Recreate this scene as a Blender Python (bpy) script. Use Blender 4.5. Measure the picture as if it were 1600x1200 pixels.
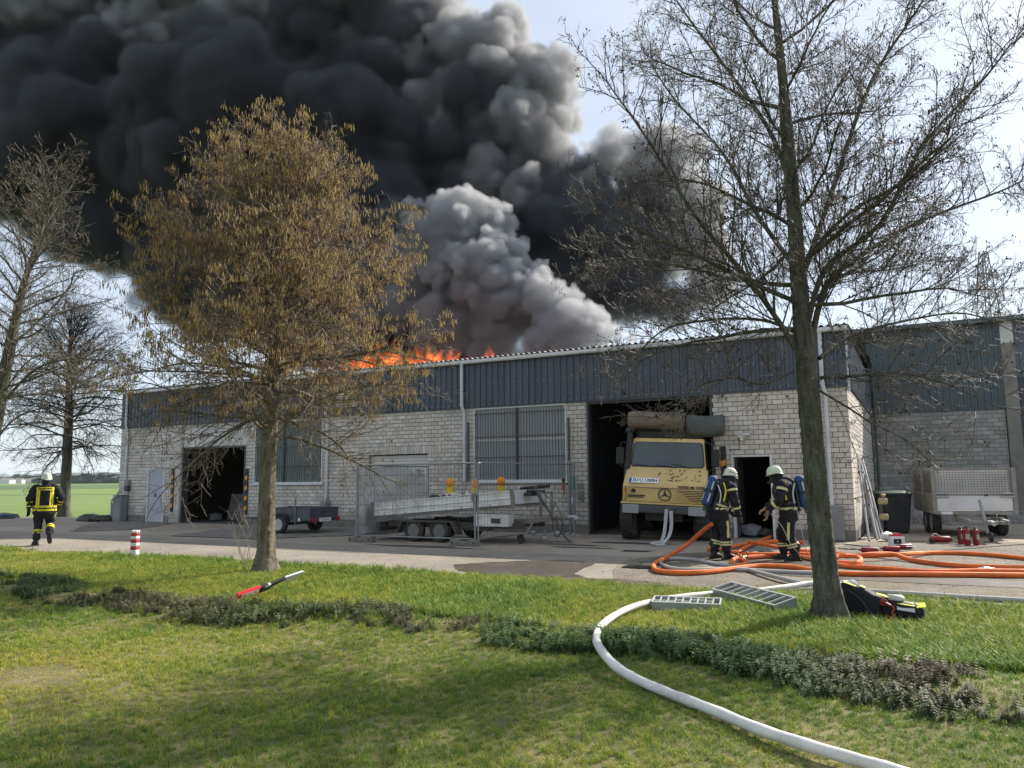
import bpy, bmesh, math, random
import numpy as np
from mathutils import Vector, Matrix, Euler

R = math.radians
scene = bpy.context.scene
for _o in list(bpy.data.objects):
    bpy.data.objects.remove(_o)
COL = scene.collection
random.seed(7)
rng = np.random.default_rng(11)

# ------------------------------------------------------------------ camera
CAM_H = 1.6
cam_d = bpy.data.cameras.new('camera')
cam = bpy.data.objects.new('camera', cam_d)
COL.objects.link(cam)
cam_d.sensor_width = 36.0
cam_d.lens = 36.0 * 1193.0 / 1600.0
cam_d.clip_start = 0.05
cam_d.clip_end = 6000.0
cam.location = (0, 0, CAM_H)
CAM_PITCH, CAM_ROLL = R(6.97), R(-0.56)
cam.rotation_mode = 'QUATERNION'
cam.rotation_quaternion = (Matrix.Rotation(R(90) + CAM_PITCH, 3, 'X') @ Matrix.Rotation(CAM_ROLL, 3, 'Z')).to_quaternion()
scene.camera = cam

# ------------------------------------------------------------------ light
SUN_DIR = Vector((0.80, 0.60, 0.0)).normalized()      # towards the sun, on plan
SUN_EL = R(36)
sun_d = bpy.data.lights.new('sun', 'SUN')
sun = bpy.data.objects.new('sun', sun_d)
COL.objects.link(sun)
sun_d.energy = 4.6
sun_d.angle = R(0.53)
sun_d.color = (1.0, 0.93, 0.82)
_to = Vector((SUN_DIR.x * math.cos(SUN_EL), SUN_DIR.y * math.cos(SUN_EL), math.sin(SUN_EL)))
sun.rotation_mode = 'QUATERNION'
sun.rotation_quaternion = _to.to_track_quat('Z', 'Y')
sun.location = (30, 30, 40)

world = bpy.data.worlds.new('World')
scene.world = world
world.use_nodes = True
_n, _l = world.node_tree.nodes, world.node_tree.links
_n.clear()
_out = _n.new('ShaderNodeOutputWorld')
_bg = _n.new('ShaderNodeBackground')
_sky = _n.new('ShaderNodeTexSky')
_sky.sky_type = 'NISHITA'
_sky.sun_disc = False
_sky.sun_elevation = SUN_EL
_sky.sun_rotation = math.atan2(SUN_DIR.x, SUN_DIR.y)
_sky.altitude = 100
_sky.air_density = 1.0
_sky.dust_density = 1.0
_sky.ozone_density = 1.0
# thin high cloud: noise on the view direction mixes a pale veil into the sky
_tc = _n.new('ShaderNodeTexCoord')
_mp = _n.new('ShaderNodeMapping')
_mp.inputs['Scale'].default_value = (1.6, 1.6, 3.2)
_nz = _n.new('ShaderNodeTexNoise')
_nz.inputs['Scale'].default_value = 1.5
_nz.inputs['Detail'].default_value = 6
_nz.inputs['Roughness'].default_value = 0.55
_rp = _n.new('ShaderNodeValToRGB')
_rp.color_ramp.elements[0].position = 0.30
_rp.color_ramp.elements[0].color = (0.45, 0.45, 0.45, 1)
_rp.color_ramp.elements[1].position = 0.70
_rp.color_ramp.elements[1].color = (0.88, 0.88, 0.88, 1)
_mx = _n.new('ShaderNodeMixRGB')
_mx.inputs['Color2'].default_value = (5.4, 6.0, 6.9, 1)
_l.new(_tc.outputs['Generated'], _mp.inputs['Vector'])
_l.new(_mp.outputs['Vector'], _nz.inputs['Vector'])
_l.new(_nz.outputs['Fac'], _rp.inputs['Fac'])
_l.new(_rp.outputs['Color'], _mx.inputs['Fac'])
_l.new(_sky.outputs['Color'], _mx.inputs['Color1'])
_l.new(_mx.outputs['Color'], _bg.inputs['Color'])
_bg.inputs['Strength'].default_value = 0.084
_l.new(_bg.outputs['Background'], _out.inputs['Surface'])

vs = scene.view_settings
vs.view_transform = 'Standard'
vs.look = 'None'
vs.exposure = 0.9
vs.gamma = 1.0
vs.use_curve_mapping = False

cy = scene.cycles
cy.max_bounces = 8
cy.diffuse_bounces = 3
cy.glossy_bounces = 3
cy.transmission_bounces = 4
cy.transparent_max_bounces = 96
cy.volume_bounces = 3
cy.volume_step_rate = 1.0
cy.volume_max_steps = 1024
cy.use_denoising = True
cy.use_adaptive_sampling = True
cy.adaptive_threshold = 0.02

# ------------------------------------------------------------------ frames of reference
# the yard is laid out along the long front wall: u along it, v into it, z up
FA = Vector((-15.967, 31.192, 0.0))
FANG = R(-27.62)
EU = Vector((math.cos(FANG), math.sin(FANG), 0))
EV = Vector((-math.sin(FANG), math.cos(FANG), 0))
def W(u, v, z=0.0):
    return FA + EU * u + EV * v + Vector((0, 0, z))
def UV(p):
    q = Vector((p[0], p[1], 0)) - FA
    return q.dot(EU), q.dot(EV)

def cam_at(px, py, Y):
    """a point seen at photo pixel (px,py) that stands at distance Y: only a way of reading positions off the photograph"""
    f = 1193.0
    X_, Y_ = px - 800.0, py - 600.0
    c, s_ = math.cos(CAM_ROLL), math.sin(CAM_ROLL)
    X_, Y_ = c*X_ + s_*Y_, -s_*X_ + c*Y_
    u_ = -Y_
    d = Vector((X_, f*math.cos(CAM_PITCH) - u_*math.sin(CAM_PITCH), f*math.sin(CAM_PITCH) + u_*math.cos(CAM_PITCH)))
    return Vector((0, 0, CAM_H)) + d * (Y / d.y)

# ------------------------------------------------------------------ naming helpers
def tag(o, label=None, cat=None, group=None, kind=None):
    if label: o['label'] = label
    if cat: o['category'] = cat
    if group: o['group'] = group
    if kind: o['kind'] = kind
    return o

def empty(name, loc=(0, 0, 0), rz=0.0, label=None, cat=None, group=None, kind=None):
    o = bpy.data.objects.new(name, None)
    o.empty_display_size = 0.2
    COL.objects.link(o)
    o.location = loc
    o.rotation_euler = (0, 0, rz)
    return tag(o, label, cat, group, kind)

def copy_tree(o, parent=None):
    c = o.copy()
    COL.objects.link(c)
    c.parent = parent
    for ch in [x for x in COL.objects if x.parent == o]:
        copy_tree(ch, c)
    return c

def link(name, me, parent=None, loc=None, rot=None):
    o = bpy.data.objects.new(name, me)
    COL.objects.link(o)
    if parent is not None: o.parent = parent
    if loc is not None: o.location = loc
    if rot is not None: o.rotation_euler = rot
    return o

# ------------------------------------------------------------------ mesh builder
class MB:
    def __init__(s):
        s.v, s.f, s.m, s.mi = [], [], [], 0
    def mat(s, i):
        s.mi = i; return s
    def add(s, vs_, fs_):
        b = len(s.v)
        s.v.extend([tuple(x) for x in vs_])
        s.f.extend([tuple(b + i for i in f) for f in fs_])
        s.m.extend([s.mi] * len(fs_))
        return s
    def box(s, x0, x1, y0, y1, z0, z1, M=None):
        v = [(x0,y0,z0),(x1,y0,z0),(x1,y1,z0),(x0,y1,z0),(x0,y0,z1),(x1,y0,z1),(x1,y1,z1),(x0,y1,z1)]
        if M is not None: v = [M @ Vector(p) for p in v]
        return s.add(v, [(3,2,1,0),(4,5,6,7),(0,1,5,4),(1,2,6,5),(2,3,7,6),(3,0,4,7)])
    def cbox(s, x0, x1, y0, y1, z0, z1, b=0.01, M=None):
        b = min(b, (x1-x0)*.45, (y1-y0)*.45, (z1-z0)*.45)
        vs_, idx = [], {}
        for i, x in enumerate((x0, x1)):
            for j, y in enumerate((y0, y1)):
                for k, z in enumerate((z0, z1)):
                    sx, sy, sz = (b if i == 0 else -b), (b if j == 0 else -b), (b if k == 0 else -b)
                    idx[i,j,k,0] = len(vs_); vs_.append((x, y+sy, z+sz))
                    idx[i,j,k,1] = len(vs_); vs_.append((x+sx, y, z+sz))
                    idx[i,j,k,2] = len(vs_); vs_.append((x+sx, y+sy, z))
        g = lambda i,j,k,a: idx[i,j,k,a]
        F = []
        F += [(g(0,0,0,0),g(0,0,1,0),g(0,1,1,0),g(0,1,0,0)), (g(1,0,0,0),g(1,1,0,0),g(1,1,1,0),g(1,0,1,0))]
        F += [(g(0,0,0,1),g(1,0,0,1),g(1,0,1,1),g(0,0,1,1)), (g(0,1,0,1),g(0,1,1,1),g(1,1,1,1),g(1,1,0,1))]
        F += [(g(0,0,0,2),g(0,1,0,2),g(1,1,0,2),g(1,0,0,2)), (g(0,0,1,2),g(1,0,1,2),g(1,1,1,2),g(0,1,1,2))]
        for k in (0,1):
            for j in (0,1):
                q = (g(0,j,k,1),g(1,j,k,1),g(1,j,k,2),g(0,j,k,2)); F.append(q if (j+k)%2 == 1 else q[::-1])
            for i in (0,1):
                q = (g(i,0,k,0),g(i,1,k,0),g(i,1,k,2),g(i,0,k,2)); F.append(q if (i+k)%2 == 0 else q[::-1])
        for i in (0,1):
            for j in (0,1):
                q = (g(i,j,0,0),g(i,j,1,0),g(i,j,1,1),g(i,j,0,1)); F.append(q if (i+j)%2 == 1 else q[::-1])
        for i in (0,1):
            for j in (0,1):
                for k in (0,1):
                    q = (g(i,j,k,0),g(i,j,k,1),g(i,j,k,2)); F.append(q if (i+j+k)%2 == 0 else q[::-1])
        if M is not None: vs_ = [M @ Vector(p) for p in vs_]
        return s.add(vs_, F)
    def tube(s, pts, r, n=8, caps=True, closed=False):
        pts = [Vector(p) for p in pts]
        N = len(pts)
        rr = r if hasattr(r, '__len__') else [r] * N
        vs_ = []
        t0 = (pts[1] - pts[0]).normalized()
        up = Vector((0,0,1)) if abs(t0.z) < .9 else Vector((1,0,0))
        nrm = t0.cross(up).normalized()
        for i, p in enumerate(pts):
            if closed: t = (pts[(i+1) % N] - pts[i-1])
            else: t = pts[min(i+1, N-1)] - pts[max(i-1, 0)]
            t = t.normalized() if t.length > 1e-9 else t0
            nrm = nrm - t * nrm.dot(t)
            nrm = nrm.normalized() if nrm.length > 1e-6 else t.orthogonal().normalized()
            bn = t.cross(nrm)
            for k in range(n):
                a = 2 * math.pi * k / n
                vs_.append(p + (nrm * math.cos(a) + bn * math.sin(a)) * rr[i])
        fs_ = []
        for i in range(N if closed else N - 1):
            j = (i + 1) % N
            for k in range(n):
                k2 = (k + 1) % n
                fs_.append((i*n+k, i*n+k2, j*n+k2, j*n+k))
        if caps and not closed:
            fs_.append(tuple(range(n-1, -1, -1)))
            fs_.append(tuple((N-1)*n + k for k in range(n)))
        return s.add(vs_, fs_)
    def cyl(s, a, b, r, n=12, r2=None):
        return s.tube([a, b], [r, r if r2 is None else r2], n)
    def lathe(s, prof, n=16, M=None, caps=True):
        vs_, fs_ = [], []
        for (r, z) in prof:
            for k in range(n):
                a = 2*math.pi*k/n
                vs_.append(Vector((r*math.cos(a), r*math.sin(a), z)))
        for i in range(len(prof)-1):
            for k in range(n):
                k2 = (k+1) % n
                fs_.append((i*n+k, i*n+k2, (i+1)*n+k2, (i+1)*n+k))
        if caps:
            fs_.append(tuple(range(n-1, -1, -1)))
            fs_.append(tuple((len(prof)-1)*n+k for k in range(n)))
        if M is not None: vs_ = [M @ p for p in vs_]
        return s.add(vs_, fs_)
    def prism(s, poly, y0, y1, axis='y', M=None):
        """poly in (a,b) swept along an axis; axis y: (a,b)=(x,z); x: (y,z); z: (x,y)"""
        n = len(poly)
        def P(a, b, c):
            return (a, c, b) if axis == 'y' else ((c, a, b) if axis == 'x' else (a, b, c))
        vs_ = [P(a, b, y0) for a, b in poly] + [P(a, b, y1) for a, b in poly]
        fs_ = [tuple(range(n-1, -1, -1)), tuple(range(n, 2*n))]
        fs_ += [(i, (i+1) % n, n+(i+1) % n, n+i) for i in range(n)]
        if M is not None: vs_ = [M @ Vector(p) for p in vs_]
        return s.add(vs_, fs_)
    def loft(s, rings, caps=True, closed_ring=True):
        n = len(rings[0]); vs_ = [p for r_ in rings for p in r_]; fs_ = []
        for i in range(len(rings)-1):
            for k in range(n if closed_ring else n-1):
                k2 = (k+1) % n
                fs_.append((i*n+k, i*n+k2, (i+1)*n+k2, (i+1)*n+k))
        if caps and closed_ring:
            fs_.append(tuple(range(n-1, -1, -1)))
            fs_.append(tuple((len(rings)-1)*n+k for k in range(n)))
        return s.add(vs_, fs_)
    def mesh(s, name, mats, smooth=False):
        me = bpy.data.meshes.new(name)
        me.from_pydata(s.v, [], s.f)
        for m in (mats if isinstance(mats, (list, tuple)) else [mats]):
            me.materials.append(m)
        if any(s.m): me.polygons.foreach_set('material_index', s.m)
        bm = bmesh.new(); bm.from_mesh(me)
        bmesh.ops.recalc_face_normals(bm, faces=bm.faces)
        bm.to_mesh(me); bm.free()
        if smooth:
            me.polygons.foreach_set('use_smooth', [True] * len(me.polygons))
            if smooth != 'all':
                try: me.set_sharp_from_angle(angle=R(40))
                except Exception: pass
        me.update()
        return me
    def build(s, name, mats, parent=None, smooth=False, loc=None, rot=None):
        return link(name, s.mesh(name, mats, smooth), parent, loc, rot)

def fast_mesh(name, V, F, mats, midx=None, smooth=False):
    """numpy arrays straight into a mesh; F is an (n,3) or (n,4) array"""
    me = bpy.data.meshes.new(name)
    V = np.asarray(V, np.float32); F = np.asarray(F, np.int32)
    k = F.shape[1]
    me.vertices.add(len(V)); me.vertices.foreach_set('co', V.ravel())
    me.loops.add(F.size); me.loops.foreach_set('vertex_index', F.ravel())
    me.polygons.add(len(F))
    me.polygons.foreach_set('loop_start', np.arange(0, F.size, k, dtype=np.int32))
    me.polygons.foreach_set('loop_total', np.full(len(F), k, np.int32))
    for m in (mats if isinstance(mats, (list, tuple)) else [mats]): me.materials.append(m)
    if midx is not None: me.polygons.foreach_set('material_index', np.asarray(midx, np.int32))
    if smooth: me.polygons.foreach_set('use_smooth', np.ones(len(F), bool))
    me.update(calc_edges=True)
    me.validate()
    return me

def spline(pts, n=8):
    """Catmull-Rom through points"""
    P = [Vector(p) for p in pts]
    P = [P[0]*2 - P[1]] + P + [P[-1]*2 - P[-2]]
    out = []
    for i in range(1, len(P)-2):
        for k in range(n):
            t = k / n
            a, b, c, d = P[i-1], P[i], P[i+1], P[i+2]
            out.append(0.5*((2*b) + (c-a)*t + (2*a-5*b+4*c-d)*t*t + (3*b-a-3*c+d)*t*t*t))
    out.append(P[-2])
    return out

# ------------------------------------------------------------------ materials
def new_mat(name):
    m = bpy.data.materials.new(name)
    m.use_nodes = True
    nt = m.node_tree
    bsdf = nt.nodes['Principled BSDF']
    return m, nt, bsdf
def N(nt, kind, **kw):
    n = nt.nodes.new(kind)
    for k, v in kw.items():
        if k in n.inputs: n.inputs[k].default_value = v
        else: setattr(n, k, v)
    return n
def lerp_col(c, f): return tuple(min(1, x*f) for x in c[:3]) + (1,)
def mat(name, col, rough=0.6, metal=0.0, var=0.18, scale=6.0, bump=0.15, bscale=40.0, dirt=0.0, dirt_col=(0.09,0.08,0.065), dscale=2.5, coords='Object', spec=0.4):
    m, nt, b = new_mat(name)
    b.inputs['Roughness'].default_value = rough
    b.inputs['Metallic'].default_value = metal
    b.inputs['Specular IOR Level'].default_value = spec
    tc = N(nt, 'ShaderNodeTexCoord')
    nz = N(nt, 'ShaderNodeTexNoise', Scale=scale, Detail=5.0, Roughness=0.6)
    nt.links.new(tc.outputs[coords], nz.inputs['Vector'])
    mx = N(nt, 'ShaderNodeMixRGB')
    mx.inputs['Color1'].default_value = lerp_col(col, 1 - var)
    mx.inputs['Color2'].default_value = lerp_col(col, 1 + var)
    nt.links.new(nz.outputs['Fac'], mx.inputs['Fac'])
    last = mx.outputs['Color']
    if dirt > 0:
        n2 = N(nt, 'ShaderNodeTexNoise', Scale=dscale, Detail=7.0, Roughness=0.7)
        nt.links.new(tc.outputs[coords], n2.inputs['Vector'])
        rp = N(nt, 'ShaderNodeValToRGB')
        rp.color_ramp.elements[0].position = 0.42; rp.color_ramp.elements[0].color = (0,0,0,1)
        rp.color_ramp.elements[1].position = 0.68; rp.color_ramp.elements[1].color = (dirt,dirt,dirt,1)
        nt.links.new(n2.outputs['Fac'], rp.inputs['Fac'])
        m2 = N(nt, 'ShaderNodeMixRGB')
        m2.inputs['Color2'].default_value = tuple(dirt_col) + (1,)
        nt.links.new(rp.outputs['Color'], m2.inputs['Fac'])
        nt.links.new(last, m2.inputs['Color1'])
        last = m2.outputs['Color']
        rr = N(nt, 'ShaderNodeMapRange')
        rr.inputs['To Min'].default_value = rough; rr.inputs['To Max'].default_value = min(1, rough + .3)
        nt.links.new(rp.outputs['Color'], rr.inputs['Value'])
        nt.links.new(rr.outputs['Result'], b.inputs['Roughness'])
    nt.links.new(last, b.inputs['Base Color'])
    if bump > 0:
        n3 = N(nt, 'ShaderNodeTexNoise', Scale=bscale, Detail=4.0)
        nt.links.new(tc.outputs[coords], n3.inputs['Vector'])
        bp = N(nt, 'ShaderNodeBump', Strength=bump, Distance=0.02)
        nt.links.new(n3.outputs['Fac'], bp.inputs['Height'])
        nt.links.new(bp.outputs['Normal'], b.inputs['Normal'])
    return m
# ------------------------------------------------------------------ ground, road, yard, lawn
def ground_mat(name, stops, scale=0.7, fine=60.0, bump=0.5, rough=0.9, speck=None, spec=0.25, bump_d=0.01):
    """stops: (pos, colour) over a broad noise; a fine noise adds grain"""
    m, nt, b = new_mat(name)
    b.inputs['Roughness'].default_value = rough
    b.inputs['Specular IOR Level'].default_value = spec
    tc = N(nt, 'ShaderNodeTexCoord')
    n1 = N(nt, 'ShaderNodeTexNoise', Scale=scale, Detail=8.0, Roughness=0.65, Distortion=0.4)
    nt.links.new(tc.outputs['Object'], n1.inputs['Vector'])
    rp = N(nt, 'ShaderNodeValToRGB')
    el = rp.color_ramp.elements
    while len(el) < len(stops): el.new(0.5)
    for e, (p_, c_) in zip(el, stops):
        e.position = p_; e.color = tuple(c_) + (1,)
    nt.links.new(n1.outputs['Fac'], rp.inputs['Fac'])
    n2 = N(nt, 'ShaderNodeTexNoise', Scale=fine, Detail=3.0, Roughness=0.7)
    nt.links.new(tc.outputs['Object'], n2.inputs['Vector'])
    mx = N(nt, 'ShaderNodeMixRGB'); mx.blend_type = 'OVERLAY'; mx.inputs['Fac'].default_value = 0.7
    nt.links.new(rp.outputs['Color'], mx.inputs['Color1']); nt.links.new(n2.outputs['Color'], mx.inputs['Color2'])
    hs = N(nt, 'ShaderNodeRGBToBW'); nt.links.new(n2.outputs['Color'], hs.inputs[0]); nt.links.new(hs.outputs[0], mx.inputs['Color2'])
    last = mx.outputs['Color']
    if speck:
        vo = N(nt, 'ShaderNodeTexVoronoi', Scale=speck[0])
        nt.links.new(tc.outputs['Object'], vo.inputs['Vector'])
        m3 = N(nt, 'ShaderNodeMixRGB'); m3.blend_type = 'MULTIPLY'; m3.inputs['Fac'].default_value = speck[1]
        nt.links.new(last, m3.inputs['Color1'])
        bw = N(nt, 'ShaderNodeRGBToBW'); nt.links.new(vo.outputs['Color'], bw.inputs[0])
        mr = N(nt, 'ShaderNodeMapRange'); mr.inputs['To Min'].default_value = .45; mr.inputs['To Max'].default_value = 1.35
        nt.links.new(bw.outputs[0], mr.inputs['Value'])
        nt.links.new(mr.outputs['Result'], m3.inputs['Color2'])
        last = m3.outputs['Color']
    nt.links.new(last, b.inputs['Base Color'])
    bp = N(nt, 'ShaderNodeBump', Strength=bump, Distance=bump_d)
    nt.links.new(n2.outputs['Fac'], bp.inputs['Height'])
    nt.links.new(bp.outputs['Normal'], b.inputs['Normal'])
    return m

def rough_edge(poly, n=7, amp=.045):
    r_ = random.Random(len(poly)); out = []
    for i, (a, b) in enumerate(poly):
        c, d = poly[(i+1) % len(poly)]
        for k in range(n): out.append((a+(c-a)*k/n + r_.uniform(-amp, amp), b+(d-b)*k/n + r_.uniform(-amp, amp)*.6))
    return out

def uv_sheet(name, poly, z, material, kind='structure', thick=None):
    if name in ('wet_patch', 'oil_stain'): poly = rough_edge(poly)
    """flat sheet from a (u,v) polygon"""
    me = bpy.data.meshes.new(name)
    bm = bmesh.new()
    f = bm.faces.new([bm.verts.new(W(u, v, z)) for u, v in poly])
    if f.normal.z < 0: f.normal_flip()
    bmesh.ops.triangulate(bm, faces=bm.faces)
    bm.to_mesh(me); bm.free()
    me.materials.append(material)
    o = link(name, me)
    if kind: o['kind'] = kind
    return o

def jag(p0, p1, n, amp, seed):
    r_ = random.Random(seed); out = []
    for i in range(n + 1):
        t = i / n
        out.append((p0[0] + (p1[0]-p0[0])*t, p0[1] + (p1[1]-p0[1])*t + r_.uniform(-amp, amp)))
    return out

m_field = ground_mat('field_green', [(0.3, (0.115, 0.17, 0.045)), (0.55, (0.15, 0.21, 0.06)), (0.8, (0.19, 0.24, 0.08))], scale=0.05, fine=2.5, bump=0.3)
m_soil = ground_mat('lawn_soil', [(0.30, (0.085, 0.085, 0.032)), (0.5, (0.135, 0.125, 0.05)), (0.64, (0.24, 0.205, 0.095)), (0.76, (0.46, 0.39, 0.24))], scale=0.8, fine=45, bump=0.8)
m_road = ground_mat('pale_gravel_asphalt', [(0.3, (0.20, 0.178, 0.145)), (0.52, (0.275, 0.247, 0.203)), (0.75, (0.325, 0.293, 0.24))], scale=0.55, fine=55, bump=0.6, speck=(70, 0.5))
m_yard = ground_mat('grey_yard_asphalt', [(0.3, (0.26, 0.22, 0.172)), (0.5, (0.335, 0.285, 0.225)), (0.62, (0.38, 0.328, 0.26)), (0.8, (0.43, 0.375, 0.30))], scale=0.35, fine=50, bump=0.5, speck=(80, 0.35))
m_gravel = ground_mat('beige_gravel', [(0.3, (0.15, 0.128, 0.098)), (0.48, (0.215, 0.187, 0.147)), (0.62, (0.26, 0.228, 0.18)), (0.75, (0.30, 0.265, 0.21))], scale=0.9, fine=40, bump=1.0, speck=(38, 0.85), bump_d=0.03)
m_wet = ground_mat('wet_ground', [(0.3, (0.055, 0.044, 0.035)), (0.55, (0.085, 0.07, 0.056)), (0.75, (0.14, 0.118, 0.095))], scale=2.2, fine=40, bump=0.5, rough=0.42, speck=(60, 0.5), spec=0.5)

# far field out to the horizon
mb = MB(); mb.add([(-2500, -400, -0.14), (2500, -400, -0.14), (2500, 3500, -0.14), (-2500, 3500, -0.14)], [(0, 1, 2, 3)])
o = mb.build('field', m_field); o['kind'] = 'structure'
# a darker crop strip and a pale field margin in the distance
m_crop = ground_mat('far_crop_green', [(0.3, (0.07, 0.11, 0.045)), (0.6, (0.095, 0.14, 0.06)), (0.8, (0.12, 0.16, 0.075))], scale=0.02, fine=1.0, bump=0.2)
mb = MB(); mb.add([(-900, 205, -0.1), (150, 180, -0.1), (150, 420, -0.1), (-900, 470, -0.1)], [(0, 1, 2, 3)])
o = mb.build('far_field', m_crop); o['kind'] = 'structure'
m_ditch = mat('ditch_dark', (0.035, 0.05, 0.022), .95, scale=.3, bscale=3)
mb = MB()
mb.add([(-160, 96, -0.12), (-40, 102, -0.12), (-40, 103.6, -0.12), (-160, 98.5, -0.12)], [(0, 1, 2, 3)])
o = mb.build('field_ditch', m_ditch); o['kind'] = 'structure'

# the pale road along the lawn, the greyer yard by the hall, the gravel on the right
uv_sheet('yard', [(-9.5, -6.4), (60, -6.4), (60, 16), (27.3, 16), (27.3, 0.35), (-2, 0.35), (-5.5, 1.6), (-9.5, 0.2), (-40, -3.0), (-40, -6.4)], 0.0, m_yard)
road_poly = jag((-45, -9.35), (60, -9.35), 260, 0.10, 5) + jag((60, -5.4), (-45, -5.4), 200, 0.12, 6)
uv_sheet('road', road_poly, 0.004, m_road)
gv = jag((24.6, -9.32), (60, -9.42), 120, 0.08, 8) + [(60, 2.2), (40, 2.5), (33, 1.9), (30.5, 0.9), (28.5, 0.6), (27.6, 0.2), (27.3, -0.5), (26.6, -2.4), (25.3, -3.2), (24.2, -4.4), (23.6, -6.0), (23.9, -7.6)]
uv_sheet('gravel_yard', gv, 0.008, m_gravel)
# dried run-off and a wet patch on the road
def blob(cu, cv, ru, rv, n, amp, seed):
    r_ = random.Random(seed); ph = [r_.uniform(0, 6.28) for _ in range(5)]
    return [(cu + ru*math.cos(a)*(1 + amp*sum(math.sin(k*a+ph[k])/k for k in range(2, 5))), cv + rv*math.sin(a)*(1 + amp*sum(math.cos(k*a+ph[k])/k for k in range(2, 5))))
            for a in [2*math.pi*i/n for i in range(n)]]
uv_sheet('wet_patch', [(20.95,-7.95),(21.3,-7.45),(21.7,-7.05),(22.1,-6.75),(22.5,-6.55),(22.95,-6.6),(23.3,-6.85),(23.3,-7.3),(23.4,-7.8),(23.5,-8.35),(23.9,-8.75),(24.3,-9.05),(23.6,-9.2),(22.8,-9.1),(22.0,-8.95),(21.5,-8.7),(21.2,-8.35)], 0.0125, m_wet)
uv_sheet('wet_patch', blob(28.6, -6.9, 3.6, 0.45, 60, 0.35, 4), 0.013, m_wet)
uv_sheet('wet_patch', blob(26.6, -5.4, 1.3, 0.35, 40, 0.4, 9), 0.0135, m_wet)
m_damp = ground_mat('damp_yard', [(0.3, (0.062, 0.058, 0.052)), (0.6, (0.085, 0.08, 0.07)), (0.8, (0.12, 0.11, 0.10))], scale=1.0, fine=45, rough=.7, speck=(60, .4))
for q in ((21.3, -3.3, .75, .12, 3), (21.9, -3.9, .8, .1, 7), (20.6, -2.6, .5, .1, 11), (22.4, -2.4, .9, .25, 2), (23.2, -4.2, .35, .2, 5), (18.2, -5.0, 1.8, .2, 21), (14.2, -2.6, 1.2, .35, 23)):
    uv_sheet('oil_stain', blob(q[0], q[1], q[2], q[3], 28, 0.5, q[4]), 0.0045, m_damp)

m_brown = ground_mat('brown_verge_soil', [(0.3, (0.06, 0.048, 0.034)), (0.55, (0.105, 0.085, 0.06)), (0.75, (0.18, 0.15, 0.11))], scale=2.5, fine=30, bump=1.0, speck=(30, .7), bump_d=.03)
uv_sheet('bare_soil', rough_edge(blob(23.9, -9.2, 1.7, .42, 26, .4, 13)), 0.0145, m_brown)
uv_sheet('bare_soil', rough_edge(blob(27.2, -9.5, 1.6, .28, 26, .4, 17)), 0.0145, m_brown)
uv_sheet('bare_soil', rough_edge(blob(19.0, -9.35, 2.2, .22, 26, .4, 19)), 0.0145, m_brown)
# block paving by the two doors: every block is laid with its joint
m_block = mat('paving_block', (0.235, 0.215, 0.19), .9, var=.3, scale=14, bump=.4, dirt=.5, dscale=1.2)
m_joint = mat('paving_joint', (0.045, 0.05, 0.035), .95, var=.3, scale=8)
def inside(poly, x, y):
    c = False; j = len(poly) - 1
    for i in range(len(poly)):
        xi, yi = poly[i]; xj, yj = poly[j]
        if (yi > y) != (yj > y) and x < (xj-xi)*(y-yi)/(yj-yi) + xi: c = not c
        j = i
    return c
def paving(poly):
    uv_sheet('paving_bed', poly, 0.0085, m_joint)
    us = [p[0] for p in poly]; vs2 = [p[1] for p in poly]
    mb = MB(); r_ = random.Random(3)
    s = 0.40
    for i in range(int(min(us)/s)-1, int(max(us)/s)+2):
        for j in range(int(min(vs2)/s)-1, int(max(vs2)/s)+2):
            for (a0, a1, b0, b1) in ((.02, .18, .03, .37), (.22, .38, .03, .37)):
                cu, cv = i*s + (a0+a1)/2, j*s + .2
                if not inside(poly, cu, cv): continue
                h_ = 0.016 + r_.uniform(-.003, .003)
                P = [W(i*s+a0, j*s+b0, 0), W(i*s+a1, j*s+b0, 0), W(i*s+a1, j*s+b1, 0), W(i*s+a0, j*s+b1, 0)]
                v = [p + Vector((0, 0, .002)) for p in P] + [p + Vector((0, 0, h_)) for p in P]
                mb.add(v, [(4,5,6,7), (0,1,5,4), (1,2,6,5), (2,3,7,6), (3,0,4,7)])
    o = mb.build('paving_blocks', m_block); o['kind'] = 'stuff'
    tag(o, 'grey block paving laid in rows in front of the hall doors')
paving([(-0.5, 0.0), (3.5, -0.05), (5.6, -3.2), (4.6, -4.8), (1.8, -2.6)])
paving([(7.6, -0.3), (14.6, -0.3), (14.8, -2.4), (12.7, -4.9), (9.3, -4.9)])

# lawn: a gently uneven sheet with a low bank along the weedy strip
m_lawn = m_soil
def lawn_z(u, v):
    b = math.exp(-((v + 13.45 + 0.25*math.sin(u*.7)) / 0.62)**2)
    return 0.012 + 0.07*b + 0.022*math.sin(u*1.3+v*.7)*math.sin(v*1.1-u*.4) + 0.012*math.sin(u*3.1)*math.sin(v*2.7) - 0.03*max(0, min(1, (-14.6 - v)/2))
nu, nv = 260, 130
Vv, Ff = [], []
ue = np.linspace(-35, 62, nu); ve = -9.22 - (np.linspace(0, 1, nv)**1.4)*30
_r = np.random.default_rng(4)
e_j = _r.normal(size=nu)*.07
for j in range(nv):
    for i in range(nu):
        vv = ve[j] + (e_j[i] if j == 0 else 0)
        p = W(ue[i], vv, lawn_z(ue[i], vv) if j > 0 else 0.006)
        Vv.append(p)
for j in range(nv-1):
    for i in range(nu-1):
        Ff.append((j*nu+i, (j+1)*nu+i, (j+1)*nu+i+1, j*nu+i+1))
me = fast_mesh('lawn', Vv, Ff, m_lawn, smooth=True)
o = link('lawn', me); o['kind'] = 'structure'
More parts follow.
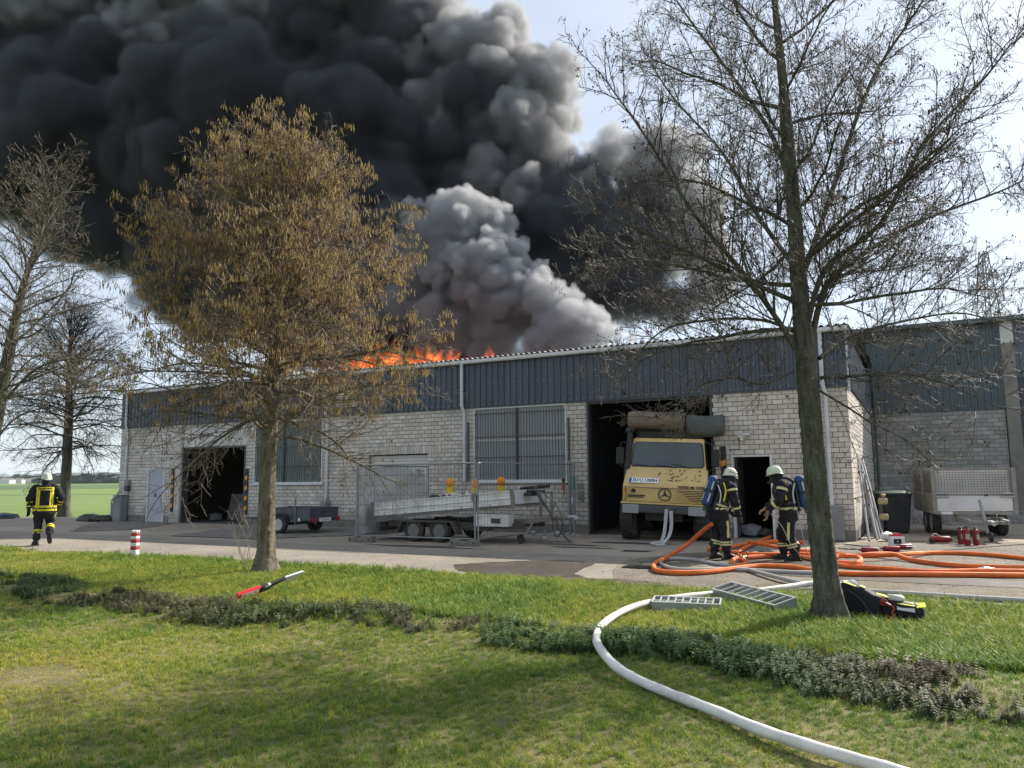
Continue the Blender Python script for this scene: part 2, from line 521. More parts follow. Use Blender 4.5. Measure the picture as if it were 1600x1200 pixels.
# ------------------------------------------------------------------ the hall
def brick_mat(name, stops, stain=(0.20, 0.215, 0.19), stain_amt=0.35, grime_h=0.7):
    m, nt, b = new_mat(name)
    b.inputs['Roughness'].default_value = 0.85
    b.inputs['Specular IOR Level'].default_value = 0.25
    oi = N(nt, 'ShaderNodeObjectInfo'); ge = N(nt, 'ShaderNodeNewGeometry')
    ad = N(nt, 'ShaderNodeMath'); ad.operation = 'ADD'
    fr = N(nt, 'ShaderNodeMath'); fr.operation = 'FRACT'
    nt.links.new(oi.outputs['Random'], ad.inputs[0]); nt.links.new(ge.outputs['Random Per Island'], ad.inputs[1])
    nt.links.new(ad.outputs[0], fr.inputs[0])
    rp = N(nt, 'ShaderNodeValToRGB'); el = rp.color_ramp.elements
    while len(el) < len(stops): el.new(.5)
    for e, (p_, c_) in zip(el, stops): e.position = p_; e.color = tuple(c_) + (1,)
    nt.links.new(fr.outputs[0], rp.inputs['Fac'])
    n1 = N(nt, 'ShaderNodeTexNoise', Scale=0.9, Detail=6.0, Roughness=.6)
    nt.links.new(ge.outputs['Position'], n1.inputs['Vector'])
    r2 = N(nt, 'ShaderNodeValToRGB')
    r2.color_ramp.elements[0].position = .45; r2.color_ramp.elements[0].color = (0,0,0,1)
    r2.color_ramp.elements[1].position = .72; r2.color_ramp.elements[1].color = (stain_amt,)*3 + (1,)
    nt.links.new(n1.outputs['Fac'], r2.inputs['Fac'])
    m1 = N(nt, 'ShaderNodeMixRGB'); m1.inputs['Color2'].default_value = tuple(stain) + (1,)
    nt.links.new(rp.outputs['Color'], m1.inputs['Color1']); nt.links.new(r2.outputs['Color'], m1.inputs['Fac'])
    # splashed dirt near the ground
    sx = N(nt, 'ShaderNodeSeparateXYZ'); nt.links.new(ge.outputs['Position'], sx.inputs[0])
    n4 = N(nt, 'ShaderNodeTexNoise', Scale=3.0, Detail=5.0); nt.links.new(ge.outputs['Position'], n4.inputs['Vector'])
    hz = N(nt, 'ShaderNodeMath'); hz.operation = 'MULTIPLY_ADD'; hz.inputs[1].default_value = .9; hz.inputs[2].default_value = -.45
    nt.links.new(n4.outputs['Fac'], hz.inputs[0])
    zz = N(nt, 'ShaderNodeMath'); zz.operation = 'ADD'; nt.links.new(sx.outputs['Z'], zz.inputs[0]); nt.links.new(hz.outputs[0], zz.inputs[1])
    mr = N(nt, 'ShaderNodeMapRange'); mr.inputs['From Min'].default_value = 0.0; mr.inputs['From Max'].default_value = grime_h
    mr.inputs['To Min'].default_value = 0.65; mr.inputs['To Max'].default_value = 0.0
    nt.links.new(zz.outputs[0], mr.inputs['Value'])
    m2 = N(nt, 'ShaderNodeMixRGB'); m2.inputs['Color2'].default_value = (0.16, 0.155, 0.13, 1)
    nt.links.new(mr.outputs['Result'], m2.inputs['Fac']); nt.links.new(m1.outputs['Color'], m2.inputs['Color1'])
    n3 = N(nt, 'ShaderNodeTexNoise', Scale=26.0, Detail=4.0, Roughness=.7)
    nt.links.new(ge.outputs['Position'], n3.inputs['Vector'])
    m3 = N(nt, 'ShaderNodeMixRGB'); m3.blend_type = 'OVERLAY'; m3.inputs['Fac'].default_value = .35
    bw = N(nt, 'ShaderNodeRGBToBW'); nt.links.new(n3.outputs['Color'], bw.inputs[0])
    nt.links.new(m2.outputs['Color'], m3.inputs['Color1']); nt.links.new(bw.outputs[0], m3.inputs['Color2'])
    nt.links.new(m3.outputs['Color'], b.inputs['Base Color'])
    bp = N(nt, 'ShaderNodeBump', Strength=.35, Distance=.006)
    nt.links.new(n3.outputs['Fac'], bp.inputs['Height']); nt.links.new(bp.outputs['Normal'], b.inputs['Normal'])
    return m

m_brick = brick_mat('sand_lime_brick', [(0.0, (0.52, 0.47, 0.41)), (0.35, (0.58, 0.53, 0.47)), (0.7, (0.63, 0.58, 0.52)), (0.9, (0.66, 0.615, 0.56)), (1.0, (0.71, 0.675, 0.625))])
m_brick2 = brick_mat('grey_block', [(0.0, (0.27, 0.255, 0.235)), (0.4, (0.32, 0.305, 0.285)), (0.8, (0.36, 0.345, 0.325)), (1.0, (0.40, 0.385, 0.365))], stain=(0.17, 0.215, 0.175), stain_amt=.55)
m_mortar = mat('mortar', (0.12, 0.11, 0.10), .95, var=.3, scale=5)
m_plinth = mat('concrete_plinth', (0.20, 0.19, 0.175), .9, var=.25, scale=4, dirt=.6)
m_clad = mat('blue_grey_sheet_steel', (0.056, 0.073, 0.104), .42, metal=0.0, var=.14, scale=1.3, bump=.03, bscale=12, dirt=.25, dirt_col=(0.10, 0.11, 0.10), dscale=1.1, coords='Object', spec=.5)
def streaks(m, col, amt, lo=.52, hi=.75, sx=5.0, sz=.22, coords='Position'):
    """rain streaks: noise drawn out down the wall"""
    nt = m.node_tree; b = nt.nodes['Principled BSDF']; lk = b.inputs['Base Color'].links[0]; src = lk.from_socket
    ge = N(nt, 'ShaderNodeNewGeometry'); mp = N(nt, 'ShaderNodeMapping'); mp.inputs['Scale'].default_value = (sx, sx, sz)
    nt.links.new(ge.outputs['Position'], mp.inputs['Vector'])
    nz = N(nt, 'ShaderNodeTexNoise', Scale=1.0, Detail=5.0, Roughness=.6); nt.links.new(mp.outputs[0], nz.inputs['Vector'])
    rp = N(nt, 'ShaderNodeValToRGB'); rp.color_ramp.elements[0].position = lo; rp.color_ramp.elements[0].color = (0,0,0,1); rp.color_ramp.elements[1].position = hi; rp.color_ramp.elements[1].color = (amt,)*3+(1,)
    nt.links.new(nz.outputs['Fac'], rp.inputs['Fac'])
    mx = N(nt, 'ShaderNodeMixRGB'); mx.inputs['Color2'].default_value = tuple(col)+(1,)
    nt.links.new(rp.outputs['Color'], mx.inputs['Fac']); nt.links.new(src, mx.inputs['Color1']); nt.links.new(mx.outputs['Color'], b.inputs['Base Color'])
streaks(m_clad, (0.12, 0.125, 0.12), .45); streaks(m_clad, (0.028, 0.034, 0.042), .5, .55, .7, 2.0, .15)
streaks(m_brick, (0.28, 0.27, 0.24), .38, .55, .78, 2.6, .3); streaks(m_brick, (0.20, 0.23, 0.19), .4, .58, .75, 1.1, .6)
m_clad2 = mat('grey_green_sheet_steel', (0.082, 0.108, 0.122), .5, var=.14, scale=1.3, bump=.03, bscale=12, dirt=.3, dirt_col=(0.10, 0.12, 0.10), dscale=1.0)
m_clad3 = mat('violet_grey_sheet_steel', (0.12, 0.135, 0.17), .5, var=.1, scale=1.3, bump=.03)
m_fibre = mat('fibre_cement', (0.30, 0.29, 0.275), .9, var=.25, scale=3, dirt=.6, dscale=2)
m_white = mat('white_painted_metal', (0.66, 0.67, 0.68), .45, var=.08, scale=3, bump=.04, dirt=.35, dirt_col=(0.30, 0.30, 0.27), dscale=3)
m_pvc = mat('pale_grey_pipe', (0.60, 0.62, 0.65), .4, var=.08, scale=3, bump=.02, dirt=.4, dirt_col=(0.28, 0.28, 0.26), dscale=2.4)
m_render = mat('white_render', (0.62, 0.61, 0.58), .9, var=.1, scale=2, dirt=.4, dirt_col=(.35, .34, .3), dscale=2)
m_doorgrey = mat('grey_door_paint', (0.42, 0.44, 0.475), .5, var=.08, scale=2, bump=.04, dirt=.3, dirt_col=(.2, .2, .2), dscale=2)
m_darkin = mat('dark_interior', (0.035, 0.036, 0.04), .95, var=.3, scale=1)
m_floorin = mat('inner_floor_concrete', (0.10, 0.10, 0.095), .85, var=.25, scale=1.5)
m_glassgrey = mat('ribbed_plastic_glazing', (0.31, 0.325, 0.35), .35, var=.12, scale=1.2, bump=.03, dirt=.5, dirt_col=(.30, .30, .28), dscale=.7, spec=.5)
m_greenglass = mat('green_grey_glazing', (0.16, 0.19, 0.18), .35, var=.2, scale=1.2, bump=.03, dirt=.4, dirt_col=(.2, .21, .2), dscale=.8)
m_steel = mat('galvanised_steel', (0.40, 0.41, 0.42), .5, metal=.55, var=.2, scale=9, bump=.08, dirt=.4, dirt_col=(.20, .19, .17), dscale=5)
m_darksteel = mat('dark_steel', (0.075, 0.08, 0.085), .55, metal=.3, var=.25, scale=8, bump=.1)
m_black = mat('black_rubber', (0.018, 0.018, 0.018), .75, var=.3, scale=8, bump=.15, dirt=.4, dirt_col=(.08, .075, .065), dscale=6)
m_blackpl = mat('black_plastic', (0.02, 0.021, 0.023), .45, var=.2, scale=8, bump=.06)
m_orange_s = mat('orange_reflector', (0.75, 0.30, 0.02), .4, var=.15, scale=9, bump=.05)
m_greypl = mat('grey_plastic_box', (0.22, 0.23, 0.235), .55, var=.12, scale=4, bump=.05, dirt=.3)
m_conc = mat('weathered_concrete', (0.245, 0.23, 0.205), .92, var=.28, scale=2.5, bump=.35, bscale=30, dirt=.6, dirt_col=(.10, .10, .085), dscale=1.6)

hall = empty('warehouse', FA, FANG, 'long pale brick industrial hall with dark blue corrugated cladding and a burning roof', 'building')
HU = 27.25          # length of the front
ZC, ZE = 3.75, 5.22
# openings: (u0,u1,z0,z1)
DOOR1 = (1.80, 2.70, 0, 2.04); GATE1 = (3.70, 7.05, 0, 3.66); WIN1 = (7.50, 10.68, 1.46, 3.68)
ROLL = (12.67, 15.0, 0, 2.37); WIN2 = (16.69, 19.78, 1.48, 3.72); GATE2 = (20.42, 23.96, 0, 3.75); DOOR3 = (24.45, 25.38, 0, 2.07)
OPEN = [DOOR1, GATE1, WIN1, ROLL, WIN2, GATE2, DOOR3]
SOLD = (12.10, 15.50, 2.375, 2.625)
PLZ = 0.25

def solid_cells(u0, u1, z0, z1, opens):
    """the wall minus its openings as rectangles"""
    cuts = sorted({u0, u1} | {x for o_ in opens for x in o_[:2] if u0 < x < u1})
    cells = []
    for a, b in zip(cuts[:-1], cuts[1:]):
        mid = (a+b)/2
        hs = sorted([(o_[2], o_[3]) for o_ in opens if o_[0] < mid < o_[1]])
        z = z0
        for h0, h1 in hs:
            if h0 > z + 1e-6: cells.append((a, b, z, min(h0, z1)))
            z = max(z, h1)
        if z < z1 - 1e-6: cells.append((a, b, z, z1))
    return cells
for (a, b, c, d) in solid_cells(0, HU, 0, ZC, OPEN): MB().box(a, b, 0.014, 0.30, c, d).build('wall', m_mortar, hall)
for (a, b, c, d) in solid_cells(0, HU, 0, PLZ, [q for q in OPEN if q[2] < .1]): MB().box(a, b, -0.012, 0.013, 0, d).build('plinth', m_plinth, hall)

def brick_rows(u0, u1, z0, z1, opens, bl, bh, j, seed):
    r_ = random.Random(seed); out = []
    nrow = int(round((z1 - z0) / bh))
    for k in range(nrow):
        za, zb = z0 + k*bh + j/2, z0 + (k+1)*bh - j/2
        zm = (za+zb)/2
        holes = sorted([(o_[0], o_[1]) for o_ in opens if o_[2] < zm < o_[3]])
        spans = []; x = u0
        for h0, h1 in holes:
            if h0 > x: spans.append((x, h0))
            x = max(x, h1)
        if x < u1: spans.append((x, u1))
        off = (0 if k % 2 else bl/2)
        for (a, b) in spans:
            n0 = math.floor((a - off)/bl)
            i = n0
            while off + i*bl < b:
                x0, x1 = off + i*bl + j/2, off + (i+1)*bl - j/2
                x0, x1 = max(x0, a + .004), min(x1, b - .004)
                if x1 - x0 > .03: out.append((x0, x1, za, zb, r_.uniform(-.0028, .0028)))
                i += 1
    return out
_unit_brick = {}
def unit_brick(material, key):
    if key not in _unit_brick:
        mb = MB()
        # front face chamfered box, unit size, ~40 triangles
        mb.cbox(-.5, .5, -.5, .5, -.5, .5, .02)
        _unit_brick[key] = mb.mesh('brick', material)
    return _unit_brick[key]
def lay(rows, parent, material, key, pick, depth=.034, flip=None):
    """the bricks that show largest are parts of their own; the rest are joined"""
    rows = sorted(rows, key=pick)
    near, rest = rows[:300], rows[300:]
    for (x0, x1, za, zb, dv) in near:
        o = link('brick', unit_brick(material, key), parent)
        o.location = ((x0+x1)/2, -0.002 + dv + depth/2 - .008, (za+zb)/2)
        o.scale = (x1-x0, depth, zb-za)
    mb = MB()
    for (x0, x1, za, zb, dv) in rest:
        b = .004
        f, g = -0.010 + dv, .02
        mb.add([(x0,g,za),(x1,g,za),(x1,g,zb),(x0,g,zb),(x0,f+b,za),(x1,f+b,za),(x1,f+b,zb),(x0,f+b,zb),(x0+b,f,za+b),(x1-b,f,za+b),(x1-b,f,zb-b),(x0+b,f,zb-b)],
               [(0,1,5,4),(1,2,6,5),(2,3,7,6),(3,0,4,7),(4,5,9,8),(5,6,10,9),(6,7,11,10),(7,4,8,11),(8,9,10,11)])
    o = mb.build('bricks', material, parent); o['kind'] = 'stuff'
    return o
rows = brick_rows(0, HU, PLZ, ZC, OPEN + [SOLD], .25, .125, .014, 1)
lay(rows, hall, m_brick, 'front', lambda r_: (-(r_[1] > 24.05), -(r_[1]-r_[0] > .2) if r_[1] > 24.05 else 0, -r_[0]))
# soldier course over the roller door: each brick on end
mb = MB(); mb.cbox(-.5, .5, -.5, .5, -.5, .5, .02); me_s = mb.mesh('brick', m_brick)
x = SOLD[0]
while x < SOLD[1] - .05:
    o = link('brick', me_s, hall); o.location = (x + .0565, .003 + random.uniform(-.003, .003), (SOLD[2]+SOLD[3])/2); o.scale = (.105, .036, .24); x += .1172
# side wall of the hall towards the cage trailer
side = brick_rows(0.0, 11.0, PLZ, ZC, [], .25, .125, .011, 5)
sw = MB()
for (x0, x1, za, zb, dv) in side:
    b = .004; f, g = HU + 0.0115 + dv, HU - .01
    sw.add([(g,x0,za),(g,x1,za),(g,x1,zb),(g,x0,zb),(f-b,x0,za),(f-b,x1,za),(f-b,x1,zb),(f-b,x0,zb),(f,x0+b,za+b),(f,x1-b,za+b),(f,x1-b,zb-b),(f,x0+b,zb-b)],
           [(0,1,5,4),(1,2,6,5),(2,3,7,6),(3,0,4,7),(4,5,9,8),(5,6,10,9),(6,7,11,10),(7,4,8,11),(8,9,10,11)])
o = sw.build('bricks', m_brick, hall); o['kind'] = 'stuff'
mb = MB(); mb.box(HU-.30, HU-.002, .31, 20, 0, ZC); mb.box(0.002, .30, .31, 20, 0, ZC); mb.box(0, HU, 20.002, 20.3, 0, 5.2); mb.build('side_wall', m_mortar, hall)
mb = MB(); mb.box(HU-.006, HU+.013, 0.014, 11, 0, PLZ); mb.build('plinth', m_plinth, hall)

# inside: dark rooms
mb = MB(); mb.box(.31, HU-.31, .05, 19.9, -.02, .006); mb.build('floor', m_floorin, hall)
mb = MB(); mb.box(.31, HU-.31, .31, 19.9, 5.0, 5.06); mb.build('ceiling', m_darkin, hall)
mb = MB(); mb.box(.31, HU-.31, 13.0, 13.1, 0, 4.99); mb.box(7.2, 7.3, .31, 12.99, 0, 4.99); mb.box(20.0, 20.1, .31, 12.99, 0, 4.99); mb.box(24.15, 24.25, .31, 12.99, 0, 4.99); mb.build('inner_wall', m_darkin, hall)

# cladding sheets: five ribs each
def clad_sheet(z0, z1, n=5, p=.207, d=.036):
    prof = []
    for k in range(n):
        x = k*p
        prof += [(x, 0), (x+.112, 0), (x+.130, -d), (x+.189, -d)]
    prof.append((n*p, 0))
    mb = MB()
    V = [(x, y, z0) for x, y in prof] + [(x, y, z1) for x, y in prof]
    m_ = len(prof)
    mb.add(V, [(i, i+1, m_+i+1, m_+i) for i in range(m_-1)])
    return mb
def clad_run(parent, u0, u1, v, z0, z1, material, n=5):
    p = .207; Wd = n*p; me = clad_sheet(z0, z1, n).mesh('cladding_sheet', material)
    x = u0
    while x < u1 - .02:
        if x + Wd <= u1 + .02: o = link('cladding_sheet', me, parent)
        else:
            k = max(1, int(round((u1-x)/p))); o = clad_sheet(z0, z1, k).build('cladding_sheet', material, parent)
        o.location = (x, v + random.uniform(-.002, .002), 0); x += Wd
clad_run(hall, -0.02, HU, -.03, ZC + .006, 5.14, m_clad)
mb = MB(); mb.box(0, HU, .0, .2, ZC+.01, 5.15); mb.box(0.0, .2, .21, 20, ZC+.01, 5.15); mb.box(HU-.2, HU, .21, 20, ZC+.01, 5.15); mb.build('cladding_backing', m_darksteel, hall)
me = clad_sheet(ZC+.006, 5.14).mesh('cladding_sheet', m_clad)
for k in range(11):
    o = link('cladding_sheet', me, hall); o.rotation_euler = (0, 0, R(90)); o.location = (HU+.03, k*1.035, 0)
mb = MB(); mb.box(-.03, HU+.03, -.045, .012, ZC-.035, ZC); mb.build('drip_flashing', m_clad, hall)
mb = MB()
for k in range(int(HU/.207)):
    for z in (ZC+.07, 4.45):
        mb.add([(k*.207+.05+dx*.009, -.034, z+dz*.009) for dx, dz in ((-1,-1),(1,-1),(1,1),(-1,1))], [(0,1,2,3)])
o = mb.build('screws', m_white, hall); o['kind'] = 'stuff'

# roof of corrugated fibre-cement with a burnt-through opening
def roof_sheet(u0, u1, v0, v1, z0, z1, amp=.028, wl=.177):
    n = int((u1-u0)/wl*6)
    V = []
    for (v, z) in ((v0, z0), (v1, z1)):
        for i in range(n+1):
            u = u0 + (u1-u0)*i/n
            V.append((u, v, z + amp*math.sin(2*math.pi*u/wl)))
    m_ = n+1
    VV = V + [(x, y, z-.008) for x, y, z in V]
    F = [(i, i+1, m_+i+1, m_+i) for i in range(n)] + [(2*m_+i, 3*m_+i, 3*m_+i+1, 2*m_+i+1) for i in range(n)] + [(i, 2*m_+i, 2*m_+i+1, i+1) for i in range(n)]
    return MB().add(VV, F)
rz = lambda v: 5.265 + .055*v if v < 10 else 5.265 + .55 - .055*(v-10)
roof_mb = MB()
for (a, b, c, d) in ((-.15, HU+.15, -.2, 4.5), (-.15, 7, 4.5, 10), (23.5, HU+.15, 4.5, 10), (-.15, 7, 10, 15), (23.5, HU+.15, 10, 15), (-.15, HU+.15, 15, 20.4)):
    s_ = roof_sheet(a, b, c, d, rz(c), rz(d)); roof_mb.add(s_.v, s_.f)
roof_mb.build('roof', m_fibre, hall)
# gutter, in lengths, with brackets
mb = MB()
gprof = [(-.20,5.215),(-.20,5.13),(-.17,5.10),(-.10,5.10),(-.075,5.13),(-.075,5.22),(-.085,5.22),(-.085,5.135),(-.105,5.112),(-.165,5.112),(-.188,5.135),(-.188,5.215)]
mb.prism(gprof, -.16, HU+.12, 'x'); mb.build('gutter', m_white, hall)
mb = MB()
for k in range(34): mb.box(.2+k*.8, .225+k*.8, -.206, -.2005, 5.11, 5.22)
o = mb.build('gutter_brackets', m_pvc, hall)
def downpipe(u, ztop=5.10, zbot=.9, zj=3.72, box=None):
    mb = MB()
    mb.tube([(u, -.14, ztop), (u, -.135, 4.3), (u, -.135, zj+.10), (u+.02, -.11, zj), (u+.05, -.075, zj-.12), (u+.05, -.07, zj-.3), (u+.05, -.07, zbot)], .05, 12)
    d = mb.build('downpipe', m_pvc, hall, smooth=True)
    c = MB()
    for z in (zj+.12, zj-.22, zj-.9, 1.9): c.tube([(u+(.0 if z > zj else .05), -.135 if z > zj else -.07, z-.03), (u+(.0 if z > zj else .05), -.135 if z > zj else -.07, z+.03)], .057, 12)
    c.build('pipe_collar', m_pvc, d, smooth=True)
    if box:
        b = MB(); b.cbox(u-.11, u+.21, -.19, -.03, box[0], box[1], .02); b.build('drain_box', m_greypl, d)
downpipe(.42, zbot=1.55); downpipe(10.88, zbot=.85, box=(.62, .86)); downpipe(16.33, zbot=1.5); downpipe(26.72, zbot=.86)

# double-leaf grey door
def add_door1():
    a, b, z0, z1 = DOOR1
    f = MB(); f.box(a-.05, a+.015, -.03, .09, 0, z1+.05); f.box(b-.015, b+.05, -.03, .09, 0, z1+.05); f.box(a+.016, b-.016, -.03, .09, z1, z1+.05)
    d = f.build('door_frame', m_white, hall)
    w = MB(); w.cbox(a+.018, a+.40, .01, .05, .015, z1-.005, .006); w.build('door_leaf', m_doorgrey, d)
    w = MB(); w.cbox(a+.405, b-.018, -.01, .03, .015, z1-.005, .006); w.build('door_leaf', m_doorgrey, d)
    h = MB(); h.cbox(a+.44, a+.47, -.06, -.0105, .98, 1.12, .006); h.build('door_handle', m_darksteel, d)
add_door1()
# first gate: white lintel panel, steel jambs
a, b, _, _ = GATE1
mb = MB(); mb.box(a+.002, b-.002, .03, .25, 2.87, 3.655); mb.build('lintel', m_render, hall)
mb = MB(); mb.box(a-.01, a+.06, -.02, .16, 0, 2.868); mb.box(b-.06, b+.01, -.02, .16, 0, 2.868); mb.box(a+.061, b-.061, .0, .16, 2.80, 2.868); mb.build('gate_frame', m_darksteel, hall)
mb = MB(); mb.cbox(3.12, 3.64, -.055, -.0135, 0.0, 3.72, .008)
o = mb.build('pier', m_render, hall)
pr = brick_rows(3.12, 3.64, .0, 3.72, [], .25, .124, .011, 9)
mb = MB()
for (x0, x1, za, zb, dv) in pr: mb.box(x0, x1, -.066+dv, -.05, za, zb)
o = mb.build('bricks', m_brick, hall); o['kind'] = 'stuff'
# second gate: steel jambs and dark head
a, b, _, _ = GATE2
mb = MB(); mb.box(a-.012, a+.05, -.02, .2, 0, ZC); mb.box(b-.05, b+.012, -.02, .2, 0, ZC); mb.box(a+.051, b-.051, .02, .2, ZC-.10, ZC); mb.build('gate_frame', m_darksteel, hall)
# single door opening with pale frame, door standing open inside
a, b, _, z1 = DOOR3
mb = MB(); mb.box(a-.045, a+.012, -.03, .14, 0, z1+.045); mb.box(b-.012, b+.045, -.03, .14, 0, z1+.045); mb.box(a+.0125, b-.0125, -.03, .14, z1-.005, z1+.045)
df = mb.build('door_frame', m_white, hall)
mb = MB(); mb.cbox(a+.02, a+.06, .16, 1.0, .02, z1-.02, .006); mb.build('door_leaf', m_darksteel, df)

# windows with steel bars
def window(rect, glaz, mullion, rails, sill=True, nb=30, guard=True, top_strip=.25):
    a, b, z0, z1 = rect
    f = MB(); t = .05
    f.box(a, b, -.025, .06, z0, z0+t); f.box(a, b, -.025, .06, z1-t, z1); f.box(a, a+t, -.025, .06, z0+t+.001, z1-t-.001); f.box(b-t, b, -.025, .06, z0+t+.001, z1-t-.001)
    w = f.build('window', m_white, hall)
    # translucent ribbed glazing, two panes
    for (p0, p1) in ((a+t, mullion-.02), (mullion+.02, b-t)):
        g = MB(); n = int((p1-p0)/.10); prof = []
        for k in range(n):
            x = p0 + (p1-p0)*k/n; s = (p1-p0)/n
            prof += [(x, .05), (x+s*.55, .05), (x+s*.7, .035), (x+s*.9, .035)]
        prof.append((p1, .05))
        V = [(x, y, z0+t) for x, y in prof] + [(x, y, z1-t) for x, y in prof]; m_ = len(prof)
        g.add(V, [(i, i+1, m_+i+1, m_+i) for i in range(m_-1)])
        g.build('pane', glaz, w)
    m2 = MB(); m2.box(mullion-.02, mullion+.02, -.02, .056, z0+t, z1-t); m2.build('mullion', m_darksteel, w)
    rb = MB()
    for z in rails: rb.box(a+.03, b-.03, -.062, -.045, z-.012, z+.012)
    rb.build('bar_rail', m_darksteel, w)
    step = (b-a-.12)/nb
    bar = MB().box(-.006, .006, -.044, -.032, z0+.08, z1-.12).mesh('bar', m_darksteel)
    for k in range(nb+1):
        o = link('bar', bar, w); o.location = (a+.06+k*step, 0, 0)
    if sill:
        s = MB(); s.cbox(a-.06, b+.06, -.075, .0, z0-.055, z0-.002, .01); s.build('sill', m_white, w)
    return w
w1 = window(WIN1, m_greenglass, 8.9, (2.05, 2.75, 3.4), nb=26)
w2 = window(WIN2, m_glassgrey, 18.17, (2.20, 2.82, 3.52), nb=32)
mb = MB(); mb.box(WIN2[0]+.06, WIN2[1]-.06, .028, .033, 2.69, 2.76); mb.build('glazing_rail', m_render, w2)
# folded-back guard posts beside the windows
MB().cbox(16.50, 16.55, -.10, -.05, 1.5, 3.3, .006).build('guard_post', m_darksteel, hall); MB().cbox(19.86, 19.91, -.12, -.06, .4, 3.3, .006).build('guard_post', m_darksteel, hall)

# roller door with its slats
a, b, _, z1 = ROLL
slat = MB().prism([(.10, 0), (.088, .02), (.083, .05), (.088, .08), (.10, .098), (.11, .098), (.11, 0)], 0, b-a-.02, 'x').mesh('slat', m_render)
rd = MB().box(a+.005, a+.05, .06, .16, 0, z1-.004).box(b-.05, b-.005, .06, .16, 0, z1-.004).build('roller_door', m_steel, hall)
for k in range(23):
    o = link('slat', slat, rd); o.location = (a+.01, 0, .02 + k*.101)
# vent in the cladding
vf = MB(); va, vb, z0, z1 = 11.35, 12.16, 4.05, 4.85
vf.box(va-.03, vb+.03, -.085, -.066, z0-.03, z0); vf.box(va-.03, vb+.03, -.085, -.066, z1, z1+.03); vf.box(va-.03, va, -.085, -.066, z0, z1); vf.box(vb, vb+.03, -.085, -.066, z0, z1)
vo = vf.build('vent', m_render, hall)
vbk = MB().box(va, vb, -.0675, -.0665, z0, z1).build('vent_backing', m_darksteel, vo)
sl = MB().add([(va, -.07, 0), (vb, -.07, 0), (vb, -.095, -.055), (va, -.095, -.055), (va, -.066, 0), (vb, -.066, 0), (vb, -.091, -.057), (va, -.091, -.057)], [(0,1,2,3), (7,6,5,4), (0,4,5,1), (3,2,6,7)]).mesh('slat', m_render)
for k in range(9):
    o = link('slat', sl, vo); o.location = (0, 0, z0 + .10 + k*.085)
# wall lamp with sensor over the small door
mb = MB(); mb.cbox(24.62, 24.86, -.10, -.012, 2.56, 2.62, .01); mb.cbox(24.69, 24.76, -.20, -.012, 2.47, 2.555, .015); mb.cbox(24.75, 24.92, -.17, -.05, 2.60, 2.66, .02)
mb.build('wall_lamp', m_white, hall)
# cable run beside the door and steel switch boxes on the pier at the big gate
mb = MB(); mb.tube([(24.40, -.02, 2.2), (24.40, -.02, 2.26), (24.63, -.02, 2.26), (24.63, -.02, 2.5)], .012, 6); mb.build('cable_duct', m_darksteel, hall)
mb = MB(); mb.cbox(20.16, 20.28, -.07, -.012, 1.28, 1.42, .01); mb.cbox(20.14, 20.30, -.09, -.012, .94, 1.20, .01); mb.cbox(20.19, 20.26, -.12, -.09, 1.05, 1.12, .01)
mb.build('switch_box', m_greypl, hall)
# grey box on the pier under the right-hand downpipe
mb = MB(); mb.cbox(26.60, 27.02, -.20, -.014, .02, .84, .015); gb = mb.build('standpipe_box', m_greypl, hall)
mb = MB(); mb.box(26.63, 26.99, -.2045, -.2005, .08, .78); mb.build('box_lid', m_greypl, gb)
# yellow-black hazard boards on the gate sides
def hazard(u, v, z0, z1, w=.14):
    t = MB().cbox(u-w/2, u+w/2, v-.05, v, z0, z1, .012).build('edge_guard', m_blackpl, hall)
    n = int((z1-z0)/.4)
    for k in range(n):
        z = z0 + .2 + k*(z1-z0-.2)/n
        MB().add([(u-w*.42, v-.0525, z-.06), (u+w*.42, v-.0525, z+.0), (u+w*.42, v-.0525, z+.14), (u-w*.42, v-.0525, z+.08)], [(0,1,2,3)]).build('hazard_stripe', m_orange_s, t)
hazard(3.30, -.068, .42, 2.05); hazard(7.16, -.013, .35, 2.0); hazard(24.22, -.013, 1.2, 2.35)

# ------------------------------------------------------------------ neighbouring hall set back on the right
NV = 11.0
hall2 = empty('neighbouring_hall', FA, FANG, 'taller grey block hall with grey green cladding set back behind the cage trailer', 'building')
mb = MB(); mb.box(HU+.02, 31.5, NV+.014, NV+.3, 0, 3.78); mb.build('wall', m_mortar, hall2)
rows = brick_rows(HU+.04, 31.5, 0, 3.78, [], .34, .1453, .012, 12)
lay(rows, hall2, m_brick2, 'block', lambda r_: (-(r_[2] > 1.0), -r_[0]))
for o in [x for x in COL.objects if x.parent == hall2 and x.name.startswith('brick')]:
    o.location.y += NV
clad_run(hall2, HU+.03, 31.5, NV-.03, 3.785, 6.82, m_clad2)
mb = MB(); mb.box(HU-1.5, 45, NV+.32, NV+.5, 0, 6.82); mb.build('backing_wall', m_darksteel, hall2)
mb = MB(); mb.cbox(31.52, 31.93, NV-.10, NV+.30, 0, 6.05, .02); mb.build('concrete_column', m_conc, hall2)
mb = MB(); mb.cbox(31.53, 31.92, NV-.09, NV+.30, 6.055, 6.80, .01); mb.build('column_cap', m_render, hall2)
clad_run(hall2, 31.94, 44.5, NV-.02, 4.85, 6.82, m_clad3)
mb = MB(); mb.box(31.94, 44.5, NV+.0, NV+.3, 0, 4.845); mb.build('sliding_gate', mat('dark_blue_gate', (0.05, 0.06, 0.085), .5, var=.15, scale=2), hall2)
mb = MB(); mb.prism([(NV-.35, 6.83), (NV-.35, 6.98), (NV+12, 7.9), (NV+24, 6.98), (NV+24, 6.83)], HU-1.6, 45, 'x'); mb.build('roof', m_clad2, hall2)
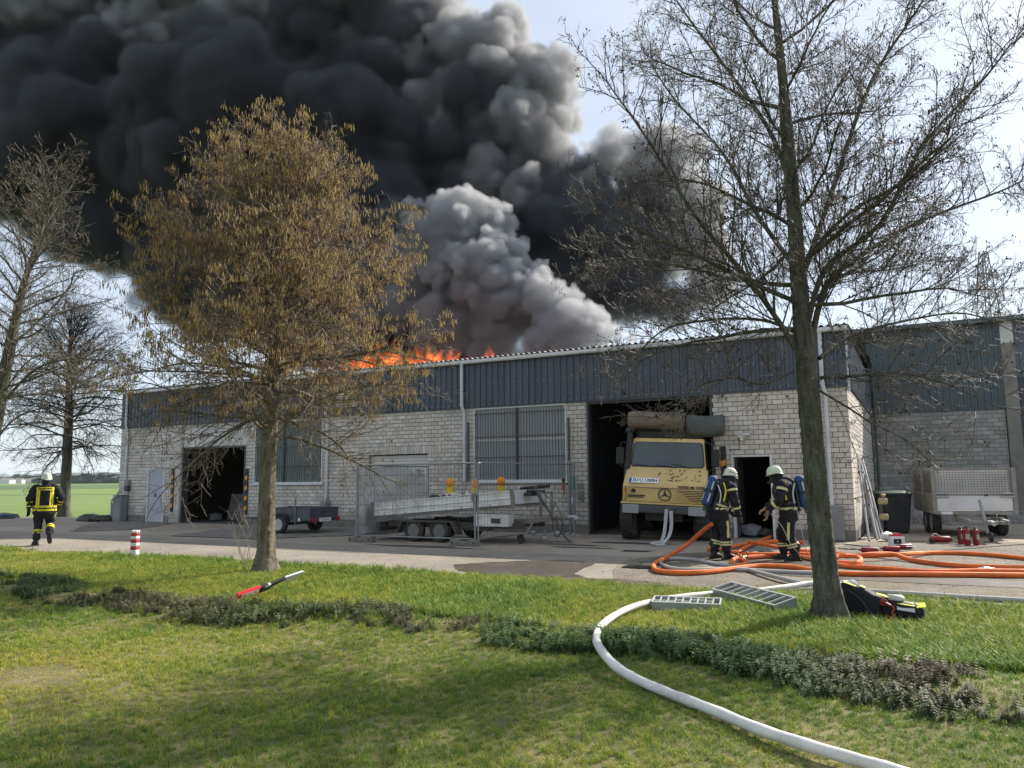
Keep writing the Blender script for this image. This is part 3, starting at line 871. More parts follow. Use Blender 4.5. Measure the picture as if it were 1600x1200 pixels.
mb = MB(); mb.tube([(27.42, NV-.06, .1), (27.42, NV-.06, 6.8)], .05, 10); mb.build('downpipe', mat('green_stained_pipe', (0.07, 0.10, 0.085), .6, var=.3, scale=3), hall2, smooth=True)
mb = MB(); mb.box(HU+.004, 27.3, .25, .31, ZC, 5.2); mb.tube([(27.31, -.03, 3.6), (27.30, -.03, 5.08)], .032, 10); mb.build('corner_pipe', m_pvc, hall, smooth=True)
# ------------------------------------------------------------------ trees
def bark_mat(name, c0, c1, lichen=(0.16, 0.20, 0.12), la=.5, bump=1.0):
    m, nt, b = new_mat(name)
    b.inputs['Roughness'].default_value = .92; b.inputs['Specular IOR Level'].default_value = .15
    tc = N(nt, 'ShaderNodeTexCoord')
    mp = N(nt, 'ShaderNodeMapping'); mp.inputs['Scale'].default_value = (1, 1, .22)
    nt.links.new(tc.outputs['Object'], mp.inputs['Vector'])
    n1 = N(nt, 'ShaderNodeTexNoise', Scale=15.0, Detail=8.0, Roughness=.7, Distortion=.6); nt.links.new(mp.outputs[0], n1.inputs['Vector'])
    mx = N(nt, 'ShaderNodeMixRGB'); mx.inputs['Color1'].default_value = tuple(c0)+(1,); mx.inputs['Color2'].default_value = tuple(c1)+(1,)
    rp = N(nt, 'ShaderNodeValToRGB'); rp.color_ramp.elements[0].position = .35; rp.color_ramp.elements[1].position = .68
    nt.links.new(n1.outputs['Fac'], rp.inputs['Fac']); nt.links.new(rp.outputs['Color'], mx.inputs['Fac'])
    n2 = N(nt, 'ShaderNodeTexNoise', Scale=3.5, Detail=8.0, Roughness=.75); nt.links.new(tc.outputs['Object'], n2.inputs['Vector'])
    r2 = N(nt, 'ShaderNodeValToRGB'); r2.color_ramp.elements[0].position = .5; r2.color_ramp.elements[0].color = (0,0,0,1)
    r2.color_ramp.elements[1].position = .66; r2.color_ramp.elements[1].color = (la,la,la,1)
    nt.links.new(n2.outputs['Fac'], r2.inputs['Fac'])
    m2 = N(nt, 'ShaderNodeMixRGB'); m2.inputs['Color2'].default_value = tuple(lichen)+(1,)
    nt.links.new(r2.outputs['Color'], m2.inputs['Fac']); nt.links.new(mx.outputs['Color'], m2.inputs['Color1'])
    n5 = N(nt, 'ShaderNodeTexNoise', Scale=38.0, Detail=3.0, Roughness=.6); nt.links.new(tc.outputs['Object'], n5.inputs['Vector'])
    r5 = N(nt, 'ShaderNodeValToRGB'); r5.color_ramp.elements[0].position = .62; r5.color_ramp.elements[0].color = (0,0,0,1); r5.color_ramp.elements[1].position = .70; r5.color_ramp.elements[1].color = (.7,.7,.7,1)
    nt.links.new(n5.outputs['Fac'], r5.inputs['Fac'])
    m5 = N(nt, 'ShaderNodeMixRGB'); m5.inputs['Color2'].default_value = (.30, .31, .26, 1)
    nt.links.new(r5.outputs['Color'], m5.inputs['Fac']); nt.links.new(m2.outputs['Color'], m5.inputs['Color1']); nt.links.new(m5.outputs['Color'], b.inputs['Base Color'])
    bp = N(nt, 'ShaderNodeBump', Strength=bump, Distance=.02); nt.links.new(n1.outputs['Fac'], bp.inputs['Height']); nt.links.new(bp.outputs['Normal'], b.inputs['Normal'])
    return m
m_bark_dark = bark_mat('dark_alder_bark', (0.035, 0.034, 0.028), (0.165, 0.155, 0.125), (0.10, 0.15, 0.075), .6, 1.6)
m_bark_grey = bark_mat('grey_alder_bark', (0.06, 0.052, 0.04), (0.26, 0.225, 0.175), (0.17, 0.18, 0.10), .5, 1.6)
m_twig = mat('twig_bark', (0.12, 0.105, 0.095), .6, var=.3, scale=3, bump=0, spec=.4)
m_twig_pale = mat('pale_twig_bark', (0.19, 0.155, 0.12), .6, var=.3, scale=3, bump=0, spec=.4)
m_twig_dark = mat('dark_twig_bark', (0.05, 0.042, 0.038), .7, var=.3, scale=3, bump=0)
m_cone = mat('old_cones', (0.028, 0.022, 0.018), .8, var=.3, scale=5, bump=0)
def island_mat(name, stops, rough=.8):
    m, nt, b = new_mat(name)
    b.inputs['Roughness'].default_value = rough; b.inputs['Specular IOR Level'].default_value = .2
    ge = N(nt, 'ShaderNodeNewGeometry')
    rp = N(nt, 'ShaderNodeValToRGB'); el = rp.color_ramp.elements
    while len(el) < len(stops): el.new(.5)
    for e, (p_, c_) in zip(el, stops): e.position = p_; e.color = tuple(c_)+(1,)
    nt.links.new(ge.outputs['Random Per Island'], rp.inputs['Fac']); nt.links.new(rp.outputs['Color'], b.inputs['Base Color'])
    return m
m_catkin = island_mat('yellow_brown_catkins', [(0, (0.13, 0.08, 0.038)), (.35, (0.225, 0.15, 0.06)), (.75, (0.33, 0.235, 0.085)), (1, (0.46, 0.36, 0.14))])
m_catkin_d = island_mat('dark_catkins', [(0, (0.075, 0.05, 0.035)), (.6, (0.12, 0.082, 0.055)), (1, (0.17, 0.12, 0.07))])

class Tubes:
    """many thin tubes gathered straight into numpy arrays"""
    def __init__(s): s.V, s.F, s.n = [], [], 0
    def add(s, P, r, k):
        P = np.asarray(P, float); m = len(P)
        T = np.empty_like(P); T[1:-1] = P[2:] - P[:-2]; T[0] = P[1]-P[0]; T[-1] = P[-1]-P[-2]
        T /= np.maximum(np.linalg.norm(T, axis=1), 1e-9)[:, None]
        ref = np.array([0., 0., 1.]) if abs(T[0, 2]) < .9 else np.array([1., 0., 0.])
        A = np.cross(T, ref); A /= np.maximum(np.linalg.norm(A, axis=1), 1e-9)[:, None]
        B = np.cross(T, A)
        a = np.arange(k) * (2*math.pi/k)
        R_ = np.asarray(r, float)
        V = P[:, None, :] + (A[:, None, :]*np.cos(a)[None, :, None] + B[:, None, :]*np.sin(a)[None, :, None]) * R_[:, None, None]
        s.V.append(V.reshape(-1, 3))
        i = np.arange(m-1)[:, None]*k; j = np.arange(k)[None, :]; j2 = (j+1) % k
        F = np.stack([i+j, i+j2, i+k+j2, i+k+j], -1).reshape(-1, 4) + s.n
        s.F.append(F); s.n += m*k
    def obj(s, name, material, parent, smooth=True):
        me = fast_mesh(name, np.concatenate(s.V), np.concatenate(s.F), material, smooth=smooth)
        return link(name, me, parent)

def spindles(name, P, L, r, lean, material, parent, segs=3, k=4):
    """hanging catkins / cones as little spindles; P tips of the twigs, lean sideways drift"""
    P = np.asarray(P); n = len(P)
    t = np.linspace(0, 1, segs+1)
    prof = np.sin(np.clip(t*.9+.08, 0, 1)*math.pi)**.45
    a = np.arange(k)*(2*math.pi/k)
    C = P[:, None, :] + np.stack([lean[:, 0:1]*t**2, lean[:, 1:2]*t**2, -L[:, None]*t], -1)
    V = np.repeat(C[:, :, None, :], k, 2)
    rad = (r[:, None]*prof[None, :])[:, :, None]
    V[..., 0] += rad*np.cos(a); V[..., 1] += rad*np.sin(a)
    base = (np.arange(n)*(segs+1)*k)[:, None, None]
    i = (np.arange(segs)*k)[None, :, None]; j = np.arange(k)[None, None, :]; j2 = (j+1) % k
    F = np.stack([base+i+j, base+i+k+j, base+i+k+j2, base+i+j2], -1).reshape(-1, 4)
    me = fast_mesh(name, V.reshape(-1, 3), F, material, smooth=True)
    return link(name, me, parent)

def rot_about(d, ang, rnd):
    """a direction at angle ang to d, in a random plane"""
    p = np.array([rnd.gauss(0, 1) for _ in range(3)]); p -= d*np.dot(p, d); p /= max(1e-6, np.linalg.norm(p))
    return d*math.cos(ang) + p*math.sin(ang)

def grow(p, d, L, nseg, wob, trop, rnd):
    """a wandering shoot; trop>0 turns up, <0 droops"""
    pts = [np.array(p, float)]; d = np.array(d, float); step = L/nseg
    for i in range(nseg):
        d = d + np.array([rnd.gauss(0, wob), rnd.gauss(0, wob), rnd.gauss(0, wob) + trop])
        d /= np.linalg.norm(d)
        pts.append(pts[-1] + d*step)
    return np.array(pts)

def sample(P, t):
    s = t*(len(P)-1); i = min(int(s), len(P)-2); f = s-i
    d = P[i+1]-P[i]
    return P[i]*(1-f)+P[i+1]*f, d/np.linalg.norm(d)

def make_tree(name, base, trunk_pts, trunk_r, limbs, par, seed, label, bark, twigm, group=None, roots=True):
    rnd = random.Random(seed)
    root = empty(name, base, 0, label, 'tree', group)
    B = np.array(base, float)
    TP = np.array([np.array(q) for q in trunk_pts], float) - B
    sp = np.array([list(v) for v in spline([Vector(q) for q in TP], 10)])
    zi = np.linspace(0, 1, len(sp)); tr = np.interp(zi, np.linspace(0, 1, len(trunk_r)), trunk_r)
    # trunk: bumpy, flared at the foot
    k = par.get('sides', 22); V, F = [], []
    rs = np.random.default_rng(seed); ph = rs.uniform(0, 6.28, 12)
    seglen = max(1, int(par.get('tr_div', 3)))
    dense = []
    for i in range(len(sp)-1):
        for q in range(seglen): dense.append(sp[i]*(1-q/seglen)+sp[i+1]*q/seglen)
    dense.append(sp[-1]); dense = np.array(dense); trd = np.interp(np.linspace(0, 1, len(dense)), zi, tr)
    for i, (c, r) in enumerate(zip(dense, trd)):
        z = c[2]
        for q in range(k):
            a = 2*math.pi*q/k
            f = 1 + .05*math.sin(2*a+ph[0]+z*.8) + .045*math.sin(5*a+ph[1]+z*1.3) + .035*math.sin(9*a+ph[2]-z*2.1)*math.sin(z*5+ph[3]) + rs.normal()*.034 + .03*math.sin(13*a+ph[5]+1.6*math.sin(z*2.3+ph[6]))*(.6+.4*math.sin(z*6+ph[7]))
            if z < .5: f += (.5-z)**2*2.6*(.6+.5*math.sin(4*a+ph[4]))
            V.append((c[0]+r*f*math.cos(a), c[1]+r*f*math.sin(a), z if i else -.08))
    for i in range(len(dense)-1):
        for q in range(k):
            q2 = (q+1) % k; F.append((i*k+q, i*k+q2, (i+1)*k+q2, (i+1)*k+q))
    link('trunk', fast_mesh('trunk', V, F, bark, smooth=True), root)
    big, fine = Tubes(), Tubes()
    tips, nodes = [], []
    ztop = sp[-1][2]
    def trunk_at(z):
        i = np.searchsorted(sp[:, 2], z); i = min(max(i, 1), len(sp)-1)
        f = (z-sp[i-1][2])/(sp[i][2]-sp[i-1][2]); return sp[i-1]*(1-f)+sp[i]*f, tr[i]
    L1 = []
    for lb in limbs:                                   # limbs read off the photograph: a path of points
        P = np.array([list(v) for v in spline([Vector(q)-Vector(base) for q in lb['pts']], 5)])
        L1.append((P, lb['r']*.6, lb.get('droop', 0)))
    nl = par['limbs']; z0, z1 = par['z0'], par['z1']
    az = rnd.uniform(0, 6.28)
    for i in range(nl):
        t = (i+.5)/nl; z = z0 + (z1-z0)*t**par.get('zpow', .9)
        az += 2.4 + rnd.gauss(0, .35)
        c, r = trunk_at(z)
        h = (z-z0)/(ztop-z0)
        L = par['reach'](h)*rnd.uniform(.75, 1.1)
        el = R(par['el0'] + (par['el1']-par['el0'])*h + rnd.gauss(0, 8))
        d = np.array([math.cos(az)*math.cos(el), math.sin(az)*math.cos(el), math.sin(el)])
        P = grow(c, d, L, 9, par.get('wob', .10), par['trop'](h), rnd)
        L1.append((P, max(.007, min(r*.45, .005+.0085*L)), par['trop'](h)))
    tw = par.get('twr', .0028)
    for P, r0, tp in L1:
        m = len(P); seg = np.linalg.norm(np.diff(P, axis=0), axis=1).sum()
        big.add(P, r0*(1-np.linspace(0, 1, m))**.8 + tw*1.3, 6)
        n2 = max(3, int(seg/par['d2']))
        for a in range(n2):
            t = .10 + .90*(a+rnd.random())/n2
            if t > 1: t = 1
            p, d = sample(P, min(t, .999))
            d2 = rot_about(d, R(rnd.uniform(28, 62)), rnd)
            d2[2] += par.get('up2', .12); d2 /= np.linalg.norm(d2)
            L2 = par['l2']*(1-.62*t)*rnd.uniform(.55, 1.2)*min(1.3, .5+seg/3)
            Q = grow(p, d2, L2, 5, .13, par['trop2'] + tp*.4, rnd)
            big.add(Q, min(.009, r0*.26*(1-t*.6))*(1-np.linspace(0, 1, 6))**.8 + tw, 4)
            n3 = max(2, int(L2/par['d3']))
            for b in range(n3):
                t3 = .12 + .88*(b+rnd.random())/n3
                p3, dd = sample(Q, min(t3, .999))
                d3 = rot_about(dd, R(rnd.uniform(25, 65)), rnd)
                L3 = par['l3']*rnd.uniform(.4, 1.2)*(1-.4*t3)
                S = grow(p3, d3, L3, 3, .16, par['trop3'], rnd)
                fine.add(S, np.array([1.15, 1.0, .85, .6])*tw, 3)
                tips.append(S[-1]); nodes.append(S[1])
                for c_ in range(par['n4']):
                    p4, d4 = sample(S, rnd.uniform(.2, .99))
                    d4 = rot_about(d4, R(rnd.uniform(25, 70)), rnd)
                    e = p4 + d4*par['l4']*rnd.uniform(.5, 1.2)
                    fine.add(np.array([p4, e]), np.array([.85, .55])*tw, 3)
                    tips.append(e)
    lm = big.obj('limbs', par.get('limbm', bark), root)
    lm['kind'] = 'stuff'
    cr = fine.obj('crown', twigm, root); cr['kind'] = 'stuff'
    tips = np.array(tips)
    rs2 = np.random.default_rng(seed+1)
    def hang(nm, n, Lr, rr, material, clus=1, spread=.02, sel=None, segs=3, k=4, lean=.25):
        src = tips if sel is None else tips[sel(tips)]
        if len(src) == 0: return
        idx = rs2.integers(0, len(src), max(1, n//clus))
        P = np.repeat(src[idx], clus, 0) + rs2.normal(size=(len(idx)*clus, 3))*[spread, spread, spread*.5]
        L = rs2.uniform(*Lr, len(P)); r = rs2.uniform(*rr, len(P))
        o = spindles(nm, P, L, r, rs2.normal(size=(len(P), 2))*lean*L[:, None], material, root, segs, k)
        o['kind'] = 'stuff'
    for h in par['hang']: hang(**h)
    return root, tips

# the bare alder in front on the right
def wp(px, py, Y): return tuple(cam_at(px, py, Y))
T2 = (3.45, 8.58, 0.0)
tr2 = [(3.45, 8.58, 0), (3.405, 8.58, .8), (3.38, 8.58, 1.54), (3.35, 8.58, 2.62), (3.32, 8.6, 3.73), (3.31, 8.62, 4.87), (3.28, 8.62, 6.06), (3.22, 8.6, 7.28), (3.15, 8.6, 8.6), (3.12, 8.6, 9.9)]
limbs2 = [
 dict(pts=[wp(1243,545,8.58), wp(1215,500,8.4), wp(1160,425,8.0), wp(1085,335,7.7), wp(1010,215,7.5), wp(935,110,7.4)], r=.055),
 dict(pts=[wp(1262,560,8.55), wp(1290,450,8.8), wp(1345,400,9.2), wp(1440,345,9.7), wp(1560,300,10.2), wp(1600,280,10.4)], r=.06),
 dict(pts=[wp(1258,520,8.6), wp(1290,420,8.3), wp(1375,350,7.9), wp(1440,230,7.7), wp(1540,120,7.6), wp(1585,60,7.6)], r=.05),
 dict(pts=[wp(1255,430,8.6), wp(1300,300,9.0), wp(1360,130,9.4), wp(1430,20,9.6), wp(1480,-60,9.8)], r=.055),
 dict(pts=[wp(1240,300,8.6), wp(1200,200,8.9), wp(1130,100,9.2), wp(1070,20,9.4), wp(1020,-60,9.5)], r=.045),
 dict(pts=[wp(1243,420,8.6), wp(1180,330,9.0), wp(1130,240,9.5), wp(1050,150,9.9), wp(1000,70,10.2)], r=.045),
 dict(pts=[wp(1245,520,8.6), wp(1190,500,8.9), wp(1110,500,9.3), wp(1030,520,9.6), wp(970,590,9.8)], r=.035, droop=-.03),
 dict(pts=[wp(1240,470,8.6), wp(1170,440,8.1), wp(1090,400,7.7), wp(1000,360,7.5), wp(925,330,7.4)], r=.04),
 dict(pts=[wp(1283,590,8.55), wp(1330,588,8.2), wp(1400,582,8.0), wp(1480,600,7.9), wp(1570,640,7.9)], r=.032, droop=-.04),
 dict(pts=[wp(1280,560,8.6), wp(1330,525,9.0), wp(1420,500,9.4), wp(1510,490,9.7), wp(1590,520,9.9)], r=.038, droop=-.02),
 dict(pts=[wp(1280,610,8.55), wp(1330,640,8.3), wp(1360,660,8.2), wp(1420,690,8.1), wp(1450,720,8.1)], r=.018, droop=-.05),
 dict(pts=[wp(1240,580,8.6), wp(1190,600,8.3), wp(1140,590,8.0), wp(1080,610,7.9), wp(1050,650,7.9)], r=.022, droop=-.06),
 dict(pts=[wp(1262,480,8.7), wp(1320,430,9.5), wp(1400,420,10.2), wp(1480,400,10.8)], r=.035),
 dict(pts=[wp(1262,400,8.5), wp(1330,330,7.9), wp(1420,280,7.4), wp(1500,200,7.0)], r=.035),
]
par2 = dict(limbs=30, z0=3.1, z1=9.3, reach=lambda h: 2.2*(1-h*.72)+.25, el0=8, el1=58, trop=lambda h: .035 if h > .25 else -.035, d2=.10, l2=1.15, d3=.058, l3=.32, n4=3, l4=.09,
    trop2=.05, trop3=.045, up2=.30, twr=.0027, wob=.10,
    hang=[dict(nm='cones', n=12000, Lr=(.012, .024), rr=(.006, .0095), material=m_cone, clus=3, spread=.018, segs=2, k=4),
          dict(nm='catkins', n=13000, Lr=(.03, .075), rr=(.0028, .0042), material=m_catkin_d, clus=2, spread=.015, segs=2, k=3)])
make_tree('alder_tree', T2, tr2, [.150, .135, .126, .115, .09, .073, .056, .038, .022, .009], limbs2, par2, 21,
          'big bare alder full of small dark cones standing in the grass beside the equipment bag', m_bark_dark, m_twig, 'trees along the lawn')

# the alder hung with yellow catkins
T1 = (-4.30, 13.52, 0.0)
tr1 = [(-4.30, 13.52, 0), (-4.315, 13.52, .8), (-4.31, 13.52, 1.6), (-4.27, 13.52, 3.29), (-4.22, 13.55, 5.05), (-4.21, 13.55, 6.5), (-4.22, 13.55, 7.6)]
def reach1(h): return (2.75 if h < .40 else 2.75 - (h-.40)*3.5) * (1 if h > .1 else .8+2*h) + .2
par1 = dict(limbs=88, z0=2.35, z1=7.35, reach=reach1, el0=2, el1=46, trop=lambda h: .028 if h > .35 else (-.035 if h < .14 else .0), d2=.15, l2=1.15, d3=.115, l3=.38, n4=2, l4=.10,
    trop2=-.005, trop3=-.05, twr=.0034, wob=.12, zpow=.95,
    hang=[dict(nm='catkins', n=43000, Lr=(.055, .115), rr=(.005, .0075), material=m_catkin, clus=6, spread=.045, sel=lambda t: (t[:, 2] > 2.2 + np.random.default_rng(3).uniform(0, 2.0, len(t))) & (np.sin(t[:, 0]*2.9+1)+np.sin(t[:, 1]*3.1)+np.sin(t[:, 2]*3.7+t[:, 0]*1.3) + np.random.default_rng(9).normal(size=len(t))*.5 > -.75 - .25*np.clip(t[:, 2]-4, 0, 4)), segs=2, k=3, lean=.2),
          dict(nm='cones', n=3000, Lr=(.016, .026), rr=(.008, .012), material=m_cone, clus=3, spread=.025, segs=2, k=4)])
limbs1 = [dict(pts=[wp(425,690,13.52), wp(470,640,13.3), wp(540,610,13.0), wp(610,600,12.8), wp(680,620,12.7)], r=.03, droop=-.04),
          dict(pts=[wp(425,600,13.52), wp(350,600,13.2), wp(270,640,12.9), wp(240,690,12.8)], r=.03, droop=-.05),
          dict(pts=[wp(428,640,13.52), wp(380,660,13.1), wp(330,690,12.8), wp(310,730,12.7)], r=.018, droop=-.06),
          dict(pts=[wp(428,560,13.5), wp(520,560,13.0), wp(620,540,12.7), wp(690,530,12.6)], r=.04, droop=-.02)]
make_tree('alder_tree', T1, tr1, [.165, .148, .134, .105, .077, .046, .012], limbs1, par1, 5,
          'alder covered in hanging yellow brown catkins in front of the left part of the hall', m_bark_grey, m_twig_pale, 'trees along the lawn')

# the bare tree at the left edge
T3 = (-12.31, 17.75, 0.0)
tr3 = [(-12.31, 17.75, 0), (-12.17, 17.75, 1.6), (-12.02, 17.75, 3.14), (-11.82, 17.75, 4.8), (-11.62, 17.75, 6.2), (-11.3, 17.75, 7.5), (-11.0, 17.75, 8.7)]
par3 = dict(limbs=46, z0=3.0, z1=8.4, reach=lambda h: 2.7*(1-h*.66)+.3, el0=15, el1=62, trop=lambda h: .03 if h > .3 else 0.0, d2=.18, l2=1.2, d3=.15, l3=.42, n4=2, l4=.12,
    trop2=.02, trop3=.03, twr=.0038, wob=.12,
    hang=[dict(nm='cones', n=2600, Lr=(.016, .028), rr=(.008, .013), material=m_cone, clus=3, spread=.03, segs=2, k=4),
          dict(nm='catkins', n=3500, Lr=(.04, .09), rr=(.0045, .006), material=m_catkin_d, clus=3, spread=.03, segs=2, k=3)])
limbs3 = [dict(pts=[wp(-5,640,17.75), wp(40,590,17.4), wp(75,568,17.1), wp(130,560,16.8), wp(190,570,16.5)], r=.05),
          dict(pts=[wp(14,500,17.75), wp(60,475,18.2), wp(105,455,18.6), wp(120,425,18.8), wp(170,420,19)], r=.05),
          dict(pts=[wp(0,620,17.75), wp(50,560,18.1), wp(110,555,18.5), wp(110,600,18.6)], r=.03, droop=-.04),
          dict(pts=[wp(-10,690,17.75), wp(30,650,17.3), wp(90,640,17.0), wp(150,690,16.8)], r=.03, droop=-.05)]
make_tree('alder_tree', T3, tr3, [.19, .165, .14, .11, .075, .04, .012], limbs3, par3, 33,
          'tall leaning bare tree at the left edge of the lawn with reddish brown twigs', m_bark_dark, m_twig_pale, 'trees along the lawn')

# the round bare tree by the field
T4 = (-21.2, 36.5, -0.05)
tr4 = [(-21.2, 36.5, -.05), (-21.22, 36.5, 2.0), (-21.25, 36.5, 4.3), (-21.36, 36.5, 6.6), (-21.4, 36.5, 8.2), (-21.45, 36.5, 9.6)]
par4 = dict(limbs=84, z0=2.9, z1=9.3, reach=lambda h: (3.9 if h < .5 else 3.9-(h-.5)*5.2)*(1 if h > .15 else .92)+.2, el0=2, el1=48, trop=lambda h: .02 if h > .45 else -.055, d2=.22, l2=1.3, d3=.18, l3=.55, n4=2, l4=.18,
    trop2=-.01, trop3=-.03, twr=.0050, wob=.12, limbm=m_twig_dark, tr_div=1, sides=14,
    hang=[dict(nm='cones', n=2600, Lr=(.03, .05), rr=(.014, .02), material=m_cone, clus=3, spread=.05, segs=2, k=4)])
make_tree('alder_tree', T4, tr4, [.26, .215, .185, .14, .09, .02], [], par4, 52,
          'round headed bare tree with a dark trunk standing at the edge of the green field', m_bark_dark, m_twig_dark, 'trees along the lawn')

# thin bare shoots beside the catkin tree
def shoots(name, base, n, h, seed, label, spread=.12):
    rnd = random.Random(seed); root = empty(name, base, 0, label, 'shrub'); t = Tubes()
    for i in range(n):
        a = rnd.uniform(0, 6.28); d = np.array([math.cos(a)*.35, math.sin(a)*.35, 1.0]); d /= np.linalg.norm(d)
        L = h*rnd.uniform(.6, 1.1)
        P = grow((rnd.gauss(0, spread), rnd.gauss(0, spread), -.02), d, L, 6, .09, .02, rnd)
        t.add(P, np.linspace(.006, .0025, 7), 4)
        for k in range(6):
            p, dd = sample(P, rnd.uniform(.3, .98)); e = grow(p, rot_about(dd, R(40), rnd), L*.22, 2, .1, .05, rnd); t.add(e, [.003, .0025, .002], 3)
    o = t.obj('stems', m_twig_pale, root); o['kind'] = 'stuff'
shoots('bare_shoots', (-4.72, 13.75, 0), 7, 1.15, 3, 'thin bare shoots sprouting just left of the catkin tree trunk')
# ------------------------------------------------------------------ vehicles in the yard
m_alu = mat('dull_aluminium', (0.74, 0.75, 0.76), .42, metal=.25, var=.12, scale=3, bump=.05, dirt=.5, dirt_col=(.25, .24, .22), dscale=2.2)
m_alu_dirty = mat('dirty_zinc_steel', (0.24, 0.232, 0.21), .6, metal=.35, var=.2, scale=4, bump=.08, dirt=.7, dirt_col=(.17, .15, .12), dscale=2.5)
m_slate = mat('slate_grey_sheet', (0.075, 0.085, 0.105), .45, var=.12, scale=4, bump=.03, dirt=.4, dirt_col=(.12, .12, .11), dscale=3)
m_tyre = mat('tyre_rubber', (0.028, 0.028, 0.028), .8, var=.3, scale=10, bump=.2, dirt=.6, dirt_col=(.10, .095, .085), dscale=5)
m_rim = mat('silver_rim', (0.48, 0.48, 0.49), .4, metal=.6, var=.12, scale=9, bump=.03, dirt=.4, dirt_col=(.2, .19, .17), dscale=7)
m_under = mat('dark_underframe', (0.085, 0.082, 0.076), .7, metal=.2, var=.25, scale=5, bump=.08, dirt=.5, dirt_col=(.14, .125, .10))
m_rimdirty = mat('dirty_rim', (0.21, 0.207, 0.2), .55, metal=.3, var=.2, scale=9, bump=.05, dirt=.5, dirt_col=(.10, .09, .08), dscale=7)
m_red = mat('red_lamp_glass', (0.36, 0.02, 0.02), .25, var=.1, bump=0)
m_redpl = mat('red_paint', (0.42, 0.03, 0.03), .45, var=.15, scale=8, bump=.05, dirt=.3)
m_amber = mat('amber_lamp_glass', (0.80, 0.26, 0.02), .25, var=.12, scale=18, bump=.25, bscale=60)
m_yellowpl = mat('yellow_plastic', (0.70, 0.48, 0.02), .45, var=.1, bump=.02)
m_whitepl = mat('white_plastic', (0.75, 0.75, 0.75), .4, var=.05, bump=.02, dirt=.2)
m_plate = mat('plate_white', (0.78, 0.78, 0.78), .4, var=.03, bump=0)
m_print = mat('black_print', (0.012, 0.012, 0.013), .6, var=0, bump=0)
m_blueprint = mat('blue_print', (0.02, 0.06, 0.35), .5, var=0, bump=0)
m_truck = mat('faded_sand_yellow_paint', (0.62, 0.455, 0.185), .45, var=.07, scale=2, bump=.02, dirt=.22, dirt_col=(.16, .12, .07), dscale=2.6)
m_glass = mat('dusty_windscreen', (0.05, 0.065, 0.068), .08, var=.2, scale=.8, bump=0, dirt=.12, dirt_col=(.16, .17, .165), dscale=.8, spec=.7)
m_tarp_b = mat('brown_canvas', (0.20, 0.155, 0.115), .9, var=.25, scale=3, bump=.35, bscale=9, dirt=.4)
m_tarp_g = mat('grey_green_canvas', (0.085, 0.098, 0.095), .85, var=.3, scale=3, bump=.4, bscale=7, dirt=.4, dirt_col=(.17, .17, .16))
m_greyplate = mat('grey_light_cover', (0.30, 0.31, 0.31), .6, var=.06, bump=.02)
m_strap = mat('pale_strap_webbing', (0.42, 0.43, 0.42), .9, var=.3, scale=14, bump=.2)

def text_mesh(body, size, material, name='lettering', ext=0.0, sx=1.0, bold=.0):
    cu = bpy.data.curves.new(name, 'FONT'); cu.body = body; cu.size = size; cu.align_x = 'CENTER'; cu.align_y = 'CENTER'; cu.extrude = ext; cu.offset = bold; cu.resolution_u = 2
    t = bpy.data.objects.new(name, cu); COL.objects.link(t)
    bpy.context.view_layer.update()
    me = bpy.data.meshes.new_from_object(t.evaluated_get(bpy.context.evaluated_depsgraph_get()))
    bpy.data.objects.remove(t); bpy.data.curves.remove(cu)
    me.transform(Matrix.Diagonal((sx, 1, 1, 1)))
    me.materials.clear(); me.materials.append(material); me.name = name
    return me
def put_text(body, size, material, parent, M, **k):
    o = link('lettering', text_mesh(body, size, material, **k), parent); o.matrix_local = M; return o
# faces -y: text read from the front (x right, z up)
def face_front(x, y, z): return Matrix.Translation((x, y, z)) @ Matrix.Rotation(R(90), 4, 'X')

def wheel(parent, pos, r, w, axis='x', rimr=.6, lugs=0, rim_mat=None, holes=10, side=-1):
    """axis: spin axis; side: which way the outer face looks"""
    ax = Matrix.Rotation(R(90), 4, 'Y') if axis == 'x' else Matrix.Rotation(R(-90), 4, 'X')
    if side < 0: ax = ax @ Matrix.Rotation(R(180), 4, 'X')
    h = w/2
    t = MB()
    t.lathe([(r*rimr, -h*.8), (r*.86, -h), (r*.97, -h*.82), (r, -h*.5), (r, h*.5), (r*.97, h*.82), (r*.86, h), (r*rimr, h*.8), (r*rimr, -h*.8)], 36, ax, caps=False)
    if lugs:
        for k in range(lugs):
            a = 2*math.pi*k/lugs
            for s_ in (-1, 1):
                Mx = ax @ Matrix.Rotation(a + (.5*2*math.pi/lugs if s_ > 0 else 0), 4, 'Z') @ Matrix.Translation((r*1.005, 0, s_*h*.48)) @ Matrix.Rotation(R(28*s_), 4, 'X')
                t.cbox(-.02, .022, -r*2*math.pi/lugs*.30, r*2*math.pi/lugs*.30, -h*.52, h*.52, .008, Mx)
    wo = t.build('wheel', m_tyre, parent, smooth=True, loc=pos)
    g = MB()
    rr = r*rimr
    g.lathe([(rr*1.02, h*.80), (rr*.97, h*.88), (rr*.90, h*.80), (rr*.86, h*.45), (rr*.55, h*.42), (rr*.46, h*.60), (rr*.30, h*.66), (rr*.28, h*.74), (rr*.05, h*.76)], 30, ax)
    ro = g.build('rim', rim_mat or m_rim, wo, smooth=True)
    hl = MB()
    for k in range(holes):
        Mx = ax @ Matrix.Rotation(2*math.pi*k/holes, 4, 'Z') @ Matrix.Translation((rr*.70, 0, h*.465))
        hl.cbox(-rr*.19, rr*.19, -rr*.13, rr*.13, -.004, .006, .002, Mx)
    o = hl.build('rim_holes', m_black, wo); o['kind'] = 'stuff'
    return wo

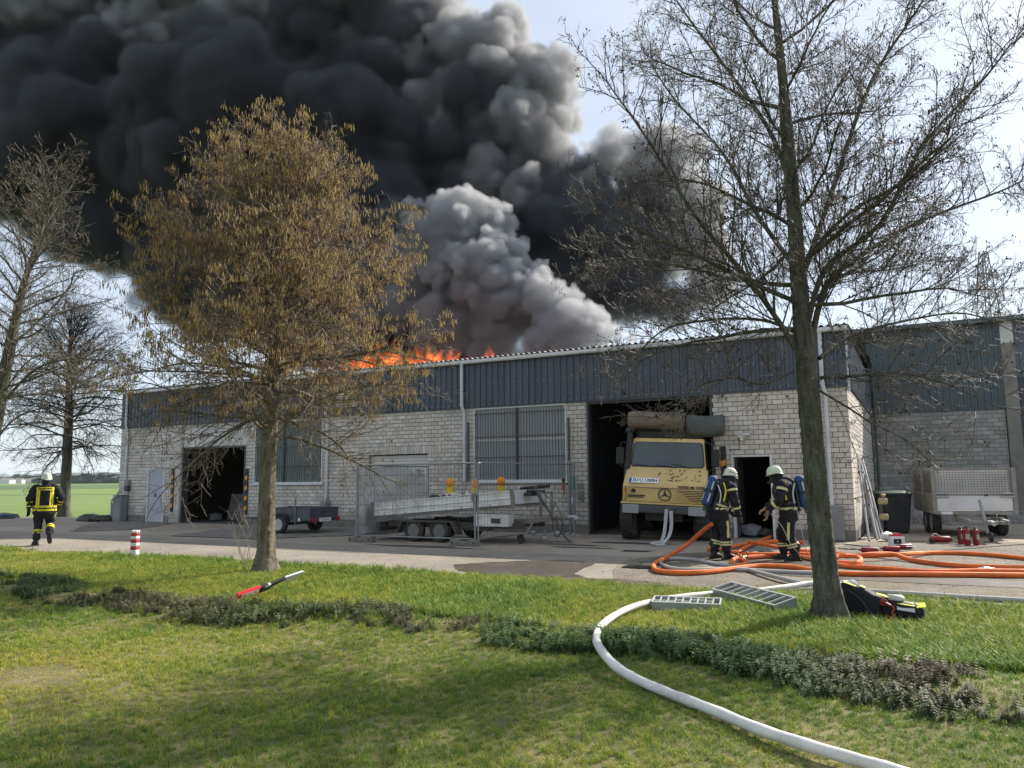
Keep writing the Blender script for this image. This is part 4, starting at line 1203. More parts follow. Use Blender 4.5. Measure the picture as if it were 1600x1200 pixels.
# ---- sand yellow truck nosing out of the big gate
truck = empty('truck', W(23.02, -1.62, 0), FANG, 'sand yellow off-road truck nosing out of the big gate with canvas rolls on its roof', 'truck')
truck.rotation_euler = (0, R(2.6), R(-17.5))
def body_from_stations(S, xs, name, material, parent):
    """S: (y, z, halfwidth, crown); xs: fractions across"""
    bm = bmesh.new(); rows = []
    for (y, z, hw, cr) in S:
        rows.append([bm.verts.new((hw*x, y + cr*x*x, z)) for x in xs])
    n = len(xs)
    for a, b in zip(rows[:-1], rows[1:]):
        for i in range(n-1): bm.faces.new((a[i], a[i+1], b[i+1], b[i]))
    a, b = rows[-1], rows[0]
    for i in range(n-1): bm.faces.new((a[i], a[i+1], b[i+1], b[i]))
    bm.faces.new([r_[0] for r_ in rows]); bm.faces.new([r_[-1] for r_ in rows][::-1])
    bmesh.ops.recalc_face_normals(bm, faces=bm.faces)
    ed = [e for e in bm.edges if len(e.link_faces) == 2 and e.calc_face_angle(0) > R(22)]
    bmesh.ops.bevel(bm, geom=ed, offset=.03, segments=2, profile=.5, affect='EDGES')
    me = bpy.data.meshes.new(name); bm.to_mesh(me); bm.free(); me.materials.append(material)
    me.polygons.foreach_set('use_smooth', [True]*len(me.polygons)); me.set_sharp_from_angle(angle=R(35))
    return link(name, me, parent)
XS = [-1, -.92, -.5, 0, .5, .92, 1]
cab = body_from_stations([(.10, .92, 1.03, .03), (.0, .94, 1.04, .05), (.02, 1.33, 1.04, .05), (.07, 1.42, 1.03, .06), (.52, 1.765, .99, .06), (.56, 1.79, .98, .05),
     (.80, 2.50, .91, .05), (.88, 2.57, .89, .03), (2.15, 2.61, .88, 0), (2.25, 2.55, .89, 0), (2.3, 1.5, 1.0, 0), (2.3, .90, 1.0, 0)], XS, 'cab', m_truck, truck)
def on_ws(x, t, off):   # a point on the windscreen plane; t 0 bottom .. 1 top
    y = .56 + (.80-.56)*t; z = 1.79 + (2.50-1.79)*t
    hw = .98 + (.91-.98)*t
    n_ = Vector((0, -(2.50-1.79), (.80-.56))).normalized()
    cr = .05
    return Vector((hw*x, y + cr*x*x, z)) + n_*off
def ws_panel(x0, x1, t0, t1, off, name, material, parent, cut=.06):
    pts = []
    for (x, t) in ((x0+cut*.6, t0), (x0, t0+cut), (x0, t1-cut), (x0+cut*.6, t1)): pts.append((x, t))
    pts2 = [(x1-(x-x0), t) for x, t in pts]
    L_, R_ = pts, pts2
    mb = MB(); V = []; cols = 9
    for (a, b) in zip(L_, R_):
        for k in range(cols): V.append(on_ws(a[0]+(b[0]-a[0])*k/(cols-1), a[1], off))
    F = [(r_*cols+k, r_*cols+k+1, (r_+1)*cols+k+1, (r_+1)*cols+k) for r_ in range(len(L_)-1) for k in range(cols-1)]
    mb.add(V, F); return mb.build(name, material, parent)
ws_panel(-.965, .965, .03, .955, .004, 'windscreen_seal', m_blackpl, cab, .1)
wsn = ws_panel(-.93, .93, .065, .925, .008, 'windscreen', m_glass, cab, .1)
# wipers lying on the glass
for (xa, ta, xb, tb) in ((-.30, .03, -.86, .12), (.25, .03, -.28, .10), (.62, .02, .10, .17)):
    p, q = on_ws(xa, ta, .02), on_ws(xb, tb, .022)
    MB().tube([p, p*.5+q*.5+Vector((0, -.012, .01)), q], .009, 6).build('wiper', m_blackpl, truck)
# things seen through the windscreen: seats and steering wheel are built behind dusty glass as dark shapes
# bonnet and grille furniture: the front face is nearly upright at y about 0.02
fy = lambda z: .0 + (z-.9)*.045
zf = lambda z: .955 + (z-.84)*.66
def front_box(x0, x1, z0, z1, d, name, material, parent=None, y=None, b=.004):
    z0, z1 = zf(z0), zf(z1); zc = (z0+z1)/2; y = fy(zc) + .05*((x0+x1)/2/1.03)**2 if y is None else y
    return MB().cbox(x0, x1, y-d, y+.02, z0, z1, b).build(name, material, parent or truck)
gr = front_box(.30, .93, .90, 1.325, .006, 'grille', m_blackpl)
for k in range(7):
    z = zf(.925 + k*.062)
    MB().prism([(-.012, z), (-.020, z+.006), (-.012, z+.018), (.004, z+.020), (.004, z)], .305, .925, 'x').build('slat', m_truck, gr)
for k in range(6):
    z = .95 + k*.062
    front_box(-.92, -.22, z, z+.018, .006, 'pressed_rib', m_truck, b=.003)
front_box(-.90, -.46, .965, 1.085, .012, 'lamp_recess', m_blackpl)
MB().lathe([(.058, 0), (.058, .01), (.0, .012)], 20, face_front(-.76, fy(1.22)+.018, zf(1.22))).build('filler_hole', m_blackpl, truck)
MB().lathe([(.045, 0), (.045, .01), (.0, .012)], 16, face_front(.09, .140, 1.455) @ Matrix.Rotation(R(-48), 4, 'X')).build('filler_hole', m_blackpl, truck)
# three-pointed emblem in its ring
em = MB()
C_ = Vector((.02, fy(1.12)-.012, 1.14))
em.tube([C_ + Vector((.15*math.cos(a), 0, .15*math.sin(a))) for a in [2*math.pi*k/28 for k in range(28)]], .013, 6, closed=True)
for k in range(3):
    a = math.pi/2 + 2*math.pi*k/3
    d = Vector((math.cos(a), 0, math.sin(a))); n_ = Vector((-d.z, 0, d.x))
    em.add([C_+n_*.030-d*.008, C_-n_*.030-d*.008, C_+d*.146, C_+Vector((0,-.012,0)), C_+n_*.030-d*.008+Vector((0,.01,0)), C_-n_*.030-d*.008+Vector((0,.01,0)), C_+d*.146+Vector((0,.01,0))], [(0,3,2), (1,2,3), (0,1,3), (4,6,5)])
em.build('emblem', m_blackpl, truck)
# vents on the bonnet lip
for x0, x1 in ((.33, .60), (.76, .97)):
    for k in range(3):
        zz = 1.38 + k*.034
        front_box(x0, x1, zz, zz+.014, .003 if k else .004, 'vent_slot', m_blackpl, b=.002)
front_box(.63, .73, 1.38, 1.45, .006, 'bonnet_catch', m_blackpl)
# bonnet shut line, number plate, indicators
MB().cbox(-1.0, 1.0, .012, .03, 1.29, 1.302, .002, Matrix.Translation((0, -.022, 0))).build('bonnet_gap', m_blackpl, truck)
pm = Matrix.Translation((-.52, .118, 1.465)) @ Matrix.Rotation(R(-44), 4, 'X')
pl = MB().cbox(-.37, .37, -.016, -.004, -.085, .085, .004).build('number_plate', m_plate, truck); pl.matrix_local = pm
MB().box(-.362, -.30, -.0175, -.0155, -.078, .078).build('blue_band', m_blueprint, pl)
put_text('SU·U 1300H', .150, m_print, pl, face_front(.035, -.0185, -.004), sx=.80, bold=.004)
ind = front_box(-1.035, -.945, 1.20, 1.31, .02, 'indicator', m_orange_s); front_box(.945, 1.035, 1.20, 1.31, .02, 'indicator', m_orange_s)
for s_ in (-1, 1): MB().cbox(s_*.955-.004, s_*.955+.004, -.006, .02, .95, 1.30, .001, Matrix.Translation((0, .022, 0))).build('wing_gap', m_blackpl, truck)
MB().cbox(-1.07, 1.05, -.05, .12, .885, .93, .012).build('front_lip', m_truck, truck)
# soot and dead leaves lying on the bonnet
lf = MB(); r_ = random.Random(4)
for k in range(46):
    x, t = (r_.uniform(.15, .9) if k < 32 else r_.uniform(-.8, .2)), r_.uniform(.1, .95)
    y, z = .07 + .45*t + .06*(x/1.0)**2, 1.42 + .35*t
    a = r_.uniform(0, 6.28); L = r_.uniform(.015, .06)
    dx, dy = math.cos(a)*L, math.sin(a)*L*.6
    lf.add([(x-dx, y-dy, z-dy*.73+.006), (x+dy*.6, y-dx*.3, z-dx*.22+.012), (x+dx, y+dy, z+dy*.73+.006), (x-dy*.6, y+dx*.3, z+dx*.22+.014)], [(0, 1, 2, 3)])
o = lf.build('fallen_leaves', m_cone, truck); o['kind'] = 'stuff'
# bumper beam, headlamp covers, chassis
MB().cbox(-1.03, 1.03, -.12, .10, .68, .87, .02).build('bumper', m_darksteel, truck)
for s_ in (-1, 1):
    hb = MB().cbox(s_*.80-.20, s_*.80+.20, -.155, -.121, .66, .875, .01).build('headlight', m_greyplate, truck)
MB().cbox(.08, .30, -.22, -.121, .69, .85, .012).build('tow_jaw', m_darksteel, truck)
MB().box(-.45, .45, -.0, 3.2, .50, .70).cyl((-1.0, .95, .55), (1.0, .95, .55), .09, 12).build('chassis', m_black, truck)
MB().lathe([(.18, -.14), (.2, 0), (.18, .14)], 16, Matrix.Translation((0, .95, .55)) @ Matrix.Rotation(R(90), 4, 'Y')).build('axle_housing', m_black, truck)
for s_ in (-1, 1):
    wheel(truck, (s_*.90, .72, .50), .53, .40, 'x', .5, 20, m_darksteel, 8, side=s_)
    wheel(truck, (s_*.90, 3.9, .50), .53, .40, 'x', .5, 20, m_darksteel, 8, side=s_)
    a = MB()
    arc = [(.72+.66*math.cos(t), .50+.60*math.sin(t)) for t in [math.pi*k/10 for k in range(-1, 12)]]
    inn = [(.72+.62*math.cos(t), .50+.56*math.sin(t)) for t in [math.pi*k/10 for k in range(-1, 12)]]
    a.prism(arc + inn[::-1], min(s_*.78, s_*1.10), max(s_*.78, s_*1.10), 'x'); a.build('mudguard', m_blackpl, truck)
MB().box(-1.0, 1.0, 2.42, 6.2, .95, 2.5).build('load_body', m_darksteel, truck)
# side windows, doors, mirrors
for s_ in (-1, 1):
    V = [(s_*1.0, .74, 1.80), (s_*.985, 1.95, 1.80), (s_*.925, 1.9, 2.48), (s_*.92, .97, 2.48)]
    MB().add([(x+s_*.006, y, z) for x, y, z in V], [(0, 1, 2, 3)]).build('side_window', m_glass, truck)
    mr = MB().tube([(s_*.99, .72, 1.75), (s_*1.18, .60, 1.80), (s_*1.20, .58, 2.40), (s_*.95, .8, 2.5)], .014, 6).build('mirror_arm', m_blackpl, truck)
    MB().cbox(s_*1.20-.10, s_*1.20+.10, .53, .575, 1.86, 2.30, .03).build('mirror', m_blackpl, mr)
# snorkel
MB().tube([(-1.01, .60, 1.50), (-1.02, .62, 1.9), (-.99, .80, 2.45), (-.985, .82, 2.72)], [.085, .085, .08, .075], 12).lathe([(.075, 0), (.125, .03), (.13, .09), (.10, .13), (.02, .15)], 14, Matrix.Translation((-.985, .82, 2.70))).build('snorkel', m_blackpl, truck, smooth=True)
# roof rack with two canvas rolls (top-level things resting on the roof)
rk = MB()
for x in (-.85, -.3, .3, .85): rk.tube([(x, 1.15, 2.58), (x, 1.12, 2.76)], .018, 6)
for y in (1.12, 1.9): rk.tube([(-.98, y, 2.80), (.98, y, 2.80)], .02, 6)
rk.box(-.82, .86, 1.14, 1.18, 2.60, 2.75)
rk.build('roof_rack', m_blackpl, truck)
def canvas_roll(name, x0, x1, y0, y1, z0, z1, material, label, seed, sag=.05):
    r_ = random.Random(seed); rings = []
    n, m_ = 14, 22
    for i in range(n):
        t = i/(n-1); x = x0 + (x1-x0)*t; e = min(1, min(t, 1-t)*9+.82); ring = []
        for k in range(m_):
            a = 2*math.pi*k/m_
            ca, sa = math.cos(a), math.sin(a)
            px = math.copysign(abs(ca)**.55, ca); pz = math.copysign(abs(sa)**.6, sa)
            w = 1 + .035*math.sin(3*a+t*5+seed) + r_.uniform(-.018, .018)
            ring.append(Vector((x, (y0+y1)/2 + (y1-y0)/2*px*e*w, (z0+z1)/2 + (z1-z0)/2*pz*e*w - sag*math.sin(math.pi*t)*.5)))
        rings.append(ring)
    mb = MB().loft(rings)
    o = mb.build(name, material, None, smooth='all')
    o.location = truck.location; o.rotation_euler = truck.rotation_euler
    return tag(o, label, 'canvas roll')
canvas_roll('canvas_roll', -1.08, .40, .85, 1.75, 2.83, 3.30, m_tarp_b, 'brown rolled canvas lying on the left half of the truck roof', 2)
canvas_roll('canvas_roll', .43, 1.40, .9, 1.8, 2.70, 3.25, m_tarp_g, 'grey green rolled canvas lying on the right half of the truck roof', 6, .14)

# pale lifting strap hanging from the bumper
st = empty('tow_strap', W(23.2, -1.95, 0), FANG, 'pale webbing strap hanging from the truck bumper down to the ground', 'strap')
def ribbon(pts, w, mt, name, parent, t=.008):
    P = spline(pts, 6); mb = MB(); V = []
    for i, p in enumerate(P):
        V += [p + Vector((-w/2, 0, 0)), p + Vector((w/2, 0, 0)), p + Vector((w/2, t, 0)), p + Vector((-w/2, t, 0))]
    F = []
    for i in range(len(P)-1):
        for k in range(4): F.append((i*4+k, i*4+(k+1) % 4, (i+1)*4+(k+1) % 4, (i+1)*4+k))
    return mb.add(V, F).build(name, mt, parent)
ribbon([(.02, .0, .80), (-.01, -.03, .45), (-.04, -.08, .2), (-.09, -.16, .02)], .085, m_strap, 'strap_leg', st)
ribbon([(.13, .0, .76), (.14, -.04, .42), (.10, -.12, .18), (.0, -.26, .02)], .085, m_strap, 'strap_leg', st)
MB().tube(spline([(-.09, -.16, .03), (-.2, -.5, .03), (-.1, -.85, .035), (.1, -.95, .03), (.18, -.8, .03), (.02, -.62, .05), (-.05, -.9, .05), (.12, -1.05, .03)], 6), .032, 6).build('strap_coil', m_strap, st, smooth=True)

# ---- big tipping flatbed trailer
bt = empty('flatbed_trailer', W(15.9, -3.9, 0), FANG, 'aluminium sided tandem flatbed trailer parked behind the wire fence panel', 'trailer')
TL = R(4.6)       # the bed is tipped a little
bed = Matrix.Translation((0, 0, .55)) @ Matrix.Rotation(-TL, 4, 'Y')
D = 1.75
def bedbox(x0, x1, y0, y1, z0, z1, name, m_, parent=bt, b=.006):
    o = MB().cbox(x0, x1, y0, y1, z0, z1, b).build(name, m_, parent)
    if parent is bt: o.matrix_local = bed
    return o
bedbox(0, 4.2, 0, D, .0, .06, 'bed_frame', m_alu_dirty)
bedbox(0.01, 4.19, .02, D-.02, .061, .075, 'bed_floor', m_darksteel)
def side_board(x0, x1, y):
    s = -1 if y < D/2 else 1
    prof = [(0, .07), (0, .40), (.03, .41), (.03, .38), (.018, .36), (.018, .26), (.034, .24), (.034, .22), (.018, .20), (.018, .11), (.03, .09), (.03, .07)]
    o = MB().prism([(y + s*(a-.03)*-1 if False else y - s*.0 + (s*(a)), z) for a, z in prof], x0, x1, 'x').build('side_board', m_alu, bt)
    o.matrix_local = bed
    for x in (x0+.35, x0+1.0, x1-.35):
        if x0 < x < x1: MB().cbox(x-.02, x+.02, min(y+s*.03, y+s*.045), max(y+s*.03, y+s*.045), .06, .13, .004).build('board_hinge', m_steel, o)
    return o
side_board(.05, 3.10, 0); side_board(3.22, 4.18, 0); side_board(.05, 3.10, D); side_board(3.22, 4.18, D)
for x in (0.02, 3.13, 4.17):
    for y in (0, D):
        c = bedbox(x-.04, x+.04, y-.045, y+.045, -.02, .43, 'stanchion', m_alu_dirty)
bedbox(-.03, .0, .05, D-.05, .07, .40, 'tail_board', m_alu); bedbox(4.2, 4.23, .05, D-.05, .07, .41, 'front_board', m_alu)
for x in (.0, 3.08, 3.18):
    o = MB().cbox(x-.015, x+.015, -.075, -.045, .24, .40, .006).build('latch', m_steel, bt); o.matrix_local = bed
MB().cbox(.3, 4.3, .25, .37, .36, .50, .01).cbox(.3, 4.3, D-.37, D-.25, .36, .50, .01).build('chassis_rail', m_under, bt)
# mudguards and wheels
for x in (1.28, 2.06):
    for y, s_ in ((-.02, -1), (D+.02, 1)):
        wheel(bt, (x, y + (.09 if s_ < 0 else -.09), .285), .285, .19, 'y', .60, 0, m_rimdirty, 12, side=s_)
MB().prism([(.78, .22), (.80, .22), (.93, .50), (2.40, .50), (2.58, .2), (2.62, .2), (2.46, .54), (.90, .54)], -.03, .22, 'y').build('mudguard', m_under, bt)
MB().prism([(.78, .22), (.80, .22), (.93, .50), (2.40, .50), (2.58, .2), (2.62, .2), (2.46, .54), (.90, .54)], D-.22, D+.03, 'y').build('mudguard', m_under, bt)
MB().cbox(.05, .17, .06, D-.06, .24, .46, .01).build('rear_light_bar', m_under, bt)
# hydraulic box, drawbar, jockey wheel, coupling
hx = MB().cbox(3.05, 4.0, .02, .34, .42, .72, .012).build('tool_box', m_alu, bt)
MB().cbox(3.13, 3.33, .012, .021, .47, .58, .002).build('box_plate', m_plate, hx)
MB().cbox(3.55, 3.80, .0, .021, .50, .62, .004).build('pump_handle', m_darksteel, hx)
MB().prism([(2.3, .40), (2.3, .30), (2.9, .27), (4.9, .56), (4.9, .66), (3.2, .46)], .52, .60, 'y').build('drawbar', m_alu_dirty, bt)
MB().prism([(2.3, .40), (2.3, .30), (2.9, .27), (4.9, .56), (4.9, .66), (3.2, .46)], D-.60, D-.52, 'y').build('drawbar', m_alu_dirty, bt)
MB().cbox(4.75, 5.2, .62, D-.62, .57, .67, .02).build('drawbar_head', m_alu_dirty, bt)
MB().cyl((5.15, D/2, .62), (5.42, D/2, .64), .05, 12, .045).lathe([(.05, 0), (.07, .04), (.06, .1)], 12, Matrix.Translation((5.40, D/2, .55))).build('coupling', m_steel, bt)
jw = MB().tube([(4.42, .50, .5), (4.30, .48, .3), (4.18, .46, .14)], .026, 8).build('jockey_post', m_steel, bt)
MB().lathe([(.02, -.03), (.10, -.035), (.11, -.02), (.11, .02), (.10, .035), (.02, .03)], 20, Matrix.Translation((4.12, .46, .11)) @ Matrix.Rotation(R(90), 4, 'X')).build('jockey_wheel', m_tyre, jw)
# steel stand at the front: load rest with diagonal stays
ls = MB().tube([(4.62, .55, .64), (4.62, .55, 1.22)], .035, 6).tube([(4.62, D-.55, .64), (4.62, D-.55, 1.22)], .035, 6).tube([(4.62, .5, 1.22), (4.62, D-.5, 1.22)], .03, 6)
ls.tube([(4.85, .55, .66), (5.02, .55, 1.0), (4.72, .56, 1.2)], .025, 6).tube([(5.02, .56, 1.0), (5.18, .56, .66)], .025, 6)
ls.build('load_rest', m_alu_dirty, bt)
# winch, cables and a crank post
MB().tube([(4.55, .4, 1.38), (4.66, .4, 1.15), (4.9, .42, .80), (5.0, .44, .64)], [.045, .04, .03, .025], 8).build('crank_post', m_darksteel, bt)
MB().tube(spline([(5.05, .5, .62), (5.15, .45, .40), (5.3, .4, .22), (5.45, .38, .10)], 5), .028, 8).build('support_leg', m_under, bt)
MB().tube(spline([(5.0, .45, .66), (5.06, .3, .35), (5.2, .28, .2), (5.3, .3, .5), (5.1, .4, .66)], 6), .012, 5).build('brake_cable', m_blackpl, bt)

# load on the flatbed: each a thing of its own
def on_bed(x, y, z=.076): return bt.matrix_basis @ bed @ Vector((x, y, z))
bpy.context.view_layer.update()
BEDR = (0, -TL, FANG)
def beacon(x, y, lab, zoff=.0):
    t = empty('warning_lamp', on_bed(x, y), 0, lab, 'warning lamp', 'amber warning lamps on the flatbed'); t.rotation_euler = (0, 0, FANG)
    MB().cbox(-.085, .085, -.055, .055, zoff, zoff+.17, .015).build('battery_case', m_yellowpl, t)
    for s_ in (-1, 1):
        MB().lathe([(.105, 0), (.11, .012), (.10, .03), (.06, .05), (.0, .056)], 22, Matrix.Translation((0, s_*.012, zoff+.275)) @ Matrix.Rotation(R(90 if s_ < 0 else -90), 4, 'X')).build('lens', m_amber, t, smooth=True)
    MB().lathe([(.118, -.014), (.118, .014), (.104, .014), (.104, -.014), (.118, -.014)], 22, Matrix.Translation((0, 0, zoff+.275)) @ Matrix.Rotation(R(90), 4, 'X'), caps=False).build('lens_rim', m_yellowpl, t)
    MB().cbox(-.03, .03, -.02, .02, zoff+.17, zoff+.2, .005).build('neck', m_yellowpl, t)
    return t
beacon(2.0, .62, 'amber warning lamp standing on the red white box at the left of the flatbed load', .42)
beacon(2.72, .7, 'amber warning lamp in the middle of the flatbed load beside the brown beams', .33)
beacon(3.45, .75, 'amber warning lamp at the right end above the flatbed side board', .32)
bx = empty('barrier_box', on_bed(2.05, .62), 0, 'red and white traffic barrier box on the left of the flatbed load', 'barrier'); bx.rotation_euler = BEDR
MB().cbox(-.22, .22, -.12, .12, 0, .42, .01).build('case', m_whitepl, bx)
MB().prism([(-.2, .40), (-.08, .40), (-.08, .05), (-.2, .2)], -.1235, -.1205, 'y').build('red_panel', m_redpl, bx); MB().prism([(.0, .40), (.18, .36), (.18, .05), (.0, .1)], -.1235, -.1205, 'y').build('red_panel', m_redpl, bx)
bd = empty('barrier_board', on_bed(2.55, .42), 0, 'white and red barrier boards lying flat on the flatbed', 'barrier'); bd.rotation_euler = BEDR
MB().cbox(-.3, .5, -.1, .1, .30, .36, .01).build('board', m_whitepl, bd)
for k in range(3): MB().cbox(-.22+k*.24, -.12+k*.24, -.1025, -.1, .305, .355, .001).build('red_stripe', m_redpl, bd)
MB().cbox(-.25, .42, -.06, .06, .0, .299, .01).build('board_stack', m_darksteel, bd)
MB().lathe([(.035, 0), (.02, .05), (.02, .09), (.03, .1)], 10, Matrix.Translation((.12, 0, .36))).build('stud', m_whitepl, bd)
hp = MB(); r_ = random.Random(9); rings = []
for i in range(8):
    t = i/7; rr = .16*math.sin(math.pi*(t*.8+.12))**.6
    rings.append([Vector((-.3+.6*t, .3*math.cos(a), .02 + .42*max(0, math.sin(a))*math.sin(math.pi*(t*.86+.07)) + r_.uniform(-.01, .01))) for a in [2*math.pi*k/14 for k in range(14)]])
hp.loft(rings); o = hp.build('rubber_mat', m_blackpl, None, smooth='all'); o.location = on_bed(1.62, .5); o.rotation_euler = BEDR
tag(o, 'heap of black rubber matting at the left of the flatbed load', 'mat')
brown = mat('rusty_brown_steel', (0.075, 0.05, 0.04), .8, var=.3, scale=5, bump=.15)
for k in range(3):
    o = MB().cbox(-.95, 1.05, -.05, .05, 0, .09, .008).build('steel_beam', brown, None); o.location = on_bed(3.35, .55+k*.16, .28 + .05*(k % 2)); o.rotation_euler = (0, -R(2.5), FANG)
    tag(o, 'rusty brown beam lying along the right half of the flatbed, ' + ('nearest the side board', 'middle of the three', 'farthest from the side board')[k], 'beam', 'brown beams on the flatbed')
for k in range(2):
    o = MB().cyl((-.35, 0, 0), (.45, 0, .0+.07*k), .045, 10).build('black_pipe', m_blackpl, None); o.location = on_bed(4.25, .7+.3*k, .36+.06*k); o.rotation_euler = (0, 0, FANG)
    tag(o, ('lower black pipe jutting over the front of the flatbed', 'upper black pipe jutting over the front of the flatbed')[k], 'pipe', 'black pipes on the flatbed')
MB().cbox(-.3, .3, -.2, .2, 0, .27, .02)
o = MB().cbox(-1.1, 1.1, -.3, .3, 0, .25, .02).build('timber_stack', brown, None); o.location = on_bed(3.1, 1.15, .08); o.rotation_euler = BEDR; tag(o, 'low dark stack of timber on the flatbed behind the beams', 'timber stack')

# ---- small slate grey box trailer
gt = empty('box_trailer', W(12.85, -2.95, 0), FANG, 'small slate grey box trailer with red rear lamps beside the white downpipe', 'trailer')
Lx, Dy = 2.05, 1.25
MB().cbox(-Lx, 0, 0, .022, .40, .74, .004).build('side_panel', m_slate, gt); MB().cbox(-Lx, 0, Dy-.022, Dy, .40, .74, .004).build('side_panel', m_slate, gt)
MB().cbox(-.022, 0.0, .023, Dy-.023, .42, .74, .004).build('tail_panel', m_slate, gt); MB().cbox(-Lx, -Lx+.022, .023, Dy-.023, .42, .74, .004).build('front_panel', m_slate, gt)
MB().cbox(-Lx+.02, -.02, .022, Dy-.022, .39, .42, .004).build('floor', m_darksteel, gt)
MB().cbox(-Lx-.01, .012, -.014, .03, .735, .765, .006).cbox(-Lx-.01, .012, Dy-.03, Dy+.014, .735, .765, .006).cbox(-.03, .014, .031, Dy-.031, .735, .765, .006).build('rim_rail', m_slate, gt)
MB().cbox(-Lx, 0, -.008, -.001, .57, .59, .002).cbox(0.001, .008, .02, Dy-.02, .57, .59, .002).build('pressed_rib', m_slate, gt)
for x in (-.55, -1.6):
    MB().tube([(x, -.02, .28), (x, -.02, 1.02)], .02, 8).tube([(x-.04, -.02, 1.02), (x-.03, -.02, 1.07)], .012, 6).tube([(x+.04, -.02, 1.02), (x+.03, -.02, 1.07)], .012, 6).build('stake', m_alu_dirty, gt)
MB().tube([(-.5, Dy+.02, .4), (-.5, Dy+.02, 1.02)], .02, 8).build('stake', m_alu_dirty, gt)
MB().cbox(-.04, .06, -.02, Dy+.02, .36, .46, .012).build('lamp_bar', m_darksteel, gt)
for y in (.02, Dy-.20): MB().cbox(.06, .095, y, y+.17, .345, .475, .012).build('tail_lamp', m_red, gt)
np_ = MB().cbox(.0605, .068, .33, .85, .355, .465, .002).build('number_plate', m_plate, gt)
o = link('lettering', text_mesh('SU·LF 63', .085, m_print), np_); o.matrix_local = Matrix.Translation((.0695, .59, .41)) @ Matrix.Rotation(R(90), 4, 'Z') @ Matrix.Rotation(R(90), 4, 'X')
MB().cbox(.009, .015, .45, .68, .62, .65, .002).build('tail_handle', m_blackpl, gt)
for y, s_ in ((-.13, -1), (Dy+.13, 1)):
    wheel(gt, (-1.05, y, .28), .28, .165, 'y', .60, 0, None, 12, side=s_)
    arc = [(-1.05+.35*math.cos(t), .27+.34*math.sin(t)) for t in [math.pi*k/10 for k in range(0, 11)]]; inn = [(-1.05+.325*math.cos(t), .27+.315*math.sin(t)) for t in [math.pi*k/10 for k in range(0, 11)]]
    MB().prism(arc+inn[::-1], min(y-.10, y+.10), max(y-.10, y+.10), 'y').build('mudguard', m_blackpl, gt)
MB().box(-1.09, -1.01, 0, Dy, .24, .32).cbox(-Lx-1.2, -Lx, Dy/2-.04, Dy/2+.04, .36, .44, .01).build('chassis', m_darksteel, gt)
MB().cbox(-.42, -.36, -.03, -.015, .37, .47, .004).build('marker', m_plate, gt)
# ---- cage trailer
cg = empty('cage_trailer', Vector((11.5, 19.27, 0)), math.atan2(-.33, .94), 'pale caged trailer with wire mesh sides standing drawbar first on the gravel at the right', 'trailer')
cw, cl, zb, zm, zt = .88, 3.0, .66, 1.03, 1.72
m_cagewhite = mat('pale_grey_panel', (0.68, 0.68, 0.67), .5, var=.06, scale=2, bump=.03, dirt=.45, dirt_col=(.33, .31, .27), dscale=1.8)
m_cageframe = mat('dusty_grey_frame', (0.28, 0.27, 0.25), .6, metal=.2, var=.15, scale=4, bump=.05, dirt=.5, dirt_col=(.20, .18, .15))
m_meshwire = mat('wire_mesh_grey', (0.20, 0.20, 0.19), .5, metal=.4, var=.1, bump=0)
MB().cbox(-cw, cw, 0, cl, zb-.10, zb, .01).build('bed_frame', m_cageframe, cg)
MB().cbox(-cw+.05, cw-.05, -.012, .02, zb+.005, zm, .004).build('front_panel', m_cagewhite, cg); MB().cbox(-cw+.05, cw-.05, cl-.02, cl+.01, zb, zm, .004).build('tail_panel', m_cagewhite, cg)
MB().cbox(-cw-.012, -cw+.02, .06, cl-.06, zb, zm, .004).build('side_panel', m_alu_dirty, cg); MB().cbox(cw-.02, cw+.012, .06, cl-.06, zb, zm, .004).build('side_panel', m_alu_dirty, cg)
for (x, y) in ((-cw, 0), (cw, 0), (-cw, cl), (cw, cl), (-cw, cl/2), (cw, cl/2)): MB().cbox(x-.045, x+.045, y-.045, y+.045, zb-.06, zt, .008).build('corner_post', m_cageframe, cg)
def cage(a, b, name):
    """mesh panel between two plan points: frame, wires, and a pale backing sheet inside"""
    a, b = Vector(a), Vector(b); d = (b-a); L = d.length; d.normalize(); n_ = Vector((-d.y, d.x, 0))
    M = Matrix.Translation(a) @ Matrix(((d.x, n_.x, 0, 0), (d.y, n_.y, 0, 0), (0, 0, 1, 0), (0, 0, 0, 1)))
    f = MB().cbox(.05, L-.05, -.02, .02, zt-.05, zt, .006, M).cbox(.05, L-.05, -.02, .02, zm+.005, zm+.05, .006, M).build(name, m_cageframe, cg)
    w = MB(); nx = int((L-.1)/.065)
    for k in range(nx+1):
        x = .05 + (L-.1)*k/nx; w.box(x-.005, x+.005, -.016, -.008, zm+.05, zt-.05, M)
    nz = 10
    for k in range(1, nz):
        z = zm+.05 + (zt-zm-.1)*k/nz; w.box(.05, L-.05, -.007, .0, z-.005, z+.005, M)
    o = w.build('mesh_wires', m_meshwire, f); o['kind'] = 'stuff'
    return f, M, L
f1, M1, L1_ = cage((-cw, -.0, 0), (cw, -.0, 0), 'mesh_panel'); cage((-cw, 0, 0), (-cw, cl, 0), 'mesh_panel'); cage((cw, 0, 0), (cw, cl, 0), 'mesh_panel'); cage((-cw, cl, 0), (cw, cl, 0), 'mesh_panel')
MB().cbox(-cw+.07, cw-.07, .10, .13, zm, zt-.06, .01).build('inner_sheet', m_cagewhite, cg)
MB().cbox(-cw+.06, -cw+.08, .14, cl-.1, zm, zt-.08, .006).build('inner_sheet', m_alu_dirty, cg)
for s_ in (-1, 1):
    for z in (zm-.02, zm+.06): MB().cyl((s_*(cw-.32), -.05, z), (s_*(cw-.02), -.05, z), .02, 8).build('clasp', m_steel, cg)
MB().cbox(-.75, -.5, -.016, -.0, zb-.09, zb-.02, .002).build('label_plate', m_plate, cg)
